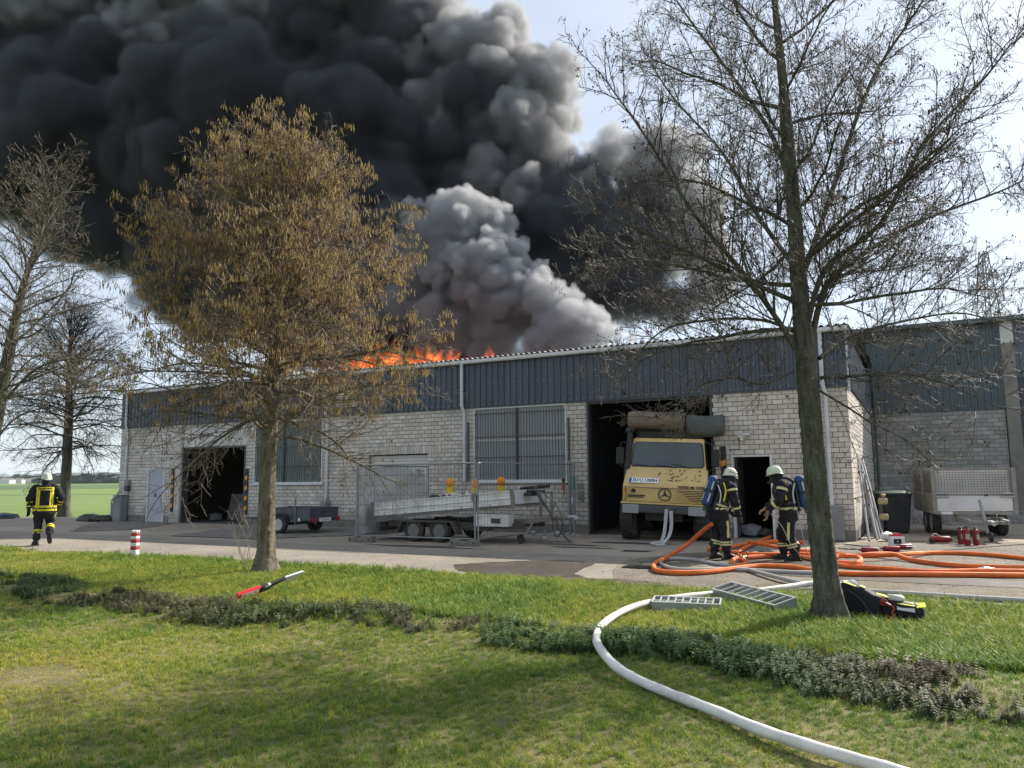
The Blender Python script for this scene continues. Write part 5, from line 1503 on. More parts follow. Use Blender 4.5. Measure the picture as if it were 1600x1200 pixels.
for x in (-.62, .62): MB().cbox(x-.045, x+.045, -.02, -.0125, zb+.0, zb+.025, .002).build('marker_lamp', m_plate, cg)
for y in (.95, 1.75):
    for s_ in (-1, 1): wheel(cg, (s_*(cw-.13), y, .32), .32, .22, 'x', .58, 0, None, 12, side=s_)
MB().cbox(-.62, .62, .02, .14, zb-.26, zb-.14, .012).build('cross_member', m_cageframe, cg)
MB().prism([(.3, zb-.28), (.3, zb-.12), (-1.35, .50), (-1.35, .40)], -.42, -.36, 'x').prism([(.3, zb-.28), (.3, zb-.12), (-1.35, .50), (-1.35, .40)], .36, .42, 'x').cbox(-.36, .36, -1.3, -1.2, .40, .48, .01).build('drawbar', m_cageframe, cg)
MB().cbox(-.07, .07, -1.62, -1.30, .40, .50, .015).cyl((0, -1.60, .45), (0, -1.78, .44), .05, 10).build('coupling', m_steel, cg)
jp = MB().tube([(-.04, -1.30, .20), (-.16, -1.32, .98)], .035, 10).tube([(-.16, -1.32, .98), (-.16, -1.34, 1.0), (-.04, -1.36, 1.03), (-.02, -1.36, 1.08)], .012, 6).build('jockey_post', m_steel, cg)
MB().cbox(-.06, .02, -1.39, -1.33, 1.06, 1.10, .01).build('crank_knob', m_blackpl, jp)
MB().lathe([(.02, -.03), (.10, -.035), (.115, -.02), (.115, .02), (.10, .035), (.02, .03)], 20, Matrix.Translation((.0, -1.36, .115)) @ Matrix.Rotation(R(90), 4, 'Y')).build('jockey_wheel', m_tyre, jp)
MB().tube(spline([(.05, -1.5, .5), (.12, -1.5, .62), (.18, -1.45, .55), (.2, -1.4, .4)], 5), .01, 5).build('breakaway_cable', m_blackpl, cg)
# ------------------------------------------------------------------ loose things in the yard
def GP(px, py, z=0.0):
    """ground point seen at photo pixel (reading positions off the photograph)"""
    a, b = cam_at(px, py, 10.0), Vector((0, 0, CAM_H))
    d = a - b; t = (z - CAM_H)/d.z
    return b + d*t

# wire fence panels on concrete feet
m_fence = mat('zinc_fence_tube', (0.27, 0.285, 0.29), .5, metal=.45, var=.15, scale=6, bump=.04)
m_fwire = mat('zinc_fence_wire', (0.10, 0.105, 0.108), .6, metal=.2, var=.1, bump=0)
def fence_panel(a, b, label, h=1.98, wires=True):
    a, b = Vector(a), Vector(b)
    pa, pb = W(a.x, a.y), W(b.x, b.y); d = pb-pa; L = d.length
    t = empty('mesh_fence', pa, math.atan2(d.y, d.x), label, 'fence panel', 'wire fence panels round the flatbed')
    MB().tube([(0, 0, .02), (0, 0, h)], .021, 8).build('post', m_fence, t, smooth=True); MB().tube([(L, 0, .02), (L, 0, h)], .021, 8).build('post', m_fence, t, smooth=True)
    MB().tube([(.021, 0, h-.03), (L-.021, 0, h-.03)], .019, 8).build('top_rail', m_fence, t); MB().tube([(.021, 0, .16), (L-.021, 0, .16)], .017, 8).build('bottom_rail', m_fence, t)
    w = MB(); n = int(L/.112)
    for k in range(1, n): w.box(k*L/n-.0017, k*L/n+.0017, -.006, -.002, .17, h-.04)
    for k in range(1, 7): w.box(.02, L-.02, -.001, .003, .16+k*(h-.2)/7-.0025, .16+k*(h-.2)/7+.0025)
    o = w.build('wire_mesh', m_fwire, t); o['kind'] = 'stuff'
    return t, L
fence_panel((15.75, -4.4), (19.30, -4.4), 'wire mesh fence panel standing right in front of the flatbed trailer')
fence_panel((19.36, -4.36), (20.08, -.35), 'wire mesh fence panel running from the flatbed back to the big window')
fp3, L3 = fence_panel((15.72, -4.3), (15.58, -.85), 'wire mesh fence panel with pale plastic sheeting tied to it')
# pale plastic sheeting tied to the third panel
def sheet(name, L, h, off, material, label, seed):
    rs = np.random.default_rng(seed); nx, nz = 34, 24; V = []
    for j in range(nz):
        for i in range(nx):
            x, z = L*i/(nx-1), .06 + h*j/(nz-1)
            y = .03*math.sin(x*4+z*2.2+seed) + .022*math.sin(z*7-x*3) + .018*math.sin(x*11+z*4) + rs.normal()*.006
            zz = z - (.05*math.sin(x*2.3+1) + .06*abs(math.sin(x*1.7)) if j == nz-1 else 0)
            V.append((x, off + y, zz))
    F = [(j*nx+i, j*nx+i+1, (j+1)*nx+i+1, (j+1)*nx+i) for j in range(nz-1) for i in range(nx-1)]
    me = fast_mesh(name, V, F, material, smooth=True); o = link(name, me); return tag(o, label, 'plastic sheet')
m_foil, nt_, b_ = new_mat('cloudy_plastic_film')
b_.inputs['Base Color'].default_value = (0.62, 0.62, 0.61, 1); b_.inputs['Roughness'].default_value = .32
nz_ = N(nt_, 'ShaderNodeTexNoise', Scale=2.2, Detail=5.0); mr_ = N(nt_, 'ShaderNodeMapRange'); mr_.inputs['To Min'].default_value = .78; mr_.inputs['To Max'].default_value = 1.0
tc_ = N(nt_, 'ShaderNodeTexCoord'); nt_.links.new(tc_.outputs['Object'], nz_.inputs['Vector'])
nt_.links.new(nz_.outputs['Fac'], mr_.inputs['Value']); nt_.links.new(mr_.outputs['Result'], b_.inputs['Alpha'])
o = sheet('plastic_sheet', L3-.06, 1.9, .05, m_foil, 'cloudy pale plastic sheet hanging on the fence panel at the left end of the flatbed', 2)
o.location = fp3.location; o.rotation_euler = fp3.rotation_euler
MB().cbox(0, .2, -.012, -.004, 1.72, 1.82, .002)
o = MB().cbox(3.0, 3.22, -.034, -.026, 1.74, 1.86, .002).build('fence_tag', m_plate, fp3)
MB().box(3.06, 3.16, -.0355, -.0345, 1.80, 1.825).build('dark_mark', m_print, o)
m_foot = mat('fence_foot_concrete', (0.22, 0.205, 0.175), .95, var=.25, scale=6, bump=.4, dirt=.5)
def foot(u, v, rz, lab):
    t = empty('concrete_block', W(u, v), FANG + rz, lab, 'fence foot', 'concrete feet under the fence panels')
    MB().cbox(-.36, -.12, -.115, .115, 0, .145, .015).cbox(.12, .36, -.115, .115, 0, .145, .015).cbox(-.119, .119, -.115, .115, 0, .11, .015).build('block', m_foot, t)
    for x in (-.30, .30): MB().cbox(x-.025, x+.025, -.1165, -.1145, .05, .10, .0005).build('hole', m_black, t)
foot(15.98, -4.45, 0, 'concrete fence foot under the left end of the front fence panel')
foot(19.05, -4.45, 0, 'concrete fence foot at the front fence corner by the flatbed wheels')
# bundle of fence posts with a green sleeve standing against the pier by the big gate
for k, (u, v, h, mt_, lb) in enumerate(((19.97, -.30, 2.05, m_fence, 'grey tube post standing beside the big window, left of two'), (20.13, -.36, 2.0, m_fence, 'grey tube post with a green sleeve beside the big window'))):
    p = MB().tube([(0, 0, 0), (.0, .01, h)], .035, 10).build('fence_post', mt_, None, smooth=True, loc=W(u, v)); tag(p, lb, 'post', 'tube posts by the big window')
    if k: MB().tube([(0, .004, 1.25), (0, .006, 1.62)], .041, 10).build('green_sleeve', mat('green_sleeve', (0.05, 0.22, 0.16), .6, var=.1), p)
tp = empty('red_white_tape', W(19.85, -.42), FANG, 'knot of red and white barrier tape hanging on the fence posts', 'tape')
MB().prism([(-.05, 1.48), (.02, 1.50), (.03, 1.30), (.0, 1.05), (-.03, 1.28)], -.01, .01, 'y').build('tape_tail', m_redpl, tp); MB().cbox(-.05, .04, -.03, .03, 1.46, 1.56, .02).build('knot', m_blackpl, tp)
MB().prism([(.22, 1.02), (.28, 1.03), (.27, .86), (.23, .88)], -.02, .0, 'y').build('white_tag', m_whitepl, tp)

# rubble at the foot of the pier
m_rub = mat('broken_brick', (0.46, 0.44, 0.41), .9, var=.3, scale=9, bump=.4)
def lump(name, loc, s, material, rz, seed, parent=None):
    rs = random.Random(seed); bm = bmesh.new(); bmesh.ops.create_icosphere(bm, subdivisions=1, radius=1)
    for v in bm.verts: v.co *= rs.uniform(.75, 1.15)
    for v in bm.verts: v.co = Vector((max(-.8, min(.8, v.co.x))*s[0], max(-.8, min(.8, v.co.y))*s[1], max(-.8, min(.8, v.co.z))*s[2]))
    me = bpy.data.meshes.new(name); bm.to_mesh(me); bm.free(); me.materials.append(material)
    return link(name, me, parent, loc, (0, 0, rz))
RUB = [(19.10, -.9, .10, .09, .08, 'first from the left'), (19.48, -.95, .14, .08, .10, 'second from the left'), (19.75, -.75, .18, .09, .09, 'third from the left, the largest'), (20.05, -.7, .09, .07, .06, 'under the tube posts'), (20.28, -.75, .08, .06, .05, 'rightmost at the wall'), (19.95, -2.0, .10, .08, .05, 'lying out on the yard by itself')]
for k, (u, v, a, b, c, lb) in enumerate(RUB):
    o = lump('brick_lump', W(u, v, c*.75), (a, b, c), m_rub, k*1.3, k); tag(o, 'broken pale brick lump below the big window, ' + lb, 'rubble', 'broken brick lumps by the pier')
mb = MB(); rs = random.Random(3)
for k in range(120):
    u, v = rs.uniform(18.9, 20.5), -abs(rs.gauss(.7, .35)); s = rs.uniform(.008, .03); p = W(u, v, s*.5)
    mb.cbox(p.x-s, p.x+s, p.y-s*.7, p.y+s*.7, 0.005, .005+s, .003)
o = mb.build('rubble', m_rub); tag(o, 'small brick crumbs scattered at the foot of the brick pier', 'rubble', kind='stuff')

# left end: cabinet, cloth, meter boxes, tarp
cbn = empty('power_cabinet', W(.52, -.22), FANG, 'grey standing power cabinet under the left downpipe with a white cloth over it', 'cabinet')
MB().cbox(-.30, .16, -.16, .16, 0, 1.02, .02).cbox(-.32, .18, -.18, .18, 1.02, 1.06, .01).build('housing', m_greypl, cbn); MB().cbox(-.27, .13, -.168, -.161, .1, .95, .004).build('door', m_greypl, cbn)
cl = MB(); V = []
for i in range(12):
    for j in range(8):
        t, w = i/11, j/7 - .5
        V.append((-.36 + .60*t + .10*w, -.20 - .05*math.sin(w*9+t*3) - .03*math.sin(t*11), .80 + .46*t + .26*w*(1-.4*t) - .03*math.sin(t*13)))
cl.add(V, [(i*8+j, (i+1)*8+j, (i+1)*8+j+1, i*8+j+1) for i in range(11) for j in range(7)])
o = cl.build('white_cloth', m_whitepl, None, smooth='all'); o.location = W(.52, -.22, .0); o.rotation_euler = (0, 0, FANG); tag(o, 'crumpled white cloth lying over the grey power cabinet', 'cloth')
mbx = empty('meter_box', W(.62, -.015), FANG, 'small grey socket box on the brick wall above the power cabinet', 'socket box')
MB().cbox(-.12, .13, -.12, 0, 1.42, 1.66, .012).build('case', m_greypl, mbx); MB().cbox(-.10, .12, -.14, 0, 1.20, 1.41, .012).build('socket_panel', m_darksteel, mbx)
o = MB().cbox(-.13, .13, -.13, .13, .0, .72, .015).build('cable_box', m_conc, None); o.location = W(-.22, .05); o.rotation_euler = (0, 0, FANG); tag(o, 'weathered concrete cable box at the left corner of the hall', 'box')
mt = MB(); rs = random.Random(8); rings = []
for i in range(11):
    t = i/10; ring = []
    for k in range(14):
        a = 2*math.pi*k/14; e = math.sin(math.pi*(t*.92+.04))**.5
        ring.append(Vector((-1.05+2.1*t, .55*e*math.cos(a), max(-.01, .28*e*(math.sin(a)*.9+.1)*(1+.2*math.sin(t*9))+rs.uniform(-.02, .02)))))
    rings.append(ring)
mt.loft(rings); o = mt.build('green_tarp', mat('dark_green_tarp', (0.028, 0.04, 0.034), .6, var=.3, scale=4, bump=.4, bscale=8), None, smooth='all'); o.location = W(-1.15, -.1); o.rotation_euler = (0, 0, FANG)
tag(o, 'dark green tarpaulin heap at the left corner of the hall', 'tarpaulin')
pal = empty('pallet', W(-.35, -.35), FANG, 'dark wooden pallet lying beside the green tarpaulin', 'pallet')
for k in range(5): MB().cbox(-.45, .45, -.36+k*.18-.05, -.36+k*.18+.05, .10, .122, .004).build('plank', brown, pal)
for k in (-.4, 0, .4): MB().cbox(k-.05, k+.05, -.38, .42, .005, .099, .004).build('bearer', brown, pal)

# inside the first gate
o = MB().cbox(-.6, .6, -.02, .02, 0, 1.05, .01).build('leaning_board', mat('grey_board', (0.13, 0.12, 0.12), .8, var=.15), None); o.location = W(4.9, 1.7, .02); o.rotation_euler = (R(-12), 0, FANG); tag(o, 'grey board leaning inside the left gate', 'board')
rk_ = empty('shelf_rack', W(6.35, 2.3), FANG, 'blue steel rack with odds and ends inside the left gate', 'rack')
for x in (-.5, .5):
    for y in (-.25, .25): MB().box(x-.03, x+.03, y-.03, y+.03, 0, 2.1).build('upright', mat('dark_blue_paint', (0.03, 0.05, 0.13), .5, var=.1), rk_)
for z in (.3, 1.0, 1.7): MB().box(-.5, .5, -.25, .25, z, z+.04).build('shelf', m_darksteel, rk_)
for k, (x, z, s) in enumerate(((-.25, .341, .13), (.2, .341, .1), (-.1, 1.041, .12), (.28, 1.041, .09))):
    o = MB().cbox(-s, s, -s*.8, s*.8, 0, s*1.7, .01).build('crate', m_greypl if k % 2 else m_conc, None); o.location = W(6.35+x, 2.3, z); o.rotation_euler = (0, 0, FANG)
    tag(o, ('left crate on the bottom shelf of the blue rack', 'right crate on the bottom shelf of the blue rack', 'left crate on the middle shelf of the blue rack', 'right crate on the middle shelf of the blue rack')[k], 'crate', 'crates on the blue rack')
sk = lump('refuse_sack', W(4.25, 1.2, .17), (.28, .25, .22), m_tarp_g, .4, 5); tag(sk, 'dark refuse sack on the floor inside the left gate', 'sack')
sk = lump('plastic_sack', W(24.75, .55, .16), (.38, .30, .24), mat('grey_plastic_sack', (0.23, 0.24, 0.26), .4, var=.2, scale=6, bump=.5, bscale=10), .4, 15); tag(sk, 'crumpled grey plastic sack lying in the open side door', 'sack')
sk = lump('plastic_sack', W(25.05, .75, .11), (.25, .26, .16), mat('brown_sack', (0.16, 0.14, 0.12), .6, var=.2, scale=6, bump=.5, bscale=10), .9, 25); tag(sk, 'flat brown sack behind the grey one in the open side door', 'sack')

# scaffold poles leaning on the side wall
for k, (b, t_, lb) in enumerate((((1358, 845), (1334, 718), 'leftmost of the leaning steel poles'), ((1371, 843), (1341, 720), 'second leaning steel pole from the left'), ((1375, 841), (1345, 722), 'third leaning steel pole from the left'), ((1380, 840), (1347, 716), 'rightmost of the leaning steel poles'))):
    p0 = GP(*b, .02); ytop = 20.0 + k*.35
    p1 = cam_at(t_[0], t_[1], ytop); u1, v1 = UV(p1)
    if u1 < HU+.055: p1 = W(HU+.06, v1, p1.z)
    o = MB().tube([(0, 0, 0), p1-p0], .028, 10).build('steel_pole', m_steel, None, smooth=True, loc=p0); tag(o, lb + ' beside the wheelie bins', 'pole', 'steel poles leaning on the side wall')
o = MB().cbox(-.02, .02, -.03, .03, 0, 1.5, .004).build('ladder_board', m_alu_dirty, None); o.location = W(27.62, 1.0, .02); o.rotation_euler = (R(-7), R(-6), FANG); tag(o, 'narrow speckled metal board standing behind the leaning poles', 'board')

# wheelie bins
m_bin = mat('dark_navy_plastic', (0.018, 0.024, 0.038), .5, var=.15, scale=4, bump=.04, dirt=.2)
m_bing = mat('dark_green_lid', (0.025, 0.05, 0.035), .4, var=.15, scale=4, bump=.04, dirt=.25, spec=.5)
def bin_(loc, rz, label, lidm):
    t = empty('wheelie_bin', loc, rz, label, 'wheelie bin', 'wheelie bins by the leaning poles')
    mb = MB(); rings = []
    for z, w, d in ((.06, .27, .25), (.10, .28, .26), (.98, .355, .36), (1.02, .375, .38), (1.05, .375, .38)):
        rings.append([Vector((x*w, y*d, z)) for x, y in ((-1, -.85), (-.9, -1), (.9, -1), (1, -.85), (1, .85), (.9, 1), (-.9, 1), (-1, .85))])
    mb.loft(rings).build('body', m_bin, t)
    lid = MB(); V = []
    nx, ny = 7, 5
    for j in range(ny):
        for i in range(nx):
            x, y = -.39+.78*i/(nx-1), -.41+.80*j/(ny-1)
            V.append((x, y, 1.065 + .07*(1-(x/.39)**4)*(1-((y+.01)/.41)**4) + .01))
    n0 = len(V); V += [(x, y, z-.03) for x, y, z in V]
    F = [(j*nx+i, j*nx+i+1, (j+1)*nx+i+1, (j+1)*nx+i) for j in range(ny-1) for i in range(nx-1)]
    F += [(i, i+1, n0+i+1, n0+i) for i in range(nx-1)] + [(j*nx, (j+1)*nx, n0+(j+1)*nx, n0+j*nx) for j in range(ny-1)] + [(j*nx+nx-1, (j+1)*nx+nx-1, n0+(j+1)*nx+nx-1, n0+j*nx+nx-1) for j in range(ny-1)]
    lid.add(V, F).build('lid', lidm, t, smooth=True)
    MB().tube([(-.32, .40, 1.02), (-.32, .46, 1.05), (.32, .46, 1.05), (.32, .40, 1.02)], .016, 6).build('handle', m_bin, t)
    MB().lathe([(.06, 0), (.07, .012), (.05, .02)], 14, Matrix.Translation((0, -.348, .86)) @ Matrix.Rotation(R(90), 4, 'X')).build('badge', m_black, t)
    for s_ in (-1, 1): wheel(t, (s_*.31, .22, .10), .10, .06, 'x', .5, 0, m_bin, 4, side=s_)
bin_(W(28.05, 3.3), FANG + R(14), 'dark wheelie bin in front, closest to the cage trailer', m_bing)
bin_(W(27.85, 4.1), FANG + R(12), 'dark wheelie bin standing behind the other one', m_bing)
# yellow pipe stand in front of the bins
ys = empty('pipe_stand', GP(1379, 839), FANG, 'dusty yellow steel stand with two brackets in front of the wheelie bin', 'stand')
m_dyel = mat('dusty_yellow_paint', (0.42, 0.34, 0.17), .6, var=.2, scale=6, bump=.1, dirt=.4)
MB().cbox(-.04, .04, -.03, .03, .02, 1.0, .006).cbox(-.13, .13, -.1, .1, .0, .03, .01).build('upright', m_darksteel, ys)
for z in (.42, .82): MB().cbox(-.05, .17, -.08, .08, z, z+.16, .03).build('bracket', m_dyel, ys)
MB().lathe([(.03, 0), (.06, .03), (.06, .06), (.02, .08)], 10, Matrix.Translation((.08, 0, 1.01))).build('cap', m_dyel, ys)

# gravel heap by the back wall
def heap(name, loc, rx, ry, h, material, label, n=26, seed=1, rz=0):
    rs = np.random.default_rng(seed); V = []
    for j in range(n):
        for i in range(n):
            x, y = -1+2*i/(n-1), -1+2*j/(n-1); r = math.hypot(x, y)
            z = h*max(0, 1-r)**.8*(1+.25*math.sin(5*x+seed)*math.sin(4*y)) + rs.normal()*.02*(r < 1) - .012*(r >= .98)
            V.append((x*rx, y*ry, z))
    F = [(j*n+i, j*n+i+1, (j+1)*n+i+1, (j+1)*n+i) for j in range(n-1) for i in range(n-1)]
    o = link(name, fast_mesh(name, V, F, material), None, loc, (0, 0, rz)); tag(o, label, 'gravel heap', kind='stuff'); return o
m_heap = ground_mat('pale_rubble_gravel', [(0.3, (0.20, 0.19, 0.17)), (0.6, (0.29, 0.275, 0.25)), (.8, (0.36, 0.34, 0.31))], scale=2, fine=18, bump=1.0, speck=(14, .9), bump_d=.06)
heap('gravel', W(29.0, 8.6), 1.6, 1.6, .95, m_heap, 'pale gravel heap behind the wheelie bins against the back wall', seed=3)
heap('gravel', W(31.6, 9.6), 2.2, 1.0, .38, m_heap, 'low rubble heap at the foot of the concrete column', seed=6, rz=FANG)

# fire extinguishers, air tank, white box
m_extred = mat('extinguisher_red', (0.23, 0.013, 0.02), .45, var=.1, scale=9, bump=.02)
m_lab = mat('pale_label', (0.40, 0.33, 0.27), .6, var=.1)
def extinguisher(loc, rot, label, h=.42, r=.062):
    t = empty('fire_extinguisher', loc, 0, label, 'fire extinguisher', 'red fire extinguishers on the gravel'); t.rotation_euler = rot
    MB().lathe([(r*.9, 0), (r, .02), (r, h*.74), (r*.92, h*.80), (r*.6, h*.86), (r*.34, h*.88), (r*.34, h*.92)], 18).build('cylinder', m_extred, t, smooth=True)
    MB().cbox(-.02, .055, -.014, .014, h*.92, h*.95, .004).cbox(-.02, .06, -.012, .012, h*.985, h*1.01, .004).cbox(-.022, .01, -.016, .016, h*.9, h*.98, .004).build('valve_handle', m_blackpl, t)
    MB().tube(spline([(-.02, 0, h*.93), (-.07, 0, h*.9), (-r-.02, 0, h*.7), (-r-.018, 0, h*.3)], 4), .011, 6).build('hose', m_blackpl, t)
    v = []; n = 8
    for k in range(n):
        a = -math.pi/2 - .8 + 1.6*k/(n-1); v += [((r+.0015)*math.cos(a), (r+.0015)*math.sin(a), h*.30), ((r+.0015)*math.cos(a), (r+.0015)*math.sin(a), h*.60)]
    MB().add(v, [(2*k, 2*k+2, 2*k+3, 2*k+1) for k in range(n-1)]).build('label', m_lab, t)
for (px, py, lb, h, rz) in ((1502, 850, 'left one of three upright fire extinguishers', .38, .3), (1512, 852, 'middle one of three upright fire extinguishers with a pale label', .42, -.2), (1526, 852, 'right one of three upright fire extinguishers beside the jockey wheel', .40, .5)):
    extinguisher(GP(px, py, .008), (0, 0, rz), lb, h)
for (px, py, lb, rz) in ((1371, 860, 'fire extinguisher lying on its side left of the white box', R(176)), (1405, 858, 'fire extinguisher lying right in front of the white box', R(174)), (1405, 855, 'fire extinguisher lying half behind the right corner of the white box', R(14))):
    p = GP(px, py, .06); extinguisher((p.x, p.y, .07), (R(90), 0, rz + R(90)), lb, .37, .055)
at_ = empty('air_tank', GP(1467, 849, .008), FANG+R(12), 'red compressed air tank with a carrying hoop lying on the gravel', 'air tank')
MB().lathe([(.03, -.32), (.09, -.31), (.115, -.27), (.115, .27), (.09, .31), (.03, .32)], 20, Matrix.Translation((.05, 0, .14)) @ Matrix.Rotation(R(90), 4, 'Y')).build('tank', m_extred, at_, smooth=True)
MB().cbox(-.30, -.16, -.11, .11, 0, .17, .02).build('base_block', m_blackpl, at_); MB().lathe([(.05, 0), (.06, .05), (.03, .09)], 10, Matrix.Translation((.36, 0, .14)) @ Matrix.Rotation(R(90), 4, 'Y')).build('valve', m_blackpl, at_)
MB().tube(spline([(-.2, 0, .15), (-.18, 0, .30), (-.08, 0, .34), (.04, 0, .27), (.05, 0, .25)], 5), .018, 6).build('carrying_hoop', m_whitepl, at_)
wb = empty('white_box', GP(1401, 855, .008), FANG+R(16), 'white plastic box with a dark label and red lid parts on the gravel', 'box')
MB().cbox(-.20, .20, -.15, .15, 0, .30, .012).build('case', m_whitepl, wb)
MB().cbox(-.11, .11, -.1535, -.1505, .10, .23, .001).build('label', m_print, wb); MB().lathe([(.016, 0), (.016, .002)], 12, face_front(0, -.1535, .165)).build('logo_dot', m_plate, wb)
MB().box(-.06, .06, -.1525, -.1505, .055, .08).build('grey_bar', m_greypl, wb)
MB().prism([(-.20, .301), (-.16, .36), (-.10, .34), (-.04, .39), (.10, .37), (.16, .33), (.20, .301)], -.12, .10, 'y').build('red_lid', mat('pinkish_red_plastic', (0.50, 0.05, 0.08), .4, var=.1), wb)
sk = lump('white_bag', GP(1386, 838, .12), (.20, .16, .15), m_whitepl, .3, 31); tag(sk, 'crumpled white bag lying left of the white box', 'bag')
o = lump('wheel_chock', GP(1542, 846, .03), (.09, .06, .05), m_conc, .2, 41); tag(o, 'small brown chock beside the jockey wheel of the cage trailer', 'chock')

at_.scale = (.64, .64, .64); wb.scale = (.72, .72, .80)

# bollard
bo = empty('bollard', GP(210, 872, 0), R(-10), 'red and white striped bollard standing at the lawn edge', 'bollard')
m_bw = mat('worn_white_paint', (0.70, 0.69, 0.66), .6, var=.08, scale=12, bump=.1, dirt=.3, dirt_col=(.3, .28, .24), dscale=7); m_br = mat('worn_red_paint', (0.36, 0.035, 0.04), .6, var=.15, scale=12, bump=.1, dirt=.25, dscale=7)
zz_ = [-.05, .17, .245, .315, .39, .455, .525]
for k in range(6):
    a, b = zz_[k], zz_[k+1]
    MB().cbox(-.068, .068, -.068, .068, a+.0005, b-.0005, .012).build('red_band' if k % 2 else 'white_band', m_br if k % 2 else m_bw, bo)
    MB().cbox(-.0695, -.058, -.0695, -.058, a+.002, b-.002, .002)
for x in (-.036, .036):
    for y in (-.036, .036): MB().lathe([(.034, .5255), (.034, .55), (.022, .575), (.002, .582)], 10, Matrix.Translation((x, y, 0))).build('rounded_top', m_bw, bo)
o = blob_ = uv_sheet('bare_soil', blob(*UV(GP(213, 874)), .32, .2, 22, .2, 3), .035, m_soil)

# folded net / dark cover on the road
nt2 = MB(); rs = random.Random(12); rings = []
for i in range(12):
    t = i/11; rings.append([Vector((-.36+.72*t, .17*math.sin(math.pi*(t*.9+.05))*math.cos(a), max(0, .10*math.sin(math.pi*(t*.9+.05))*(math.sin(a))) + rs.uniform(-.012, .015))) for a in [2*math.pi*k/16 for k in range(16)]])
nt2.loft(rings); o = nt2.build('net_bundle', mat('dark_olive_net', (0.05, 0.052, 0.038), .9, var=.5, scale=26, bump=.6, bscale=40), None, smooth='all', loc=GP(1003, 888), rot=(0, 0, R(-14))); tag(o, 'dark olive bundle of netting lying on the road left of the hoses', 'net')

# galvanised racks in the grass
m_galv = mat('weathered_zinc_plate', (0.36, 0.385, 0.375), .5, metal=.4, var=.2, scale=7, bump=.05, dirt=.4, dirt_col=(.2, .22, .19), dscale=4)
m_galvw = mat('bright_zinc_edge', (0.62, 0.63, 0.63), .4, metal=.4, var=.08, scale=8, bump=.02)
def rack(loc, rz, L, Wd, h, label, cells, tilt=0.0, rnd=1):
    t = empty('metal_rack', loc, rz, label, 'metal rack', 'galvanised racks on the grass'); t.rotation_euler = (tilt, 0, rz)
    MB().cbox(0, L, 0, .012, 0, h, .002).build('side_plate', m_galv, t); MB().cbox(0, L, Wd-.012, Wd, 0, h, .002).build('side_plate', m_galv, t)
    MB().cbox(.0, .012, .013, Wd-.013, 0, h, .002).build('end_plate', m_galv, t); MB().cbox(L-.012, L, .013, Wd-.013, 0, h, .002).build('end_plate', m_galv, t)
    e = MB()
    for y in (0, Wd-.012): e.box(-.006, L+.006, y-.004, y+.016, h+.001, h+.012)
    for x in (-.006, L-.012): e.box(x, x+.018, .017, Wd-.017, h+.001, h+.012)
    e.build('edge_rail', m_galvw, t)
    rs = random.Random(rnd)
    for k in range(1, cells):
        x = L*k/cells
        MB().box(x-.007, x+.007, .013, Wd-.017, h-.012, h+.006).build('rung', m_galvw, t)
        if rnd == 2:
            y = rs.choice((.35, .5, .62))*Wd
            MB().box(x-L/cells+.008, x-.008, y-.006, y+.006, h-.01, h+.008).build('cross_bar', m_galvw, t)
    return t
p0, p1 = GP(1019, 957), GP(1126, 962); d = p1-p0
rack((p0.x, p0.y, .02), math.atan2(d.y, d.x), d.length, .26, .10, 'flat galvanised rack lying in the grass, the left one of two', 9, R(7), 2)
p0, p1 = GP(1116, 938), GP(1214, 967); d = p1-p0
rack((p0.x, p0.y, .03), math.atan2(d.y, d.x), d.length, .30, .115, 'galvanised rack with open rungs in the grass, the right one of two', 8, R(14), 1)

# equipment bag beside the big tree
m_bagblk = mat('black_cordura', (0.012, 0.013, 0.018), .75, var=.3, scale=12, bump=.3, bscale=60)
m_neon = mat('neon_yellow_tape', (0.62, 0.70, 0.03), .55, var=.1, scale=9, bump=.05)
m_silver = mat('silver_reflective', (0.55, 0.56, 0.55), .4, var=.1, scale=9, bump=.05)
P = GP(1322, 966); bg = empty('equipment_bag', (P.x+.05, P.y+.05, .02), R(-24), 'black equipment bag with neon yellow patches leaning against the big tree', 'bag')
def soft_box(rings_spec, material, name, parent, seed=1, n=18, p=.5, jit=.008):
    rs = random.Random(seed); rings = []
    for (x, yc, zc, ry, rz_) in rings_spec:
        ring = []
        for k in range(n):
            a = 2*math.pi*k/n; c, s_ = math.cos(a), math.sin(a)
            ring.append(Vector((x + rs.uniform(-jit, jit), yc + ry*math.copysign(abs(c)**p, c) + rs.uniform(-jit, jit), zc + rz_*math.copysign(abs(s_)**p, s_) + rs.uniform(-jit, jit))))
        rings.append(ring)
    return MB().loft(rings).build(name, material, parent, smooth='all')
soft_box([(-.06, .03, .18, .02, .16), (-.04, .02, .19, .10, .18), (.06, .0, .185, .13, .18), (.18, .0, .165, .14, .155), (.30, .0, .13, .15, .12), (.34, 0, .125, .14, .11)], m_bagblk, 'back_pad', bg, 3)
soft_box([(.33, .0, .12, .13, .10), (.38, .0, .115, .16, .11), (.52, -.02, .10, .16, .10), (.68, -.02, .085, .15, .09), (.74, -.02, .08, .14, .075), (.76, -.02, .08, .05, .03)], m_bagblk, 'pouch', bg, 5)
def patch(x0, x1, y0, y1, z0, z1, material, name, sl=0.0, par=None):
    return MB().add([(x0, y0, z0), (x1, y0, z0-sl), (x1, y1, z1-sl), (x0, y1, z1), (x0, y0, z0-.008), (x1, y0, z0-sl-.008), (x1, y1, z1-sl-.008), (x0, y1, z1-.008)], [(0,1,2,3), (7,6,5,4), (0,4,5,1), (1,5,6,2), (2,6,7,3), (3,7,4,0)]).build(name, material, par or bg)
patch(-.03, .10, -.12, -.06, .385, .39, m_neon, 'neon_patch', .045); patch(.14, .19, -.10, -.03, .345, .35, m_neon, 'neon_patch', .02)
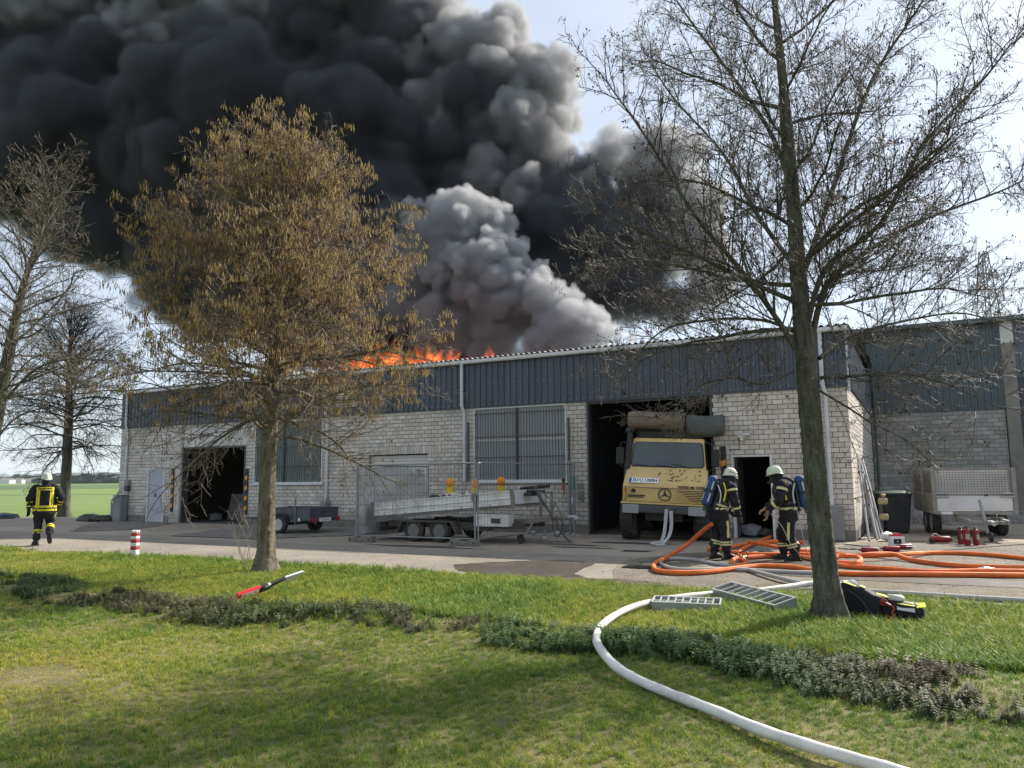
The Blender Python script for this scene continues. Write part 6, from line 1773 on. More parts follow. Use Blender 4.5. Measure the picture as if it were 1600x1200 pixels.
patch(.30, .42, -.13, -.05, .27, .275, m_neon, 'neon_patch', .03); patch(.42, .56, .02, .08, .245, .25, m_orange_s, 'orange_patch', .03)
patch(.50, .66, -.16, -.06, .185, .205, m_neon, 'neon_patch', .02); patch(.49, .66, -.19, -.17, .13, .165, m_silver, 'silver_patch', .02); patch(.68, .77, -.17, -.02, .155, .18, m_neon, 'neon_patch', -.01)
soft_box([(.40, -.06, .225, .02, .02), (.42, -.06, .23, .045, .035), (.54, -.07, .225, .04, .035), (.57, -.07, .22, .015, .015)], m_silver, 'mask_pouch', bg, 7, jit=.004)
MB().tube(spline([(.34, -.17, .21), (.40, -.2, .18), (.46, -.19, .14), (.44, -.2, .08), (.46, -.22, .02)], 5), .012, 6).build('red_strap', m_redpl, bg); MB().tube([(.365+.035*math.cos(a), -.175, .19+.03*math.sin(a)) for a in [2*math.pi*k/14 for k in range(14)]], .009, 6, closed=True).build('red_ring', m_redpl, bg)
MB().cbox(.40, .43, -.235, -.205, .01, .06, .01).build('red_buckle', m_redpl, bg)
MB().tube(spline([(.0, -.13, .30), (.12, -.16, .22), (.22, -.17, .08), (.28, -.19, .04)], 5), .014, 6).build('shoulder_strap', m_blackpl, bg)

# red-sleeved tool with a grey blade lying in the grass
A0, A1 = GP(366, 934, .06), cam_at(474, 898, 11.25)
tl = empty('long_tool', A0, 0, 'long tool with a red sleeve, white lettering and grey metal blade lying in the grass', 'tool')
d = (A1 - A0); Lt = d.length; d.normalize()
q = d.to_track_quat('X', 'Z'); tl.rotation_mode = 'QUATERNION'; tl.rotation_quaternion = q @ Euler((R(38), 0, 0)).to_quaternion()
MB().cbox(0, .40, -.028, .028, -.075, .075, .024).build('red_sleeve', mat('bright_red_sleeve', (0.62, 0.03, 0.035), .5, var=.08, scale=8, bump=.03), tl)
lb_ = MB().cbox(.09, .36, -.0305, -.0285, -.035, .045, .0008).build('white_label', m_plate, tl)
MB().box(.135, .15, -.0315, -.0306, -.02, .03).box(.21, .25, -.0315, -.0306, -.012, -.002).box(.29, .31, -.0315, -.0306, .005, .03).box(.315, .345, -.0315, -.0306, -.015, -.002).build('label_print', m_redpl, lb_)
MB().prism([(.40, -.055), (.40, .055), (.50, .06), (.56, .045), (.80, .075), (.80, .045), (.60, .0), (.56, -.04)], -.018, .018, 'y').build('shaft', m_blackpl, tl)
MB().cbox(.46, .56, -.022, .022, .01, .055, .006).build('collar', m_silver, tl)
MB().prism([(.74, .03), (.80, .085), (Lt-.05, .09), (Lt, .05), (Lt-.12, .02), (Lt-.16, -.02), (Lt-.22, -.015), (.84, -.02)], -.012, .012, 'y').build('blade', m_alu, tl)
MB().prism([(.52, -.06), (.62, -.03), (.80, .068), (.805, .062), (.63, -.045), (.52, -.075)], -.006, .006, 'y').build('blade_edge', m_galvw, tl)
# ------------------------------------------------------------------ firefighters
m_coat = mat('navy_black_cloth', (0.009, 0.010, 0.016), .85, var=.35, scale=7, bump=.5, bscale=22, dirt=.25, dirt_col=(.05, .05, .05), dscale=4)
m_band = mat('yellow_reflex_band', (0.66, 0.60, 0.03), .5, var=.08, scale=9, bump=.05, dirt=.25, dirt_col=(.35, .3, .08), dscale=8)
m_bandp = mat('pale_reflex_band', (0.62, 0.62, 0.30), .45, var=.1, scale=9, bump=.05, dirt=.25, dirt_col=(.3, .3, .2), dscale=8)
m_boot = mat('black_boot_leather', (0.012, 0.012, 0.013), .5, var=.3, scale=9, bump=.2)
m_helm_w = mat('cream_helmet', (0.66, 0.66, 0.56), .4, var=.07, scale=6, bump=.03, dirt=.3, dirt_col=(.3, .29, .24), dscale=5)
m_helm_g = mat('luminous_green_white_helmet', (0.60, 0.68, 0.50), .4, var=.07, scale=6, bump=.03, dirt=.25, dirt_col=(.3, .3, .22), dscale=5)
m_cover = mat('blue_bottle_cover', (0.025, 0.06, 0.16), .7, var=.2, scale=8, bump=.2)
m_skin = mat('skin', (0.46, 0.29, 0.21), .6, var=.08, bump=.05)
m_glove_d = mat('black_glove', (0.02, 0.02, 0.022), .8, var=.3, scale=14, bump=.2)
m_glove_b = mat('tan_leather_glove', (0.22, 0.17, 0.095), .8, var=.25, scale=14, bump=.25)
m_rope = mat('pale_rope', (0.42, 0.40, 0.34), .9, var=.2, scale=20, bump=.2)

def ell_rings(path, n=20):
    """path: (centre, rx, ry, side_dir or None); rings stay square to the path"""
    rings = []; cs = [Vector(p[0]) for p in path]
    for i, (c, rx, ry, sd) in enumerate(path):
        t = (cs[min(i+1, len(cs)-1)] - cs[max(i-1, 0)]).normalized()
        s_ = Vector(sd if sd else (1, 0, 0)); s_ = (s_ - t*s_.dot(t)).normalized(); f = t.cross(s_)
        rings.append([Vector(c) + s_*(rx*math.cos(2*math.pi*k/n)) + f*(ry*math.sin(2*math.pi*k/n)) for k in range(n)])
    return rings
def lerp_path(path, sub=4):
    out = []
    C = spline([p[0] for p in path], sub)
    for i in range(len(path)-1):
        for k in range(sub):
            t = k/sub; a, b = path[i], path[i+1]
            sd = Vector(a[3] or (1, 0, 0)).lerp(Vector(b[3] or (1, 0, 0)), t)
            out.append((C[i*sub+k], a[1]+(b[1]-a[1])*t, a[2]+(b[2]-a[2])*t, sd))
    out.append((C[-1], path[-1][1], path[-1][2], path[-1][3] or (1, 0, 0)))
    return out
def capped(mb, path, sub=4):
    p = lerp_path(path, sub)
    a, b = p[0], p[-1]; da = (Vector(p[0][0])-Vector(p[1][0])).normalized(); db = (Vector(p[-1][0])-Vector(p[-2][0])).normalized()
    full = [(Vector(a[0])+da*min(a[1], a[2])*.6, a[1]*.45, a[2]*.45, a[3])] + p + [(Vector(b[0])+db*min(b[1], b[2])*.6, b[1]*.45, b[2]*.45, b[3])]
    mb.loft(ell_rings(full))
def band_on(path, t0, t1, off, material, name, parent, sub=6):
    p = lerp_path(path, sub); N_ = len(p)-1
    def at(t):
        s_ = t*N_; i = min(int(s_), N_-1); f = s_-i; a, b = p[i], p[i+1]
        return (Vector(a[0]).lerp(Vector(b[0]), f), a[1]+(b[1]-a[1])*f + off, a[2]+(b[2]-a[2])*f + off, Vector(a[3]).lerp(Vector(b[3]), f))
    rings = ell_rings([at(t0 + (t1-t0)*k/3) for k in range(4)], 24)
    return MB().loft(rings, caps=False).build(name, material, parent, smooth=True)
def fuse(name, mb, material, parent, voxel=.016, smooth=3):
    """separate lofts grown into one continuous surface"""
    o = mb.build(name, material, None)
    rm = o.modifiers.new('skin', 'REMESH'); rm.mode = 'VOXEL'; rm.voxel_size = voxel; rm.use_smooth_shade = True
    sm = o.modifiers.new('soft', 'SMOOTH'); sm.factor = .5; sm.iterations = smooth
    bpy.context.view_layer.update()
    me = bpy.data.meshes.new_from_object(o.evaluated_get(bpy.context.evaluated_depsgraph_get()))
    # folds in the cloth
    co = np.empty(len(me.vertices)*3, np.float32); me.vertices.foreach_get('co', co); co = co.reshape(-1, 3)
    no = np.empty(len(me.vertices)*3, np.float32); me.vertices.foreach_get('normal', no); no = no.reshape(-1, 3)
    w = np.sin(co[:, 2]*44 + 5*np.sin(co[:, 0]*17) + 4*np.sin(co[:, 1]*19))*.006 + np.sin(co[:, 2]*23+co[:, 0]*31)*.006 + np.sin(co[:, 0]*14+co[:, 2]*9)*np.sin(co[:, 1]*13-co[:, 2]*7)*.008
    me.vertices.foreach_set('co', (co + no*w[:, None]).astype(np.float32).ravel()); me.update()
    bpy.data.objects.remove(o)
    me.materials.clear(); me.materials.append(material); me.name = name
    return link(name, me, parent)
def hand(wrist, d, side, material, parent, curl=.35, size=1.0, name='glove'):
    """palm with four fingers and a thumb; d: pointing from the wrist, side: where the thumb goes"""
    d = Vector(d).normalized(); s_ = (Vector(side) - d*Vector(side).dot(d)).normalized(); n_ = d.cross(s_)
    mb = MB(); w = Vector(wrist)
    capped(mb, [(w - d*.05*size, .045*size, .038*size, s_), (w, .040*size, .028*size, s_), (w + d*.05*size, .046*size, .022*size, s_), (w + d*.095*size, .046*size, .019*size, s_)], 2)
    for k, (off, L) in enumerate(((.034, .070), (.012, .080), (-.011, .074), (-.033, .058))):
        b = w + d*.09*size + s_*off*size; p1 = b + d*L*.5*size - n_*curl*.012; p2 = p1 + (d*math.cos(curl*1.6) - n_*math.sin(curl*1.6))*L*.5*size; 
        capped(mb, [(b, .0105*size, .0105*size, s_), (p1, .010*size, .010*size, s_), (p2, .008*size, .008*size, s_)], 2)
    b = w + d*.025*size + s_*.04*size; p1 = b + (d*.6+s_*.6-n_*.3)*.04*size; p2 = p1 + (d*.9-n_*.4)*.035*size
    capped(mb, [(b, .013*size, .013*size, n_), (p1, .012*size, .012*size, n_), (p2, .009*size, .009*size, n_)], 2)
    return mb.build(name, material, parent, smooth='all')
def head_and_helmet(parent, pos, look, helm, dark_stripes=False, neckcloth=True):
    """look: unit vector the face turns to"""
    p = Vector(pos); f = Vector(look).normalized(); r_ = f.cross(Vector((0, 0, 1))).normalized(); u_ = r_.cross(f)
    M = Matrix(((r_.x, f.x, u_.x, p.x), (r_.y, f.y, u_.y, p.y), (r_.z, f.z, u_.z, p.z), (0, 0, 0, 1)))
    mb = MB()     # face: skull, brow, nose, chin under a dark hood
    mb.loft([[M @ Vector((rx*math.cos(a), oy + ry*math.sin(a), z)) for a in [2*math.pi*k/20 for k in range(20)]] for (z, rx, ry, oy) in ((-.125, .035, .04, .045), (-.105, .05, .06, .03), (-.06, .064, .082, .012), (0, .073, .095, .0), (.05, .075, .097, -.002), (.09, .062, .082, -.005), (.115, .03, .04, -.005))])
    h = mb.build('head', m_skin, parent, smooth='all')
    MB().loft([[M @ Vector(q) for q in ((-.012, .088, .01), (.012, .088, .01), (.008, .096, .0), (-.008, .096, .0))], [M @ Vector(q) for q in ((-.018, .085, -.035), (.018, .085, -.035), (.012, .113, -.03), (-.012, .113, -.03))]]).build('nose', m_skin, h)
    for s_ in (-1, 1): MB().lathe([(.0, -.006), (.011, 0), (.0, .006)], 8, M @ Matrix.Translation((s_*.032, .09, .012)) @ Matrix.Rotation(R(90), 4, 'X')).build('eye', m_print, h)
    # dark flame hood round the head and neck
    hb = MB(); rings = []
    for (z, rx, ry, oy) in ((-.24, .13, .125, -.02), (-.18, .105, .108, -.015), (-.12, .088, .10, -.01), (-.05, .084, .104, -.012), (.03, .085, .108, -.012), (.08, .078, .1, -.01)):
        ring = []
        for k in range(24):
            a = math.pi/2 + .62 + (2*math.pi-1.24)*k/23 if z > -.11 else math.pi/2 + .05 + (2*math.pi-.1)*k/23
            ring.append(M @ Vector((rx*math.cos(a), oy + ry*math.sin(a), z)))
        rings.append(ring)
    hb.loft(rings, caps=False, closed_ring=False).build('hood', m_coat, parent, smooth='all')
    # breathing mask: visor and filter
    mk = MB(); mk.loft([[M @ Vector((x, y, z)) for x, y, z in ((-.058, .065, zz), (-.045, .105-dz, zz), (0, .122-dz, zz), (.045, .105-dz, zz), (.058, .065, zz), (.0, .05, zz))] for zz, dz in ((-.10, .01), (-.06, -.004), (.0, .0), (.05, .008))])
    mk.build('breathing_mask', m_blackpl, parent, smooth=True)
    MB().cyl(M @ Vector((0, .11, -.07)), M @ Vector((0, .17, -.095)), .032, 12).build('mask_valve', m_blackpl, parent)
    # helmet: shell, brim, crest
    hm = MB(); rings = []; nR = 26
    prof = [(.045, 1.14, .0), (.05, 1.06, .0), (.075, 1.03, 0), (.11, .97, 0), (.145, .82, 0), (.17, .58, 0), (.183, .30, 0), (.187, .04, 0)]
    for (z, s_, dy) in prof:
        ring = []
        for k in range(nR):
            a = 2*math.pi*k/nR; fr = max(0, math.sin(a)); bk = max(0, -math.sin(a))
            rx, ry = .112*s_, .138*s_
            e = (.030*fr**3 if s_ > 1.1 else 0) + (.03*bk**3 if s_ > 1.1 else 0)
            ring.append(M @ Vector((rx*math.cos(a), (ry+e)*math.sin(a), z - (.055*bk**2 if z < .08 else 0) + (-.004 if s_ > 1.1 else 0))))
        rings.append(ring)
    hm.loft(rings); he = hm.build('helmet', helm, parent, smooth='all')
    cr = MB(); V = []
    pts = [(y, .052 + .142*math.sqrt(max(0, 1-(y/.145)**2))) for y in [-.115+.23*k/10 for k in range(11)]]
    cr.prism([(y, z-.012) for y, z in pts[::-1]] + [(y, z+.006) for y, z in pts], -.012, .012, 'x', M).build('crest', helm, he, smooth=False)
    if dark_stripes:
        for s_ in (-1, 1):
            for dz in (0, .045):
                st_ = [M @ Vector((s_*(.1115*math.cos(math.asin(min(.99, (z_-.05)/.14)))*1.0 + .006)*math.cos(b), (.139*math.cos(math.asin(min(.99, (z_-.05)/.14))) + .004)*math.sin(b), z_)) for b, z_ in [(-.9+1.9*k/9, .085+dz+.012*k/9) for k in range(10)]]
                MB().tube(st_, .0055, 5).build('helmet_stripe', m_print, he)
    MB().loft([[M @ Vector((x*.108, y*.128-.0, z)) for x, y in [(math.cos(a), math.sin(a)) for a in [math.pi*1.08+ (math.pi*.84)*k/12 for k in range(13)]]] for z in (.03, -.05, -.12)], caps=False, closed_ring=False).build('neck_guard', m_coat, he, smooth='all')
    return M
def boot(ankle, toe_dir, parent, sole_dir=(0, 0, -1), L=.27):
    a = Vector(ankle); t = Vector(toe_dir).normalized(); dn = Vector(sole_dir).normalized(); s_ = t.cross(dn).normalized()
    mb = MB()
    capped(mb, [(a - dn*.20, .072, .08, s_), (a - dn*.08, .062, .07, s_), (a + dn*.01 + t*.005, .056, .066, s_)], 3)
    capped(mb, [(a + dn*.045 - t*.055, .043, .042, s_), (a + dn*.035 + t*.03, .05, .05, s_), (a + dn*.05 + t*.12, .05, .036, s_), (a + dn*.058 + t*.175, .042, .028, s_)], 3)
    o = fuse('boot', mb, m_boot, parent, .012, 2)
    pts = [(-.10, .036), (-.02, .04), (.08, .05), (.16, .048), (.205, .03)]
    sp = MB(); out = [(x, w) for x, w in pts] + [(x, -w) for x, w in pts[::-1]]
    Mx = Matrix(((t.x, s_.x, -dn.x, a.x+dn.x*.088), (t.y, s_.y, -dn.y, a.y+dn.y*.088), (t.z, s_.z, -dn.z, a.z+dn.z*.088), (0, 0, 0, 1)))
    sp.prism(out, -.012, .016, 'z', Mx).build('sole', m_black, o)
    return o
def scba(parent, c, up, back, withcover=True):
    """breathing apparatus: covered bottle on a harness plate"""
    up = Vector(up).normalized(); bk = Vector(back); bk = (bk - up*bk.dot(up)).normalized(); s_ = up.cross(bk)
    M = Matrix(((s_.x, bk.x, up.x, c[0]), (s_.y, bk.y, up.y, c[1]), (s_.z, bk.z, up.z, c[2]), (0, 0, 0, 1)))
    pl = MB().cbox(-.14, .14, -.02, .02, -.30, .26, .015, M).build('back_plate', m_blackpl, parent)
    b = MB().lathe([(.03, -.28), (.075, -.26), (.094, -.20), (.097, .22), (.085, .27), (.05, .305), (.02, .31)], 22, M @ Matrix.Translation((0, .115, .02)))
    bo_ = b.build('air_bottle', m_cover, pl, smooth=True)
    for k, a in enumerate((.35, 1.55, 2.8)):
        x, y = .0985*math.cos(a), .115 + .0985*math.sin(a); tx, ty = -math.sin(a)*.012, math.cos(a)*.012
        for z0, z1 in ((-.19, -.03), (.05, .21)):
            MB().add([M @ Vector((x-tx, y-ty, z0)), M @ Vector((x+tx, y+ty, z0)), M @ Vector((x+tx, y+ty, z1)), M @ Vector((x-tx, y-ty, z1))], [(0, 1, 2, 3)]).build('reflex_strip', m_silver, bo_)
    MB().cyl(M @ Vector((0, .115, -.26)), M @ Vector((0, .115, -.35)), .028, 10).cyl(M @ Vector((0, .115, -.33)), M @ Vector((.07, .115, -.34)), .022, 10).build('valve', m_darksteel, pl)
    MB().lathe([(.099, -.012), (.103, 0), (.099, .012)], 20, M @ Matrix.Translation((0, .115, .03)), caps=False).build('bottle_belt', m_blackpl, pl)
    return pl, M

def person(loc, rz, label, J, opts):
    t = empty('person', loc, rz, label, 'person'); t.scale = (1.04, 1.04, 1.04)
    V3 = Vector
    pel, che, nek = V3(J['pelvis']), V3(J['chest']), V3(J['neck'])
    mb = MB(); side = J.get('side', (1, 0, 0))
    cw_ = opts.get('coat', 1.0)
    torso = [(pel + V3((0, 0, -.20)), .215*cw_, .165*cw_, side), (pel, .205*cw_, .155*cw_, side), (pel.lerp(che, .5), .195*cw_, .148*cw_, side), (che, .215*cw_, .155*cw_, side), (che.lerp(nek, .55), .185*cw_, .125*cw_, side), (nek, .085, .085, side)]
    capped(mb, torso)
    arms, legs = {}, {}
    for s_ in 'LR':
        sh, el, wr = V3(J['sh'+s_]), V3(J['el'+s_]), V3(J['wr'+s_])
        arms[s_] = [(sh, .095, .092, None), (sh.lerp(el, .5), .090, .086, None), (el, .076, .077, None), (el.lerp(wr, .5), .064, .064, None), (wr, .052, .052, None)]
        hp, kn, an = V3(J['hip'+s_]), V3(J['kn'+s_]), V3(J['an'+s_])
        legs[s_] = [(hp, .128, .13, None), (hp.lerp(kn, .5), .112, .115, None), (kn, .092, .096, None), (kn.lerp(an, .5), .086, .09, None), (kn.lerp(an, .86), .082, .088, None)]
        capped(mb, arms[s_]); capped(mb, legs[s_])
        capped(mb, [(che.lerp(nek, .3), .10, .10, None), (sh, .092, .092, None)])
    fuse('body', mb, m_coat, t)
    # bands
    band = opts['band']
    for s_ in 'LR':
        for (a, b) in opts['sleeve']: band_on(arms[s_], a, b, .010, band, 'sleeve_band', t)
        for (a, b) in opts['leg']: band_on(legs[s_], a, b, .010, band, 'trouser_band', t)
    for (a, b) in opts['hem']: band_on(torso, a, b, .013, band, 'hem_band', t)
    for s_ in 'LR':
        boot(J['an'+s_], J['toe'+s_], t, J.get('sole'+s_, (0, 0, -1)))
        hd = opts['hands'][s_]; wr = V3(J['wr'+s_]); dd = V3(hd.get('dir', wr - V3(J['el'+s_])))
        hand(wr + dd.normalized()*.05, dd, hd['thumb'], hd['mat'], t, hd.get('curl', .4), hd.get('size', 1.05))
    head_and_helmet(t, J['head'], J['look'], opts['helmet'], opts.get('stripes', False))
    return t, torso, arms, legs

# the one walking away at the left edge
J1 = dict(pelvis=(0, 0, .96), chest=(.0, .04, 1.28), neck=(0, .04, 1.47), head=(.0, .06, 1.575), look=(-.25, 1, -.05),
    shL=(-.215, .03, 1.40), elL=(-.32, -.04, 1.14), wrL=(-.33, .02, .90), shR=(.215, .03, 1.40), elR=(.34, -.05, 1.15), wrR=(.29, .13, .96),
    hipL=(-.105, .0, .90), knL=(-.12, .06, .50), anL=(-.13, -.02, .10), toeL=(-.45, 1, 0), hipR=(.105, .0, .90), knR=(.135, .10, .52), anR=(.15, -.27, .27), toeR=(.12, .35, -1), soleR=(0, -1, -.35))
fp = GP(66, 852); o1 = dict(coat=1.2, band=m_band, sleeve=[(.62, .70), (.84, .90)], leg=[(.66, .71), (.735, .785)], hem=[(.07, .115), (.145, .19)], helmet=m_helm_w,
    hands=dict(L=dict(thumb=(.6, .7, 0), mat=m_glove_d, curl=.5), R=dict(thumb=(-.6, .6, .3), mat=m_glove_d, curl=.6)))
p1, tor1, _, _ = person((fp.x, fp.y, .006), math.atan2(fp.y, fp.x)-math.pi/2 - .06, 'firefighter walking away on the road at the left with a yellow bordered jacket back', J1, o1)
# back panel of yellow tapes with its lettering, built over the back of the coat
def back_y(x, z):
    """surface of the coat back, a little proud"""
    cz = min(max((z-.96)/.32, 0), 1); cy = .04*cz; ry = 1.2*(.155 - .007*math.sin(math.pi*cz))
    if z > 1.28: ry = 1.2*(.155 - .03*((z-1.28)/.104))
    rx = 1.2*.205
    return cy - ry*math.sqrt(max(.05, 1-(x/rx)**2)) - .016
def back_patch(x0, x1, z0, z1, material, name, nx=6, nz=8):
    V = [(x0+(x1-x0)*i/nx, back_y(x0+(x1-x0)*i/nx, z0+(z1-z0)*k/nz), z0+(z1-z0)*k/nz) for k in range(nz+1) for i in range(nx+1)]
    return MB().add(V, [(k*(nx+1)+i, k*(nx+1)+i+1, (k+1)*(nx+1)+i+1, (k+1)*(nx+1)+i) for k in range(nz) for i in range(nx)]).build(name, material, p1)
for x0 in (-.185, -.143, .105, .148): back_patch(x0, x0+.037, .90, 1.325, m_band, 'back_tape', 2)
bpan = back_patch(-.188, .188, 1.33, 1.405, m_band, 'back_panel', 8, 3)
put_text('FEUERWEHR', .052, m_print, bpan, Matrix.Translation((0, back_y(0, 1.365)-.006, 1.366)) @ Matrix.Rotation(R(80), 4, 'X'), bold=.003)

# the left one of the two at the side door, leaning to the right, seen from behind
fp = GP(1128, 874); rz2 = R(-68)
J2 = dict(pelvis=(0, -.04, .95), chest=(.02, .07, 1.24), neck=(.02, .16, 1.40), head=(.03, .235, 1.485), look=(-.15, 1, -.32),
    shL=(-.19, .10, 1.33), elL=(-.26, .18, 1.06), wrL=(-.20, .34, .88), shR=(.20, .12, 1.33), elR=(.27, .13, 1.05), wrR=(.25, .22, .80),
    hipL=(-.105, -.04, .88), knL=(-.12, .02, .49), anL=(-.13, -.07, .10), toeL=(-.15, 1, 0), hipR=(.105, -.04, .88), knR=(.12, .01, .49), anR=(.13, .02, .10), toeR=(.3, 1, 0))
o2 = dict(band=m_bandp, sleeve=[(.10, .17), (.66, .75)], leg=[(.70, .745), (.765, .81)], hem=[(.15, .185), (.21, .245)], helmet=m_helm_w, stripes=True,
    hands=dict(L=dict(thumb=(1, 0, .3), mat=m_glove_d, curl=.6), R=dict(thumb=(0, 1, .2), mat=m_glove_d, curl=.6)))
p2, tor2, _, _ = person((fp.x, fp.y, .008), rz2, 'firefighter with a dark striped white helmet and blue air bottle standing beside the truck', J2, o2)
pl2, M2 = scba(p2, (.0, -.12, 1.17), (0, .42, 1), (0, -1, .3))
# yellow vertical tape and webbing straps over the shoulder
def strap(P, w, material, name, parent, up=(0, 0, 1)):
    Q = spline(P, 6); V = []
    for i, p in enumerate(Q):
        t = (Q[min(i+1, len(Q)-1)]-Q[max(i-1, 0)]).normalized(); s_ = t.cross(Vector(up)).normalized() if abs(t.dot(Vector(up))) < .98 else Vector((1, 0, 0))
        V += [p - s_*w/2, p + s_*w/2]
    return MB().add(V, [(2*i, 2*i+1, 2*i+3, 2*i+2) for i in range(len(Q)-1)]).build(name, material, parent)
for s_ in (-1, 1):
    strap([(s_*.11, -.11, 1.36), (s_*.12, .06, 1.455), (s_*.13, .22, 1.34), (s_*.15, .25, 1.14), (s_*.20, .10, 1.0)], .045, m_blackpl, 'harness_strap', p2, (1, 0, 0))
    MB().tube(spline([(s_*.215, -.05, 1.40), (s_*.238, -.03, 1.24), (s_*.232, -.08, 1.06)], 5), .016, 6).build('yellow_tape', m_band, p2)
    MB().tube(spline([(s_*.17, -.15, 1.36), (s_*.205, -.12, 1.2), (s_*.20, -.15, 1.02)], 5), .013, 6).build('harness_tube', m_silver, p2)
MB().tube(spline([(.20, -.05, 1.10), (.27, .0, 1.08), (.28, .05, .98), (.24, .06, .90)], 5), .011, 6).build('air_line', m_blackpl, p2)
band_on([(Vector((0, -.02, .99)), .222, .172, None), (Vector((0, -.01, 1.04)), .218, .168, None)], 0, 1, .008, m_blackpl, 'waist_belt', p2)
for s_ in (-1, 1): MB().tube([(s_*.225, -.01, .70), (s_*.215, -.0, .40)], .024, 6).build('side_tape', m_bandp, p2)

# the right one, facing left, glove hanging in the hand
fp = GP(1234, 876); rz3 = R(74)
J3 = dict(pelvis=(0, -.03, .95), chest=(.0, .03, 1.26), neck=(0, .10, 1.42), head=(.0, .17, 1.51), look=(.28, 1, -.30),
    shL=(-.20, .06, 1.36), elL=(-.27, .13, 1.08), wrL=(-.20, .33, .92), shR=(.20, .06, 1.36), elR=(.26, .12, 1.10), wrR=(.16, .34, .93),
    hipL=(-.105, -.03, .88), knL=(-.12, .0, .49), anL=(-.13, -.10, .10), toeL=(-.15, 1, 0), hipR=(.105, -.03, .88), knR=(.12, .10, .49), anR=(.12, .08, .10), toeR=(.2, 1, 0))
o3 = dict(band=m_bandp, sleeve=[(.12, .20), (.68, .78)], leg=[(.73, .775), (.80, .845)], hem=[(.15, .20)], helmet=m_helm_g,
    hands=dict(L=dict(thumb=(1, .2, .2), mat=m_glove_b, curl=.5, dir=(.05, .25, -1), size=1.15), R=dict(thumb=(-1, .3, .2), mat=m_skin, curl=.7, dir=(-.1, .8, -.5), size=.9)))
p3, tor3, _, _ = person((fp.x, fp.y, .008), rz3, 'firefighter with a greenish white helmet holding a tan glove beside the big tree', J3, o3)
pl3, M3 = scba(p3, (.0, -.165, 1.17), (0, .16, 1), (0, -1, .1))
for s_ in (-1, 1):
    strap([(s_*.11, -.16, 1.38), (s_*.12, .02, 1.47), (s_*.13, .18, 1.36), (s_*.15, .21, 1.16), (s_*.20, .06, 1.0)], .045, m_blackpl, 'harness_strap', p3, (1, 0, 0))
    MB().tube(spline([(s_*.222, .02, 1.42), (s_*.245, .04, 1.26), (s_*.238, .02, 1.08)], 5), .018, 6).build('yellow_tape', m_band, p3)
    MB().tube(spline([(s_*.18, -.14, 1.38), (s_*.212, -.10, 1.2), (s_*.205, -.12, 1.02)], 5), .013, 6).build('harness_tube', m_silver, p3)
    MB().tube([(s_*.224, -.0, .68), (s_*.212, .02, .38)], .024, 6).build('side_tape', m_bandp, p3)
band_on([(Vector((0, -.02, 1.0)), .222, .172, None), (Vector((0, -.01, 1.05)), .218, .168, None)], 0, 1, .008, m_blackpl, 'waist_belt', p3)
MB().tube(spline([(-.21, .30, .84), (-.23, .12, .62), (-.24, -.02, .30), (-.22, -.2, .10), (-.15, -.35, .03)], 6), .007, 5).tube(spline([(-.19, -.14, .96), (-.24, -.2, .6), (-.2, -.28, .2), (-.1, -.4, .03)], 6), .006, 5).build('guide_rope', m_rope, p3)
MB().tube(spline([(-.2, -.12, 1.0), (-.28, -.08, .92), (-.26, -.02, .82), (-.2, -.08, .9)], 5), .011, 6).build('air_line', m_blackpl, p3)
# ------------------------------------------------------------------ hoses
m_hose_o = mat('orange_hose_jacket', (0.80, 0.165, 0.025), .65, var=.16, scale=7, bump=.25, bscale=160, dirt=.5, dirt_col=(.20, .10, .06), dscale=3)
m_hose_w = mat('white_hose_jacket', (0.70, 0.69, 0.65), .65, var=.08, scale=6, bump=.25, bscale=160, dirt=.55, dirt_col=(.40, .37, .31), dscale=4)
m_hose_g = mat('grey_hose_jacket', (0.42, 0.41, 0.385), .7, var=.12, scale=6, bump=.1, bscale=120, dirt=.4, dirt_col=(.22, .2, .17), dscale=3)
def hose(pix, r, material, label, n=8, seg=8, lift=None, group=None, zoff=.01, name='fire_hose'):
    pts = []
    for k, q in enumerate(pix):
        z = r + zoff + (q[2] if len(q) > 2 else 0)
        p = GP(q[0], q[1], z); pts.append(p)
    P = spline(pts, seg)
    rr_ = random.Random(len(P)); rs_ = [r*(1 + .035*math.sin(i*.9+r*99) + rr_.uniform(-.02, .02)) for i in range(len(P))]
    o = MB().tube(P, rs_, n).build(name, material, None, smooth=True)
    return tag(o, label, 'hose', group)
G_ = 'orange fire hoses across the yard'
hose([(1112,819,.62), (1095,832,.42), (1075,850,.18), (1045,869,.03), (1024,880), (1022,888), (1034,893), (1070,895), (1110,893), (1150,888), (1190,884), (1240,886), (1275,892), (1320,896), (1420,897), (1520,898), (1620,899)], .042, m_hose_o, 'orange hose rising behind the left firefighter and looping at the front of the yard', group=G_)
hose([(1255,848), (1215,846), (1180,849), (1155,852), (1130,858), (1105,858)], .040, m_hose_o, 'short orange hose run leaving the side door past the left firefighter', group=G_)
hose([(1206,838), (1190,844), (1175,851), (1160,858), (1155,866), (1160,872), (1166,878,.02)], .040, m_hose_o, 'orange hose bent round from the side door to the brass branch pipe', group=G_)
hose([(1170,846,.05), (1200,852,.05), (1225,857,.05), (1258,861,.05), (1290,862,.03), (1330,868), (1370,868), (1410,866,.05), (1450,864), (1500,864), (1560,868), (1620,874)], .042, m_hose_o, 'orange hose running along the back to the right edge of the picture', group=G_)
hose([(1135,862,.03), (1180,866,.03), (1230,866,.04), (1280,866,.06), (1325,869,.04), (1360,866,.08), (1395,866,.06), (1420,874), (1460,880), (1520,885), (1620,887)], .042, m_hose_o, 'orange hose crossing behind the big tree in the middle of the bundle', group=G_)
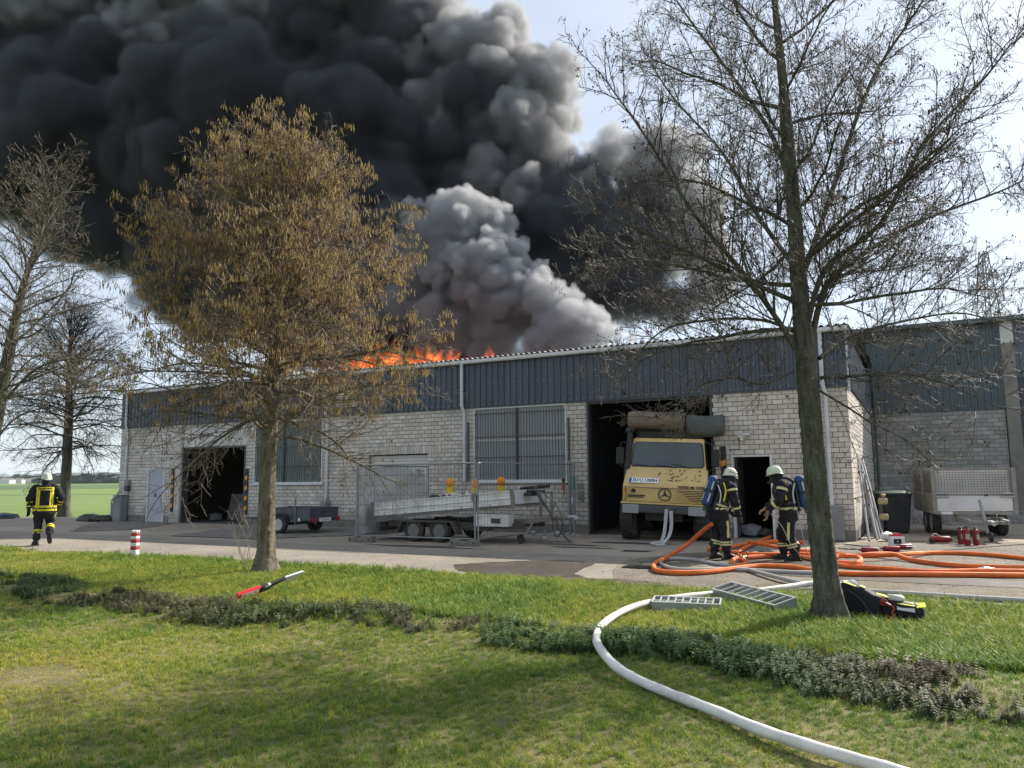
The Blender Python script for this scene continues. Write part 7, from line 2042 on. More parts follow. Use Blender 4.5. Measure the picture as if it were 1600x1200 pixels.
hose([(1166,881,.02), (1150,884), (1143,880), (1150,873), (1180,870), (1220,869), (1262,872), (1300,878), (1335,880,.05), (1345,876,.06), (1340,870,.08), (1320,868,.1), (1305,872,.06), (1302,878,.04), (1320,884), (1380,888), (1450,893), (1530,892,.02), (1620,893,.02)], .042, m_hose_o, 'orange hose from the brass branch pipe curling round behind the tree', group=G_)
# brass branch pipe
bp_ = empty('branch_pipe', GP(1161, 876, .03), R(40), 'brass branch pipe with a black bail handle between the two firefighters', 'branch pipe')
m_brass = mat('worn_brass', (0.36, 0.30, 0.17), .4, metal=.6, var=.2, scale=9, bump=.05)
MB().lathe([(.045, 0), (.055, .03), (.05, .09), (.065, .11), (.065, .15), (.04, .17)], 14, Matrix.Translation((-.09, 0, .04)) @ Matrix.Rotation(R(90), 4, 'Y')).build('body', m_brass, bp_, smooth=True)
MB().tube(spline([(0, -.07, .03), (.04, -.08, .13), (.05, 0, .17), (.04, .08, .13), (0, .07, .03)], 5), .012, 6).build('bail_handle', m_blackpl, bp_)
# white suction hose
hose([(1322,914,.02), (1290,912,.02), (1262,912,.02), (1230,917,.01), (1180,923), (1120,927,.02), (1070,932,.03), (1030,938,.03), (990,948,.03), (960,962,.03), (938,980,.05), (932,1000,.10), (944,1022,.10), (966,1044,.06), (1000,1064,.01), (1050,1085), (1110,1108), (1180,1137), (1250,1161), (1330,1185), (1400,1205), (1500,1236), (1600,1270)], .037, m_hose_w,
     'thick white hose curving round over the lawn towards the viewer', n=14, seg=8, zoff=.02, name='suction_hose')
wh = MB()
cpl = empty('hose_coupling', GP(1325, 914, .09), math.atan2((GP(1340,916)-GP(1300,911)).y, (GP(1340,916)-GP(1300,911)).x), 'ribbed metal coupling on the end of the white hose behind the tree', 'coupling')
MB().lathe([(.056, -.06), (.062, -.05), (.058, -.03), (.064, -.02), (.058, 0), (.064, .02), (.058, .035), (.072, .045), (.078, .07), (.072, .1), (.05, .11)], 18, Matrix.Rotation(R(90), 4, 'Y')).build('ring', m_galvw, cpl, smooth=True)
hose([(1322,921), (1380,925), (1450,929), (1530,934), (1620,939), (1700,944)], .034, m_hose_g, 'pale grey hose running from the big tree to the right along the lawn edge', group='grey fire hoses on the road', zoff=.01)
hose([(1300,895), (1240,894), (1180,891), (1130,889), (1090,890), (1060,889), (1038,884), (1032,877), (1045,873), (1080,874), (1120,881), (1160,888), (1200,898,.02), (1235,907,.02), (1265,913)], .034, m_hose_g, 'pale grey hose looping under the orange hoses in front of the firefighters', group='grey fire hoses on the road', zoff=.006)
# couplings in the orange bundle
cp2 = empty('hose_coupling', GP(1541, 892, .055), R(-4), 'silver coupling joining two orange hoses near the right edge', 'coupling')
MB().lathe([(.048, -.12), (.055, -.11), (.052, -.05), (.066, -.045), (.07, 0), (.066, .045), (.052, .05), (.055, .11), (.048, .12)], 18, Matrix.Rotation(R(90), 4, 'Y')).build('ring', m_galvw, cp2, smooth=True)
for x in (-.10, .085): MB().lathe([(.057, x), (.057, x+.02)], 16, Matrix.Rotation(R(90), 4, 'Y')).build('clamp', m_blackpl, cp2)
hose([(1330,857), (1400,862), (1450,861), (1500,858), (1560,853), (1640,848)], .008, m_blackpl, 'thin black cable lying across the gravel at the right', n=5, name='cable')
hose([(1302,851), (1320,850), (1345,853), (1360,852), (1340,858), (1310,857)], .010, m_blackpl, 'thin black cable curled on the gravel right of the big tree', n=5, name='cable')
hose([(1160,866), (1185,862), (1205,864), (1190,868), (1170,867), (1182,863)], .012, m_blackpl, 'black line coiled on the ground between the firefighters', n=5, name='cable')
# ------------------------------------------------------------------ grass and weeds (instanced tufts)
def leaf_mat(name, stops, trans=.25, rough=.6):
    m, nt, b = new_mat(name)
    b.inputs['Roughness'].default_value = rough; b.inputs['Specular IOR Level'].default_value = .25
    at = N(nt, 'ShaderNodeAttribute'); at.attribute_type = 'INSTANCER'; at.attribute_name = 'tone'
    ge = N(nt, 'ShaderNodeNewGeometry')
    ad = N(nt, 'ShaderNodeMath'); ad.operation = 'MULTIPLY_ADD'; ad.inputs[1].default_value = .42
    nt.links.new(ge.outputs['Random Per Island'], ad.inputs[0]); nt.links.new(at.outputs['Fac'], ad.inputs[2])
    rp = N(nt, 'ShaderNodeValToRGB'); el = rp.color_ramp.elements
    while len(el) < len(stops): el.new(.5)
    for e, (p_, c_) in zip(el, stops): e.position = p_; e.color = tuple(c_)+(1,)
    nt.links.new(ad.outputs[0], rp.inputs['Fac']); nt.links.new(rp.outputs['Color'], b.inputs['Base Color'])
    tr = N(nt, 'ShaderNodeBsdfTranslucent'); mx = N(nt, 'ShaderNodeMixShader'); mx.inputs[0].default_value = trans
    nt.links.new(rp.outputs['Color'], tr.inputs['Color']); nt.links.new(b.outputs[0], mx.inputs[1]); nt.links.new(tr.outputs[0], mx.inputs[2])
    nt.links.new(mx.outputs[0], nt.nodes['Material Output'].inputs['Surface'])
    return m
m_grass = leaf_mat('grass_blades', [(0.0, (0.52, 0.42, 0.15)), (0.25, (0.47, 0.43, 0.08)), (0.48, (0.33, 0.365, 0.06)), (0.72, (0.185, 0.28, 0.045)), (1.0, (0.10, 0.19, 0.035))], .3)
m_weed = leaf_mat('dead_nettle_leaves', [(0.0, (0.17, 0.125, 0.09)), (0.35, (0.13, 0.115, 0.07)), (0.62, (0.10, 0.135, 0.05)), (1.0, (0.075, 0.14, 0.04))], .2)

def tuft_mesh(name, n, h, spread, w, seed, bend=.5):
    rs = np.random.default_rng(seed); V, F = [], []
    for k in range(n):
        a = rs.uniform(0, 6.283); r = spread*math.sqrt(rs.random()); x, y = r*math.cos(a), r*math.sin(a)
        b = rs.uniform(0, 6.283); L = h*rs.uniform(.55, 1.15); bd = bend*rs.uniform(.25, 1.0)
        dx, dy = math.cos(b), math.sin(b); px, py = -dy*w/2*rs.uniform(.7, 1.3), dx*w/2*rs.uniform(.7, 1.3)
        i = len(V)
        m1 = (x+dx*L*bd*.28, y+dy*L*bd*.28, L*.58); tp = (x+dx*L*bd, y+dy*L*bd, L*(1-.32*bd))
        V += [(x-px, y-py, -.01), (x+px, y+py, -.01), (m1[0]-px*.8, m1[1]-py*.8, m1[2]), (m1[0]+px*.8, m1[1]+py*.8, m1[2]), tp]
        F += [(i, i+1, i+3, i+2), (i+2, i+3, i+4)]
    me = bpy.data.meshes.new(name); me.from_pydata(V, [], F); me.materials.append(m_grass); me.update(); return me
def weed_mesh(name, stems, h, seed):
    rs = np.random.default_rng(seed); V, F = [], []
    for s in range(stems):
        x, y = rs.normal(size=2)*.035; b = rs.uniform(0, 6.283); lean = rs.uniform(.0, .45); L = h*rs.uniform(.6, 1.1)
        nodes = 6
        for q in range(nodes):
            t = (q+1)/nodes; cx, cy, cz = x+math.cos(b)*lean*L*t*t, y+math.sin(b)*lean*L*t*t, L*t
            size = .026*(1.15-.6*t)*rs.uniform(.8, 1.3)
            for e in range(4):
                a = e*1.571 + q*.8 + rs.uniform(-.3, .3); d = (math.cos(a), math.sin(a)); pd = (-d[1]*size*.42, d[0]*size*.42)
                dz = -size*.25 if t < .8 else size*.1
                i = len(V)
                V += [(cx, cy, cz), (cx+d[0]*size*.55+pd[0], cy+d[1]*size*.55+pd[1], cz+dz*.4+size*.12), (cx+d[0]*size*1.15, cy+d[1]*size*1.15, cz+dz), (cx+d[0]*size*.55-pd[0], cy+d[1]*size*.55-pd[1], cz+dz*.4+size*.12)]
                F += [(i, i+1, i+2, i+3)]
        i = len(V); w = .0018
        V += [(x-w, y, -.01), (x+w, y, -.01), (cx+w, cy, cz), (cx-w, cy, cz)]; F += [(i, i+1, i+2, i+3)]
    me = bpy.data.meshes.new(name); me.from_pydata(V, [], F); me.materials.append(m_weed); me.update(); return me

def scatter(name, meshes, P, S, tone, label, cat, rotmax=.25, seed=1):
    """one object whose points carry instances of little tuft meshes"""
    n = len(P); rs = np.random.default_rng(seed)
    me = bpy.data.meshes.new(name); me.vertices.add(n); me.vertices.foreach_set('co', np.asarray(P, np.float32).ravel())
    def attr(nm, arr, t='FLOAT', key='value'):
        a = me.attributes.new(nm, t, 'POINT'); a.data.foreach_set(key, np.ascontiguousarray(arr).ravel())
    attr('sc', np.asarray(S, np.float32)); attr('tone', np.asarray(tone, np.float32)); attr('pick', rs.integers(0, len(meshes), n).astype(np.int32), 'INT')
    rot = np.stack([rs.normal(size=n)*rotmax*.5, rs.normal(size=n)*rotmax*.5, rs.uniform(0, 6.283, n)], -1).astype(np.float32)
    attr('rot', rot, 'FLOAT_VECTOR', 'vector')
    me.update()
    src = bpy.data.collections.new(name + '_sources')
    for k, m in enumerate(meshes):
        o = bpy.data.objects.new('tuft', m); src.objects.link(o)
    o = link(name, me)
    ng = bpy.data.node_groups.new(name + '_nodes', 'GeometryNodeTree')
    ng.interface.new_socket('Geometry', in_out='INPUT', socket_type='NodeSocketGeometry'); ng.interface.new_socket('Geometry', in_out='OUTPUT', socket_type='NodeSocketGeometry')
    nn = ng.nodes.new; gi, go = nn('NodeGroupInput'), nn('NodeGroupOutput')
    def named(nm, t):
        a = nn('GeometryNodeInputNamedAttribute'); a.data_type = t; a.inputs['Name'].default_value = nm; return a.outputs['Attribute']
    ci = nn('GeometryNodeCollectionInfo'); ci.inputs['Collection'].default_value = src; ci.inputs['Separate Children'].default_value = True; ci.inputs['Reset Children'].default_value = True
    ip = nn('GeometryNodeInstanceOnPoints'); ip.inputs['Pick Instance'].default_value = True
    L = ng.links.new
    L(gi.outputs[0], ip.inputs['Points']); L(ci.outputs[0], ip.inputs['Instance']); L(named('pick', 'INT'), ip.inputs['Instance Index'])
    e2r = nn('FunctionNodeEulerToRotation'); L(named('rot', 'FLOAT_VECTOR'), e2r.inputs[0]); L(e2r.outputs[0], ip.inputs['Rotation'])
    L(named('sc', 'FLOAT'), ip.inputs['Scale']); L(ip.outputs[0], go.inputs[0])
    md = o.modifiers.new('tufts', 'NODES'); md.node_group = ng
    return tag(o, label, cat, kind='stuff')

def vnoise(x, y, seed, f):
    """cheap smooth value noise"""
    rs = np.random.default_rng(seed); G = rs.random((64, 64)); x = x*f; y = y*f
    xi, yi = np.floor(x).astype(int), np.floor(y).astype(int); fx, fy_ = x-xi, y-yi
    fx = fx*fx*(3-2*fx); fy_ = fy_*fy_*(3-2*fy_)
    g = lambda a, b: G[a % 64, b % 64]
    return (g(xi, yi)*(1-fx)+g(xi+1, yi)*fx)*(1-fy_) + (g(xi, yi+1)*(1-fx)+g(xi+1, yi+1)*fx)*fy_
rs = np.random.default_rng(5)
def world_uv(u, v):
    return FA.x + EU.x*u + EV.x*v, FA.y + EU.y*u + EV.y*v
def in_view(x, y, m=3.0):
    return (y > 2.6) & (np.abs(x) < y*.70 + m)
lz = np.vectorize(lawn_z)
def band_w(u, v):
    """strip of weeds between the verge and the mown lawn"""
    c = -13.42 - .25*np.sin(u*.7) + .15*np.sin(u*1.9+1)
    return np.exp(-((v-c)/.62)**4)
# candidate points: dense near the camera, thinner far off
def candidates(n, u0, u1, v0, v1):
    u = rs.uniform(u0, u1, n); v = rs.uniform(v0, v1, n); x, y = world_uv(u, v); k = in_view(x, y); return u[k], v[k], x[k], y[k]
U, V_, X, Y = candidates(470000, -6, 42, -19.8, -9.15)
d = np.hypot(X, Y); keep = rs.random(len(U)) < np.clip((6.0/d)**1.35, 0, 1)*.95
U, V_, X, Y, d = U[keep], V_[keep], X[keep], Y[keep], d[keep]
bw_ = band_w(U, V_); edge = np.clip((V_ + 9.55)/.4, 0, 1)
n1, n2, n3 = vnoise(U, V_, 1, .55), vnoise(U, V_, 2, 1.6), vnoise(U, V_, 3, .22)
verge = V_ > -12.9
# tone: 0 straw yellow .. 1 deep green
tone = np.where(verge, .12 + .50*n1 - .12*n2, -.16 + .44*n1 + .30*n3 + .16*n2) + rs.normal(size=len(U))*.19
bare = (~verge) & (n1*.6+n2*.4 < .31)
tone = np.where(bare, tone-.2, tone)
tall = np.where(verge, .50 + .75*np.clip(n1*1.5-.35, 0, 1), .36 + .20*n2)
tall = np.where(bare, tall*.6, tall)
sc = tall*rs.uniform(.75, 1.25, len(U))*np.clip(d/6.5, .85, 1.6)**.5
ok = (rs.random(len(U)) < 1-.45*bw_) & ~((edge > .3) & (rs.random(len(U)) < .75)) & ~(bare & (rs.random(len(U)) < .35))
# keep the tufts off the trunks and the racks
for (cx, cy, r_) in ((3.45, 8.58, .24), (-4.30, 13.52, .23), (2.0, 9.45, .30), (2.85, 9.75, .28), (-8.07, 16.5, .12)): ok &= np.hypot(X-cx, Y-cy) > r_
P = np.stack([X, Y, lz(U, V_)-.004], -1)[ok]
tufts = [tuft_mesh('grass_tuft', 13, .085, .05, .0062, 100+k, .9) for k in range(7)]
scatter('grass', tufts, P, sc[ok], tone[ok], 'short grass of the lawn and verge', 'grass', .3)
print('grass tufts', len(P))
# longer rank grass along the verge, round the trees and beside the hose
U, V_, X, Y = candidates(26000, -4, 40, -13.6, -9.2)
n1 = vnoise(U, V_, 7, .8); lush = (n1 > .56) | (np.hypot(X-3.45, Y-8.3) < .9) | (np.hypot(X+4.3, Y-13.1) < .8) | (np.hypot(X+3.2, Y-11.6) < .8)
k = lush & (rs.random(len(U)) < np.clip((8/np.hypot(X, Y)), 0, 1)*.4) & (np.hypot(X-3.45, Y-8.58) > .26) & (np.hypot(X+4.3, Y-13.52) > .24) & (np.hypot(X-2.05, Y-9.45) > .32) & (np.hypot(X-2.85, Y-9.75) > .3)
P = np.stack([X, Y, lz(U, V_)-.006], -1)[k]
rank = [tuft_mesh('long_grass_tuft', 18, .125, .055, .0045, 200+q, .95) for q in range(6)]
scatter('long_grass', rank, P, rs.uniform(.6, 1.15, k.sum()), .52 + .2*n1[k] - .18 + rs.normal(size=k.sum())*.12, 'longer bright green grass on the verge beside the road', 'grass', .35, 3)
# weedy strip: brown-topped dead nettle with green patches
U, V_, X, Y = candidates(60000, 2, 40, -15.2, -12.2)
d = np.hypot(X, Y); w_ = band_w(U, V_); n1 = vnoise(U, V_, 9, .45); n2 = vnoise(U, V_, 10, 1.3)
k = (w_ > .5) & (rs.random(len(U)) < np.clip((7/d), 0, 1)**1.2*.42*np.clip(w_*1.2-.1, 0, 1)*np.clip(n2*2.8-.45, 0.03, 1)*np.clip(n1*2+.15, .2, 1))
tone = np.where((U > 24.5) & (U < 26.9), .55 + .3*n2, .0 + .75*np.clip(n1*1.7-.4, 0, 1))
weeds = [weed_mesh('weed', 5, .115, 300+q) for q in range(6)]
P = np.stack([X, Y, lz(U, V_)-.01], -1)[k]
scatter('weeds', weeds, P, (rs.uniform(.6, 1.2, len(U))*(.7+.5*n2))[k], tone[k], 'brown topped weeds in a strip across the lawn', 'weeds', .5, 4)
print('weeds', len(P))
# fallen leaves, twigs and crumbs on the road and gravel
mb = MB(); r_ = random.Random(77)
for k in range(900):
    u, v = r_.uniform(5, 34), r_.uniform(-9.4, -1.0)
    if r_.random() < .5: v = -9.3 + abs(r_.gauss(0, .5))
    p = W(u, v, .016); s = r_.uniform(.006, .022); a = r_.uniform(0, 6.28)
    c, s2 = math.cos(a)*s, math.sin(a)*s
    mb.add([p+Vector((c, s2, 0)), p+Vector((-s2*.5, c*.5, .006)), p+Vector((-c, -s2, .002)), p+Vector((s2*.5, -c*.5, .008))], [(0, 1, 2, 3)])
o = mb.build('fallen_leaves', m_cone); tag(o, 'tiny dark leaves and crumbs scattered on the road', 'litter', kind='stuff')
# loose stones on the gravel
mb = MB(); r_ = random.Random(78)
for k in range(1500):
    u, v = r_.uniform(24, 38), r_.uniform(-9.3, 1.5); p = W(u, v, .008); s = r_.uniform(.006, .018)
    mb.add([p+Vector((s, 0, 0)), p+Vector((-s*.5, s*.8, 0)), p+Vector((-s*.6, -s*.7, 0)), p+Vector((0, 0, s*.8))], [(0, 1, 3), (1, 2, 3), (2, 0, 3)])
o = mb.build('loose_stones', m_heap); tag(o, 'small loose stones lying on the gravel yard', 'gravel', kind='stuff')
# ------------------------------------------------------------------ pylon, far village and hills
m_pylon = mat('pylon_steel', (0.19, 0.205, 0.22), .6, metal=.2, var=.05, bump=0)
def pylon(loc, rz):
    t = empty('power_pylon', loc, rz, 'steel lattice power pylon rising behind the right hand hall', 'pylon')
    mb = MB(); H = 46.0; rad = .09
    def hw(z): return 3.4*(1-z/H)**1.05 + .55
    zs = [0, 7, 13, 18.5, 23, 27, 30.5, 33.5, 36.5, 39, 41.5, 44, 46]
    def bar(a, b, r=rad): mb.tube([a, b], r, 4)
    C = lambda z: [Vector((sx*hw(z), sy*hw(z), z)) for sx, sy in ((-1,-1),(1,-1),(1,1),(-1,1))]
    for z0, z1 in zip(zs[:-1], zs[1:]):
        a, b = C(z0), C(z1)
        for k in range(4):
            bar(a[k], b[k], .13); bar(a[k], b[(k+1) % 4], .07); bar(a[(k+1) % 4], b[k], .07); bar(b[k], b[(k+1) % 4], .07)
    mb.build('tower', m_pylon, t)
    tips = []
    for z, L in ((27.0, 9.5), (33.5, 7.2), (40.5, 5.2)):
        for s_ in (-1, 1):
            m2 = MB(); w = hw(z); tip = Vector((s_*L, 0, z+.2))
            for y in (-w, w):
                m2.tube([Vector((s_*w, y, z)), tip], .09, 4); m2.tube([Vector((s_*hw(z+2.6), y*.8, z+2.6)), tip], .08, 4)
                for f in (.3, .6):
                    p, q = Vector((s_*w, y, z)).lerp(tip, f), Vector((s_*hw(z+2.6), y*.8, z+2.6)).lerp(tip, f); m2.tube([p, q], .05, 4)
            m2.build('cross_arm', m_pylon, t)
            i2 = MB()
            for dx in (-.22, .22): i2.tube([tip+Vector((dx, 0, 0)), tip+Vector((dx, 0, -4.2))], .09, 5)
            i2.box(tip.x-.4, tip.x+.4, -.1, .1, tip.z-4.35, tip.z-4.2); i2.build('insulator', m_pylon, t); tips.append(tip+Vector((0, 0, -4.35)))
    wr = MB()
    for tip in tips:
        for s_ in (-1, 1):
            pts = []
            for k in range(9):
                f = k/8; pts.append(tip + Vector((s_*40*f*0, s_*230*f, -9*4*f*(1-f)*.6 - 1.0*f)))
            wr.tube(pts, .035, 4)
    o = wr.build('power_lines', m_pylon, t); o['kind'] = 'stuff'
    return t
PY = cam_at(1547, 520, 150.0)
pylon((PY.x, PY.y, -.1), R(24))

# hazy village and hedges along the far edge of the fields; haze also put into tree and hill colours
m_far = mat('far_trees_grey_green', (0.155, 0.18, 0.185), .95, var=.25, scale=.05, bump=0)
m_farhill = mat('far_hill_haze_blue', (0.36, 0.40, 0.45), 1.0, var=.05, scale=.002, bump=0)
def ridge(name, y, x0, x1, h, seed, material, n=160, depth=80):
    r_ = random.Random(seed); V, F = [], []
    for i in range(n+1):
        x = x0 + (x1-x0)*i/n; z = h*(.55 + .45*math.sin(i*.11+seed)*math.sin(i*.031+seed*2)) + r_.uniform(0, h*.12)
        V += [(x, y, -1), (x, y + depth*.4, z), (x, y+depth, -1)]
    for i in range(n):
        for k in range(2): F.append((i*3+k, i*3+k+1, (i+1)*3+k+1, (i+1)*3+k))
    o = link(name, fast_mesh(name, V, F, material, smooth=True)); o['kind'] = 'structure'; return o
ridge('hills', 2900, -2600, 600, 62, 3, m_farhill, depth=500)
def treeline(name, y, x0, x1, n, hmin, hmax, seed, label, material):
    r_ = random.Random(seed); bm = bmesh.new()
    for k in range(n):
        x = r_.uniform(x0, x1); h = r_.uniform(hmin, hmax); w = h*r_.uniform(.5, 1.1)
        m = bmesh.ops.create_icosphere(bm, subdivisions=2, radius=1)
        for v in m['verts']:
            j = r_.uniform(.8, 1.2); v.co = Vector((x + v.co.x*w*j, y + v.co.y*w + r_.uniform(-20, 20), h*.45 + v.co.z*h*.55*j))
    me = bpy.data.meshes.new(name); bm.to_mesh(me); bm.free(); me.polygons.foreach_set('use_smooth', [True]*len(me.polygons)); me.materials.append(material); o = link(name, me); return tag(o, label, 'trees', kind='stuff')
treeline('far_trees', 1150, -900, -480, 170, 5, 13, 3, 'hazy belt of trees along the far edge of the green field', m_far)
treeline('far_trees', 1900, -1500, -760, 200, 9, 24, 5, 'pale hazy woods behind the far village', mat('far_woods_haze_pale', (0.24, 0.27, 0.285), .95, var=.2, scale=.05, bump=0))  # woods paler in colour than the nearer belt, for haze
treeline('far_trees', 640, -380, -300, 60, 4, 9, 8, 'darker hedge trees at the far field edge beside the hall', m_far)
m_hw = mat('far_house_white', (0.62, 0.62, 0.61), .9, var=.05, bump=0); m_hr = mat('far_house_roof', (0.22, 0.20, 0.20), .9, var=.1, bump=0); m_hwin = mat('far_house_window', (0.10, 0.11, 0.12), .4, var=0, bump=0)
r_ = random.Random(6)
for k, px in enumerate((6, 28, 46, 58, 72, 84, 118, 132, 148, 166)):
    p = cam_at(px, 757, 1000 + 30*(k % 3)); L, Dp, h = r_.uniform(9, 17), r_.uniform(8, 11), r_.uniform(3.5, 6)
    t = empty('house', (p.x, p.y, -.1), r_.uniform(-.3, .3), 'tiny white far house number', 'house', 'white houses of the far village')
    t['label'] = ('first', 'second', 'third', 'fourth', 'fifth', 'sixth', 'seventh', 'eighth', 'ninth', 'tenth')[k] + ' tiny white house from the left on the far side of the field'
    MB().box(-L/2, L/2, 0, Dp, 0, h).build('wall', m_hw, t)
    MB().prism([(-.4, h), (Dp/2, h+2.4), (Dp+.4, h)], -L/2-.3, L/2+.3, 'x').build('roof', m_hr, t)
    for x in (-L*.28, 0, L*.28): MB().box(x-.55, x+.55, -.03, -.003, 1.0, 2.3).build('window', m_hwin, t)
# blue tarp scrap lying at the field edge on the left
o = lump('plastic_scrap', GP(6, 806, .12), (.75, .35, .18), mat('dark_blue_plastic', (0.035, 0.06, 0.075), .5, var=.3, scale=3, bump=.4, bscale=6), .1, 19); tag(o, 'dark blue plastic scrap on the grass at the left edge', 'plastic sheet')
# ------------------------------------------------------------------ smoke and fire (real volumes over the roof)
def unit_dirs(n):
    v = rng.normal(size=(n, 3)); v /= np.linalg.norm(v, axis=1)[:, None]
    return v
def billow(puffs, k1=26, k2=12, q1=(.28,.5), q2=(.28,.5), lvl3=0, keep=1.0):
    """puffs: (x,y,z,r). Spheres carry spheres carry spheres: a cauliflower of points with radii."""
    P, Q = [], []
    for (x, y, z, r) in puffs:
        c = np.array([x, y, z])
        P.append(c[None]); Q.append([r * .86])
        d1 = unit_dirs(k1); r1 = r * rng.uniform(q1[0], q1[1], k1)
        c1 = c + d1 * (r * .82)
        P.append(c1); Q.append(r1)
        for ci, ri in zip(c1, r1):
            d2 = unit_dirs(k2)
            r2 = ri * rng.uniform(q2[0], q2[1], k2)
            c2 = ci + d2 * (ri * .88)
            P.append(c2); Q.append(r2)
            if lvl3:
                for cj, rj in zip(c2, r2):
                    d3 = unit_dirs(lvl3)
                    P.append(cj + d3 * (rj * .9)); Q.append(rj * rng.uniform(.3, .5, lvl3))
    return np.concatenate(P), np.concatenate([np.asarray(q) for q in Q])

def volume_points(name, P, Q, voxel, material):
    me = bpy.data.meshes.new(name)
    me.vertices.add(len(P)); me.vertices.foreach_set('co', np.asarray(P, np.float32).ravel())
    at = me.attributes.new('rad', 'FLOAT', 'POINT'); at.data.foreach_set('value', np.asarray(Q, np.float32))
    me.update()
    o = link(name, me)
    ng = bpy.data.node_groups.new(name + '_nodes', 'GeometryNodeTree')
    ng.interface.new_socket('Geometry', in_out='INPUT', socket_type='NodeSocketGeometry')
    ng.interface.new_socket('Geometry', in_out='OUTPUT', socket_type='NodeSocketGeometry')
    gi, go = ng.nodes.new('NodeGroupInput'), ng.nodes.new('NodeGroupOutput')
    m2p = ng.nodes.new('GeometryNodeMeshToPoints')
    na = ng.nodes.new('GeometryNodeInputNamedAttribute'); na.data_type = 'FLOAT'; na.inputs['Name'].default_value = 'rad'
    p2v = ng.nodes.new('GeometryNodePointsToVolume')
    p2v.resolution_mode = 'VOXEL_SIZE'
    p2v.inputs['Voxel Size'].default_value = voxel
    p2v.inputs['Density'].default_value = 1.0
    sm = ng.nodes.new('GeometryNodeSetMaterial'); sm.inputs['Material'].default_value = material
    L = ng.links.new
    L(gi.outputs[0], m2p.inputs['Mesh']); L(na.outputs['Attribute'], m2p.inputs['Radius'])
    L(m2p.outputs[0], p2v.inputs['Points']); L(na.outputs['Attribute'], p2v.inputs['Radius'])
    L(p2v.outputs[0], sm.inputs['Geometry']); L(sm.outputs[0], go.inputs[0])
    md = o.modifiers.new('smoke', 'NODES'); md.node_group = ng
    me.materials.append(material)
    return o

def smoke_mat(name, col, dens, aniso=0.0, nscale=0.6, noise=0.6, emis=None):
    m = bpy.data.materials.new(name); m.use_nodes = True
    nt = m.node_tree; nt.nodes.clear()
    out = N(nt, 'ShaderNodeOutputMaterial')
    pv = N(nt, 'ShaderNodeVolumePrincipled')
    pv.inputs['Color'].default_value = tuple(col) + (1,)
    pv.inputs['Anisotropy'].default_value = aniso
    pv.inputs['Density Attribute'].default_value = ''
    at = N(nt, 'ShaderNodeAttribute'); at.attribute_name = 'density'
    tc = N(nt, 'ShaderNodeTexCoord')
    nz = N(nt, 'ShaderNodeTexNoise', Scale=nscale, Detail=3.0, Roughness=0.6)
    nt.links.new(tc.outputs['Object'], nz.inputs['Vector'])
    # the fine noise eats into the soft rim of each billow
    mr = N(nt, 'ShaderNodeMapRange')
    mr.inputs['From Min'].default_value = 0.3; mr.inputs['From Max'].default_value = 0.7
    mr.inputs['To Min'].default_value = noise; mr.inputs['To Max'].default_value = 0.0
    nt.links.new(nz.outputs['Fac'], mr.inputs['Value'])
    sb = N(nt, 'ShaderNodeMath'); sb.operation = 'SUBTRACT'
    nt.links.new(at.outputs['Fac'], sb.inputs[0]); nt.links.new(mr.outputs['Result'], sb.inputs[1])
    mu = N(nt, 'ShaderNodeMath'); mu.operation = 'MULTIPLY'; mu.inputs[1].default_value = dens; mu.use_clamp = False
    mxm = N(nt, 'ShaderNodeMath'); mxm.operation = 'MAXIMUM'; mxm.inputs[1].default_value = 0.0
    nt.links.new(sb.outputs[0], mxm.inputs[0]); nt.links.new(mxm.outputs[0], mu.inputs[0])
    nt.links.new(mu.outputs[0], pv.inputs['Density'])
    if emis:
        pv.inputs['Emission Color'].default_value = tuple(emis[0]) + (1,)
        pv.inputs['Emission Strength'].default_value = emis[1]
    nt.links.new(pv.outputs['Volume'], out.inputs['Volume'])
    return m

def puffs_from(lst, jit=0.12):
    out = []
    for (px, py, rp, Y) in lst:
        p = cam_at(px, py, Y)
        out.append((p.x, p.y, p.z, rp * Y / 1193.0))
    return out

# pale grey column boiling up from the right end of the hole in the roof
PALE = [(985,528,14,30.5),(958,520,20,30.8),(930,512,30,31),(900,505,42,31.3),(868,480,38,31.6),(870,525,45,31.8),(835,455,36,32),
        (785,455,50,32.6),(800,395,30,33),(750,420,55,33),(725,350,48,33.8),(770,352,36,33.8),(690,335,30,34),(700,400,60,34.0),(655,375,48,34.3),
        (640,330,26,34.6),(1010,526,9,30.3),(860,545,40,31.6),(905,540,30,31.2),(820,470,45,32.4),(800,440,45,32.8),(845,415,16,32.6)]
# soot-black smoke rolling up and away to the left, over the whole upper left of the picture
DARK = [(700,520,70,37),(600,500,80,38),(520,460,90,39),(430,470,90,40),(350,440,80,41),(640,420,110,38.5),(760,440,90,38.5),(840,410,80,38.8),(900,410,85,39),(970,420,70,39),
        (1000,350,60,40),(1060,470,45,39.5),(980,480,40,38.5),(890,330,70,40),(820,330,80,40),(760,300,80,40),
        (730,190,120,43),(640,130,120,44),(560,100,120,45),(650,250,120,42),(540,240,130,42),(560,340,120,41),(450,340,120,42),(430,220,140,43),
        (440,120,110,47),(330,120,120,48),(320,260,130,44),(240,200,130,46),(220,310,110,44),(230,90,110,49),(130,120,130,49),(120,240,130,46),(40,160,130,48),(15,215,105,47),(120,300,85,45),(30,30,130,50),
        (-90,100,150,51),(-100,180,130,49),(-70,-60,150,53),(100,-60,140,52),(260,-60,130,51),(420,-60,130,50),(560,-60,120,49),(340,400,100,42.5),(280,370,75,42.5),(-220,60,160,54),(-230,160,140,52),(-220,-110,160,55)]
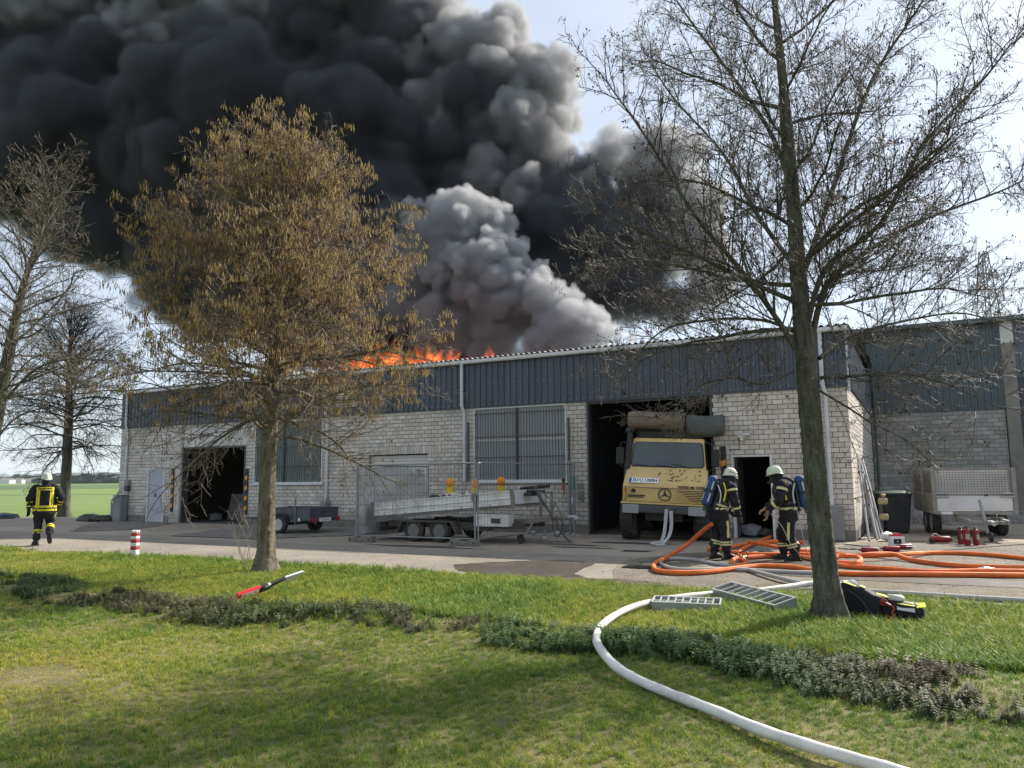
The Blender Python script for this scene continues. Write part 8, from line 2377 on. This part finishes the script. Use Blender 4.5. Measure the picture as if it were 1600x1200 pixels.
# greyer lobes on its sunlit top and right, and the pale plume's shaded lower left
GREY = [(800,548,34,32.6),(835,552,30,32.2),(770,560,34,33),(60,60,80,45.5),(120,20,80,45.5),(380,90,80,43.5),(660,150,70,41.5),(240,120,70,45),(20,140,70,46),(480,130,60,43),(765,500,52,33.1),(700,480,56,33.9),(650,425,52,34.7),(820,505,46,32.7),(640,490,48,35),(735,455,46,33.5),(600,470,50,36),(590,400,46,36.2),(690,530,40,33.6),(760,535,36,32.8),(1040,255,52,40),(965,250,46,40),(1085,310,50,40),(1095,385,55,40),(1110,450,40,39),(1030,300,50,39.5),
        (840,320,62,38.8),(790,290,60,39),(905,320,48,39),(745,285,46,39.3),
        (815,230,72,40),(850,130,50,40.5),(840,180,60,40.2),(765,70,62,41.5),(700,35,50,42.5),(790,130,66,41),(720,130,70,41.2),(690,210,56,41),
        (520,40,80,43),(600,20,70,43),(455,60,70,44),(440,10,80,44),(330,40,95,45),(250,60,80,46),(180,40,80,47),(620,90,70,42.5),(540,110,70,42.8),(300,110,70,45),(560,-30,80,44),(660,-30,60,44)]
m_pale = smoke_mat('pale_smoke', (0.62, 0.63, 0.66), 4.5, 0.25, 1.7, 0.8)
m_grey = smoke_mat('grey_smoke', (0.52, 0.52, 0.54), 3.0, 0.25, 0.9, 0.9)  # grey tone puts that sunlight and self-shade into the smoke colour
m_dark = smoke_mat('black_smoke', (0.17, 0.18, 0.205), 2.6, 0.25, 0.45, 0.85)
P_, Q_ = billow(puffs_from(PALE), 34, 16, (.20,.5), (.25,.5))
o = volume_points('pale_smoke', P_, Q_, 0.12, m_pale)
tag(o, 'pale grey smoke billowing thickly off the right end of the burning roof', 'smoke', kind='stuff')
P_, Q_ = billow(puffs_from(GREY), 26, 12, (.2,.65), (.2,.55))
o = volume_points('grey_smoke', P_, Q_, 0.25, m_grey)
tag(o, 'mid grey smoke lobes on the black cloud and the shaded lower left of the pale plume', 'smoke', kind='stuff')
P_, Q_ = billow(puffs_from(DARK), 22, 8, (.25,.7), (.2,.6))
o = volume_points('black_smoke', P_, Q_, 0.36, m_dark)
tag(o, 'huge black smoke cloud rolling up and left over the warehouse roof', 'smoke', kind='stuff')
# ------------------------------------------------------------------ flames licking over the roof edge
def tongues(lst, seed):
    r_ = np.random.default_rng(seed); P, Q = [], []
    for (px, ytop, w, Y) in lst:
        b = cam_at(px, 600, Y); b.z = 5.6; t = cam_at(px + w*.35, ytop + 7, Y); H = t.z - b.z; wr = w*Y/1193.0
        for k in range(7):
            ox, oy = r_.normal()*wr*.42, r_.normal()*.5; h = H*(.45 + .55*r_.random()) if k else H
            n = 26; ph = r_.uniform(0, 6.28); drift = r_.normal()*.15 + .12
            for i in range(n):
                f = i/(n-1); rr = wr*.40*(1-f)**.75*(1 + .25*math.sin(f*9+ph)) + .02
                P.append((b.x + ox*(1-.4*f) + drift*f*H*.4 + .10*math.sin(f*7+ph), b.y + oy, b.z + h*f)); Q.append(rr)
    return np.array(P), np.array(Q)
FIRE = [(530, 560, 24, 30), (545, 545, 26, 30), (562, 562, 16, 29.8), (583, 512, 13, 30.6), (590, 535, 30, 30.2), (612, 522, 26, 30.3), (635, 538, 30, 30), (655, 528, 24, 30), (668, 512, 15, 30.4), (680, 538, 26, 29.8), (700, 540, 24, 29.6), (720, 538, 22, 29.6), (738, 548, 14, 29.6), (764, 530, 16, 29.5), (860, 526, 14, 29.6)]
m = bpy.data.materials.new('flame'); m.use_nodes = True; nt = m.node_tree; nt.nodes.clear()
out = N(nt, 'ShaderNodeOutputMaterial'); pv = N(nt, 'ShaderNodeVolumePrincipled'); pv.inputs['Density Attribute'].default_value = ''
at = N(nt, 'ShaderNodeAttribute'); at.attribute_name = 'density'
tc = N(nt, 'ShaderNodeTexCoord'); mp = N(nt, 'ShaderNodeMapping'); mp.inputs['Scale'].default_value = (1, 1, .45)
nz = N(nt, 'ShaderNodeTexNoise', Scale=2.6, Detail=4.0, Roughness=.65, Distortion=.8)
nt.links.new(tc.outputs['Object'], mp.inputs['Vector']); nt.links.new(mp.outputs[0], nz.inputs['Vector'])
mr = N(nt, 'ShaderNodeMapRange'); mr.inputs['From Min'].default_value = .36; mr.inputs['From Max'].default_value = .62; mr.inputs['To Min'].default_value = 0; mr.inputs['To Max'].default_value = 1
nt.links.new(nz.outputs['Fac'], mr.inputs['Value'])
mu = N(nt, 'ShaderNodeMath'); mu.operation = 'MULTIPLY'; nt.links.new(at.outputs['Fac'], mu.inputs[0]); nt.links.new(mr.outputs['Result'], mu.inputs[1])
m2 = N(nt, 'ShaderNodeMath'); m2.operation = 'MULTIPLY'; m2.inputs[1].default_value = 1.6; nt.links.new(mu.outputs[0], m2.inputs[0])
nt.links.new(m2.outputs[0], pv.inputs['Density'])
rp = N(nt, 'ShaderNodeValToRGB'); rp.color_ramp.elements[0].position = .1; rp.color_ramp.elements[0].color = (1, .05, .006, 1); rp.color_ramp.elements[1].position = .9; rp.color_ramp.elements[1].color = (1, .22, .028, 1)
nt.links.new(mr.outputs['Result'], rp.inputs['Fac']); nt.links.new(rp.outputs['Color'], pv.inputs['Emission Color'])
m3 = N(nt, 'ShaderNodeMath'); m3.operation = 'MULTIPLY'; m3.inputs[1].default_value = 3.2; nt.links.new(mu.outputs[0], m3.inputs[0]); nt.links.new(m3.outputs[0], pv.inputs['Emission Strength'])
pv.inputs['Color'].default_value = (.2, .12, .1, 1)
nt.links.new(pv.outputs['Volume'], out.inputs['Volume'])
P_, Q_ = tongues(FIRE, 4)
o = volume_points('flames', P_, Q_, .07, m)
tag(o, 'orange red flames licking up through the burning roof behind the catkin tree', 'fire', kind='stuff')
# ------------------------------------------------------------------ thin haze lying over the fields
m = bpy.data.materials.new('haze_air'); m.use_nodes = True; nt = m.node_tree; nt.nodes.clear()
out = N(nt, 'ShaderNodeOutputMaterial'); pv = N(nt, 'ShaderNodeVolumePrincipled')
pv.inputs['Color'].default_value = (.86, .90, .95, 1); pv.inputs['Density'].default_value = 0.00008; pv.inputs['Density Attribute'].default_value = ''
nt.links.new(pv.outputs['Volume'], out.inputs['Volume'])
o = MB().box(-2700, 2700, -450, 3700, -1.6, 95).build('haze', m); tag(o, kind='stuff')
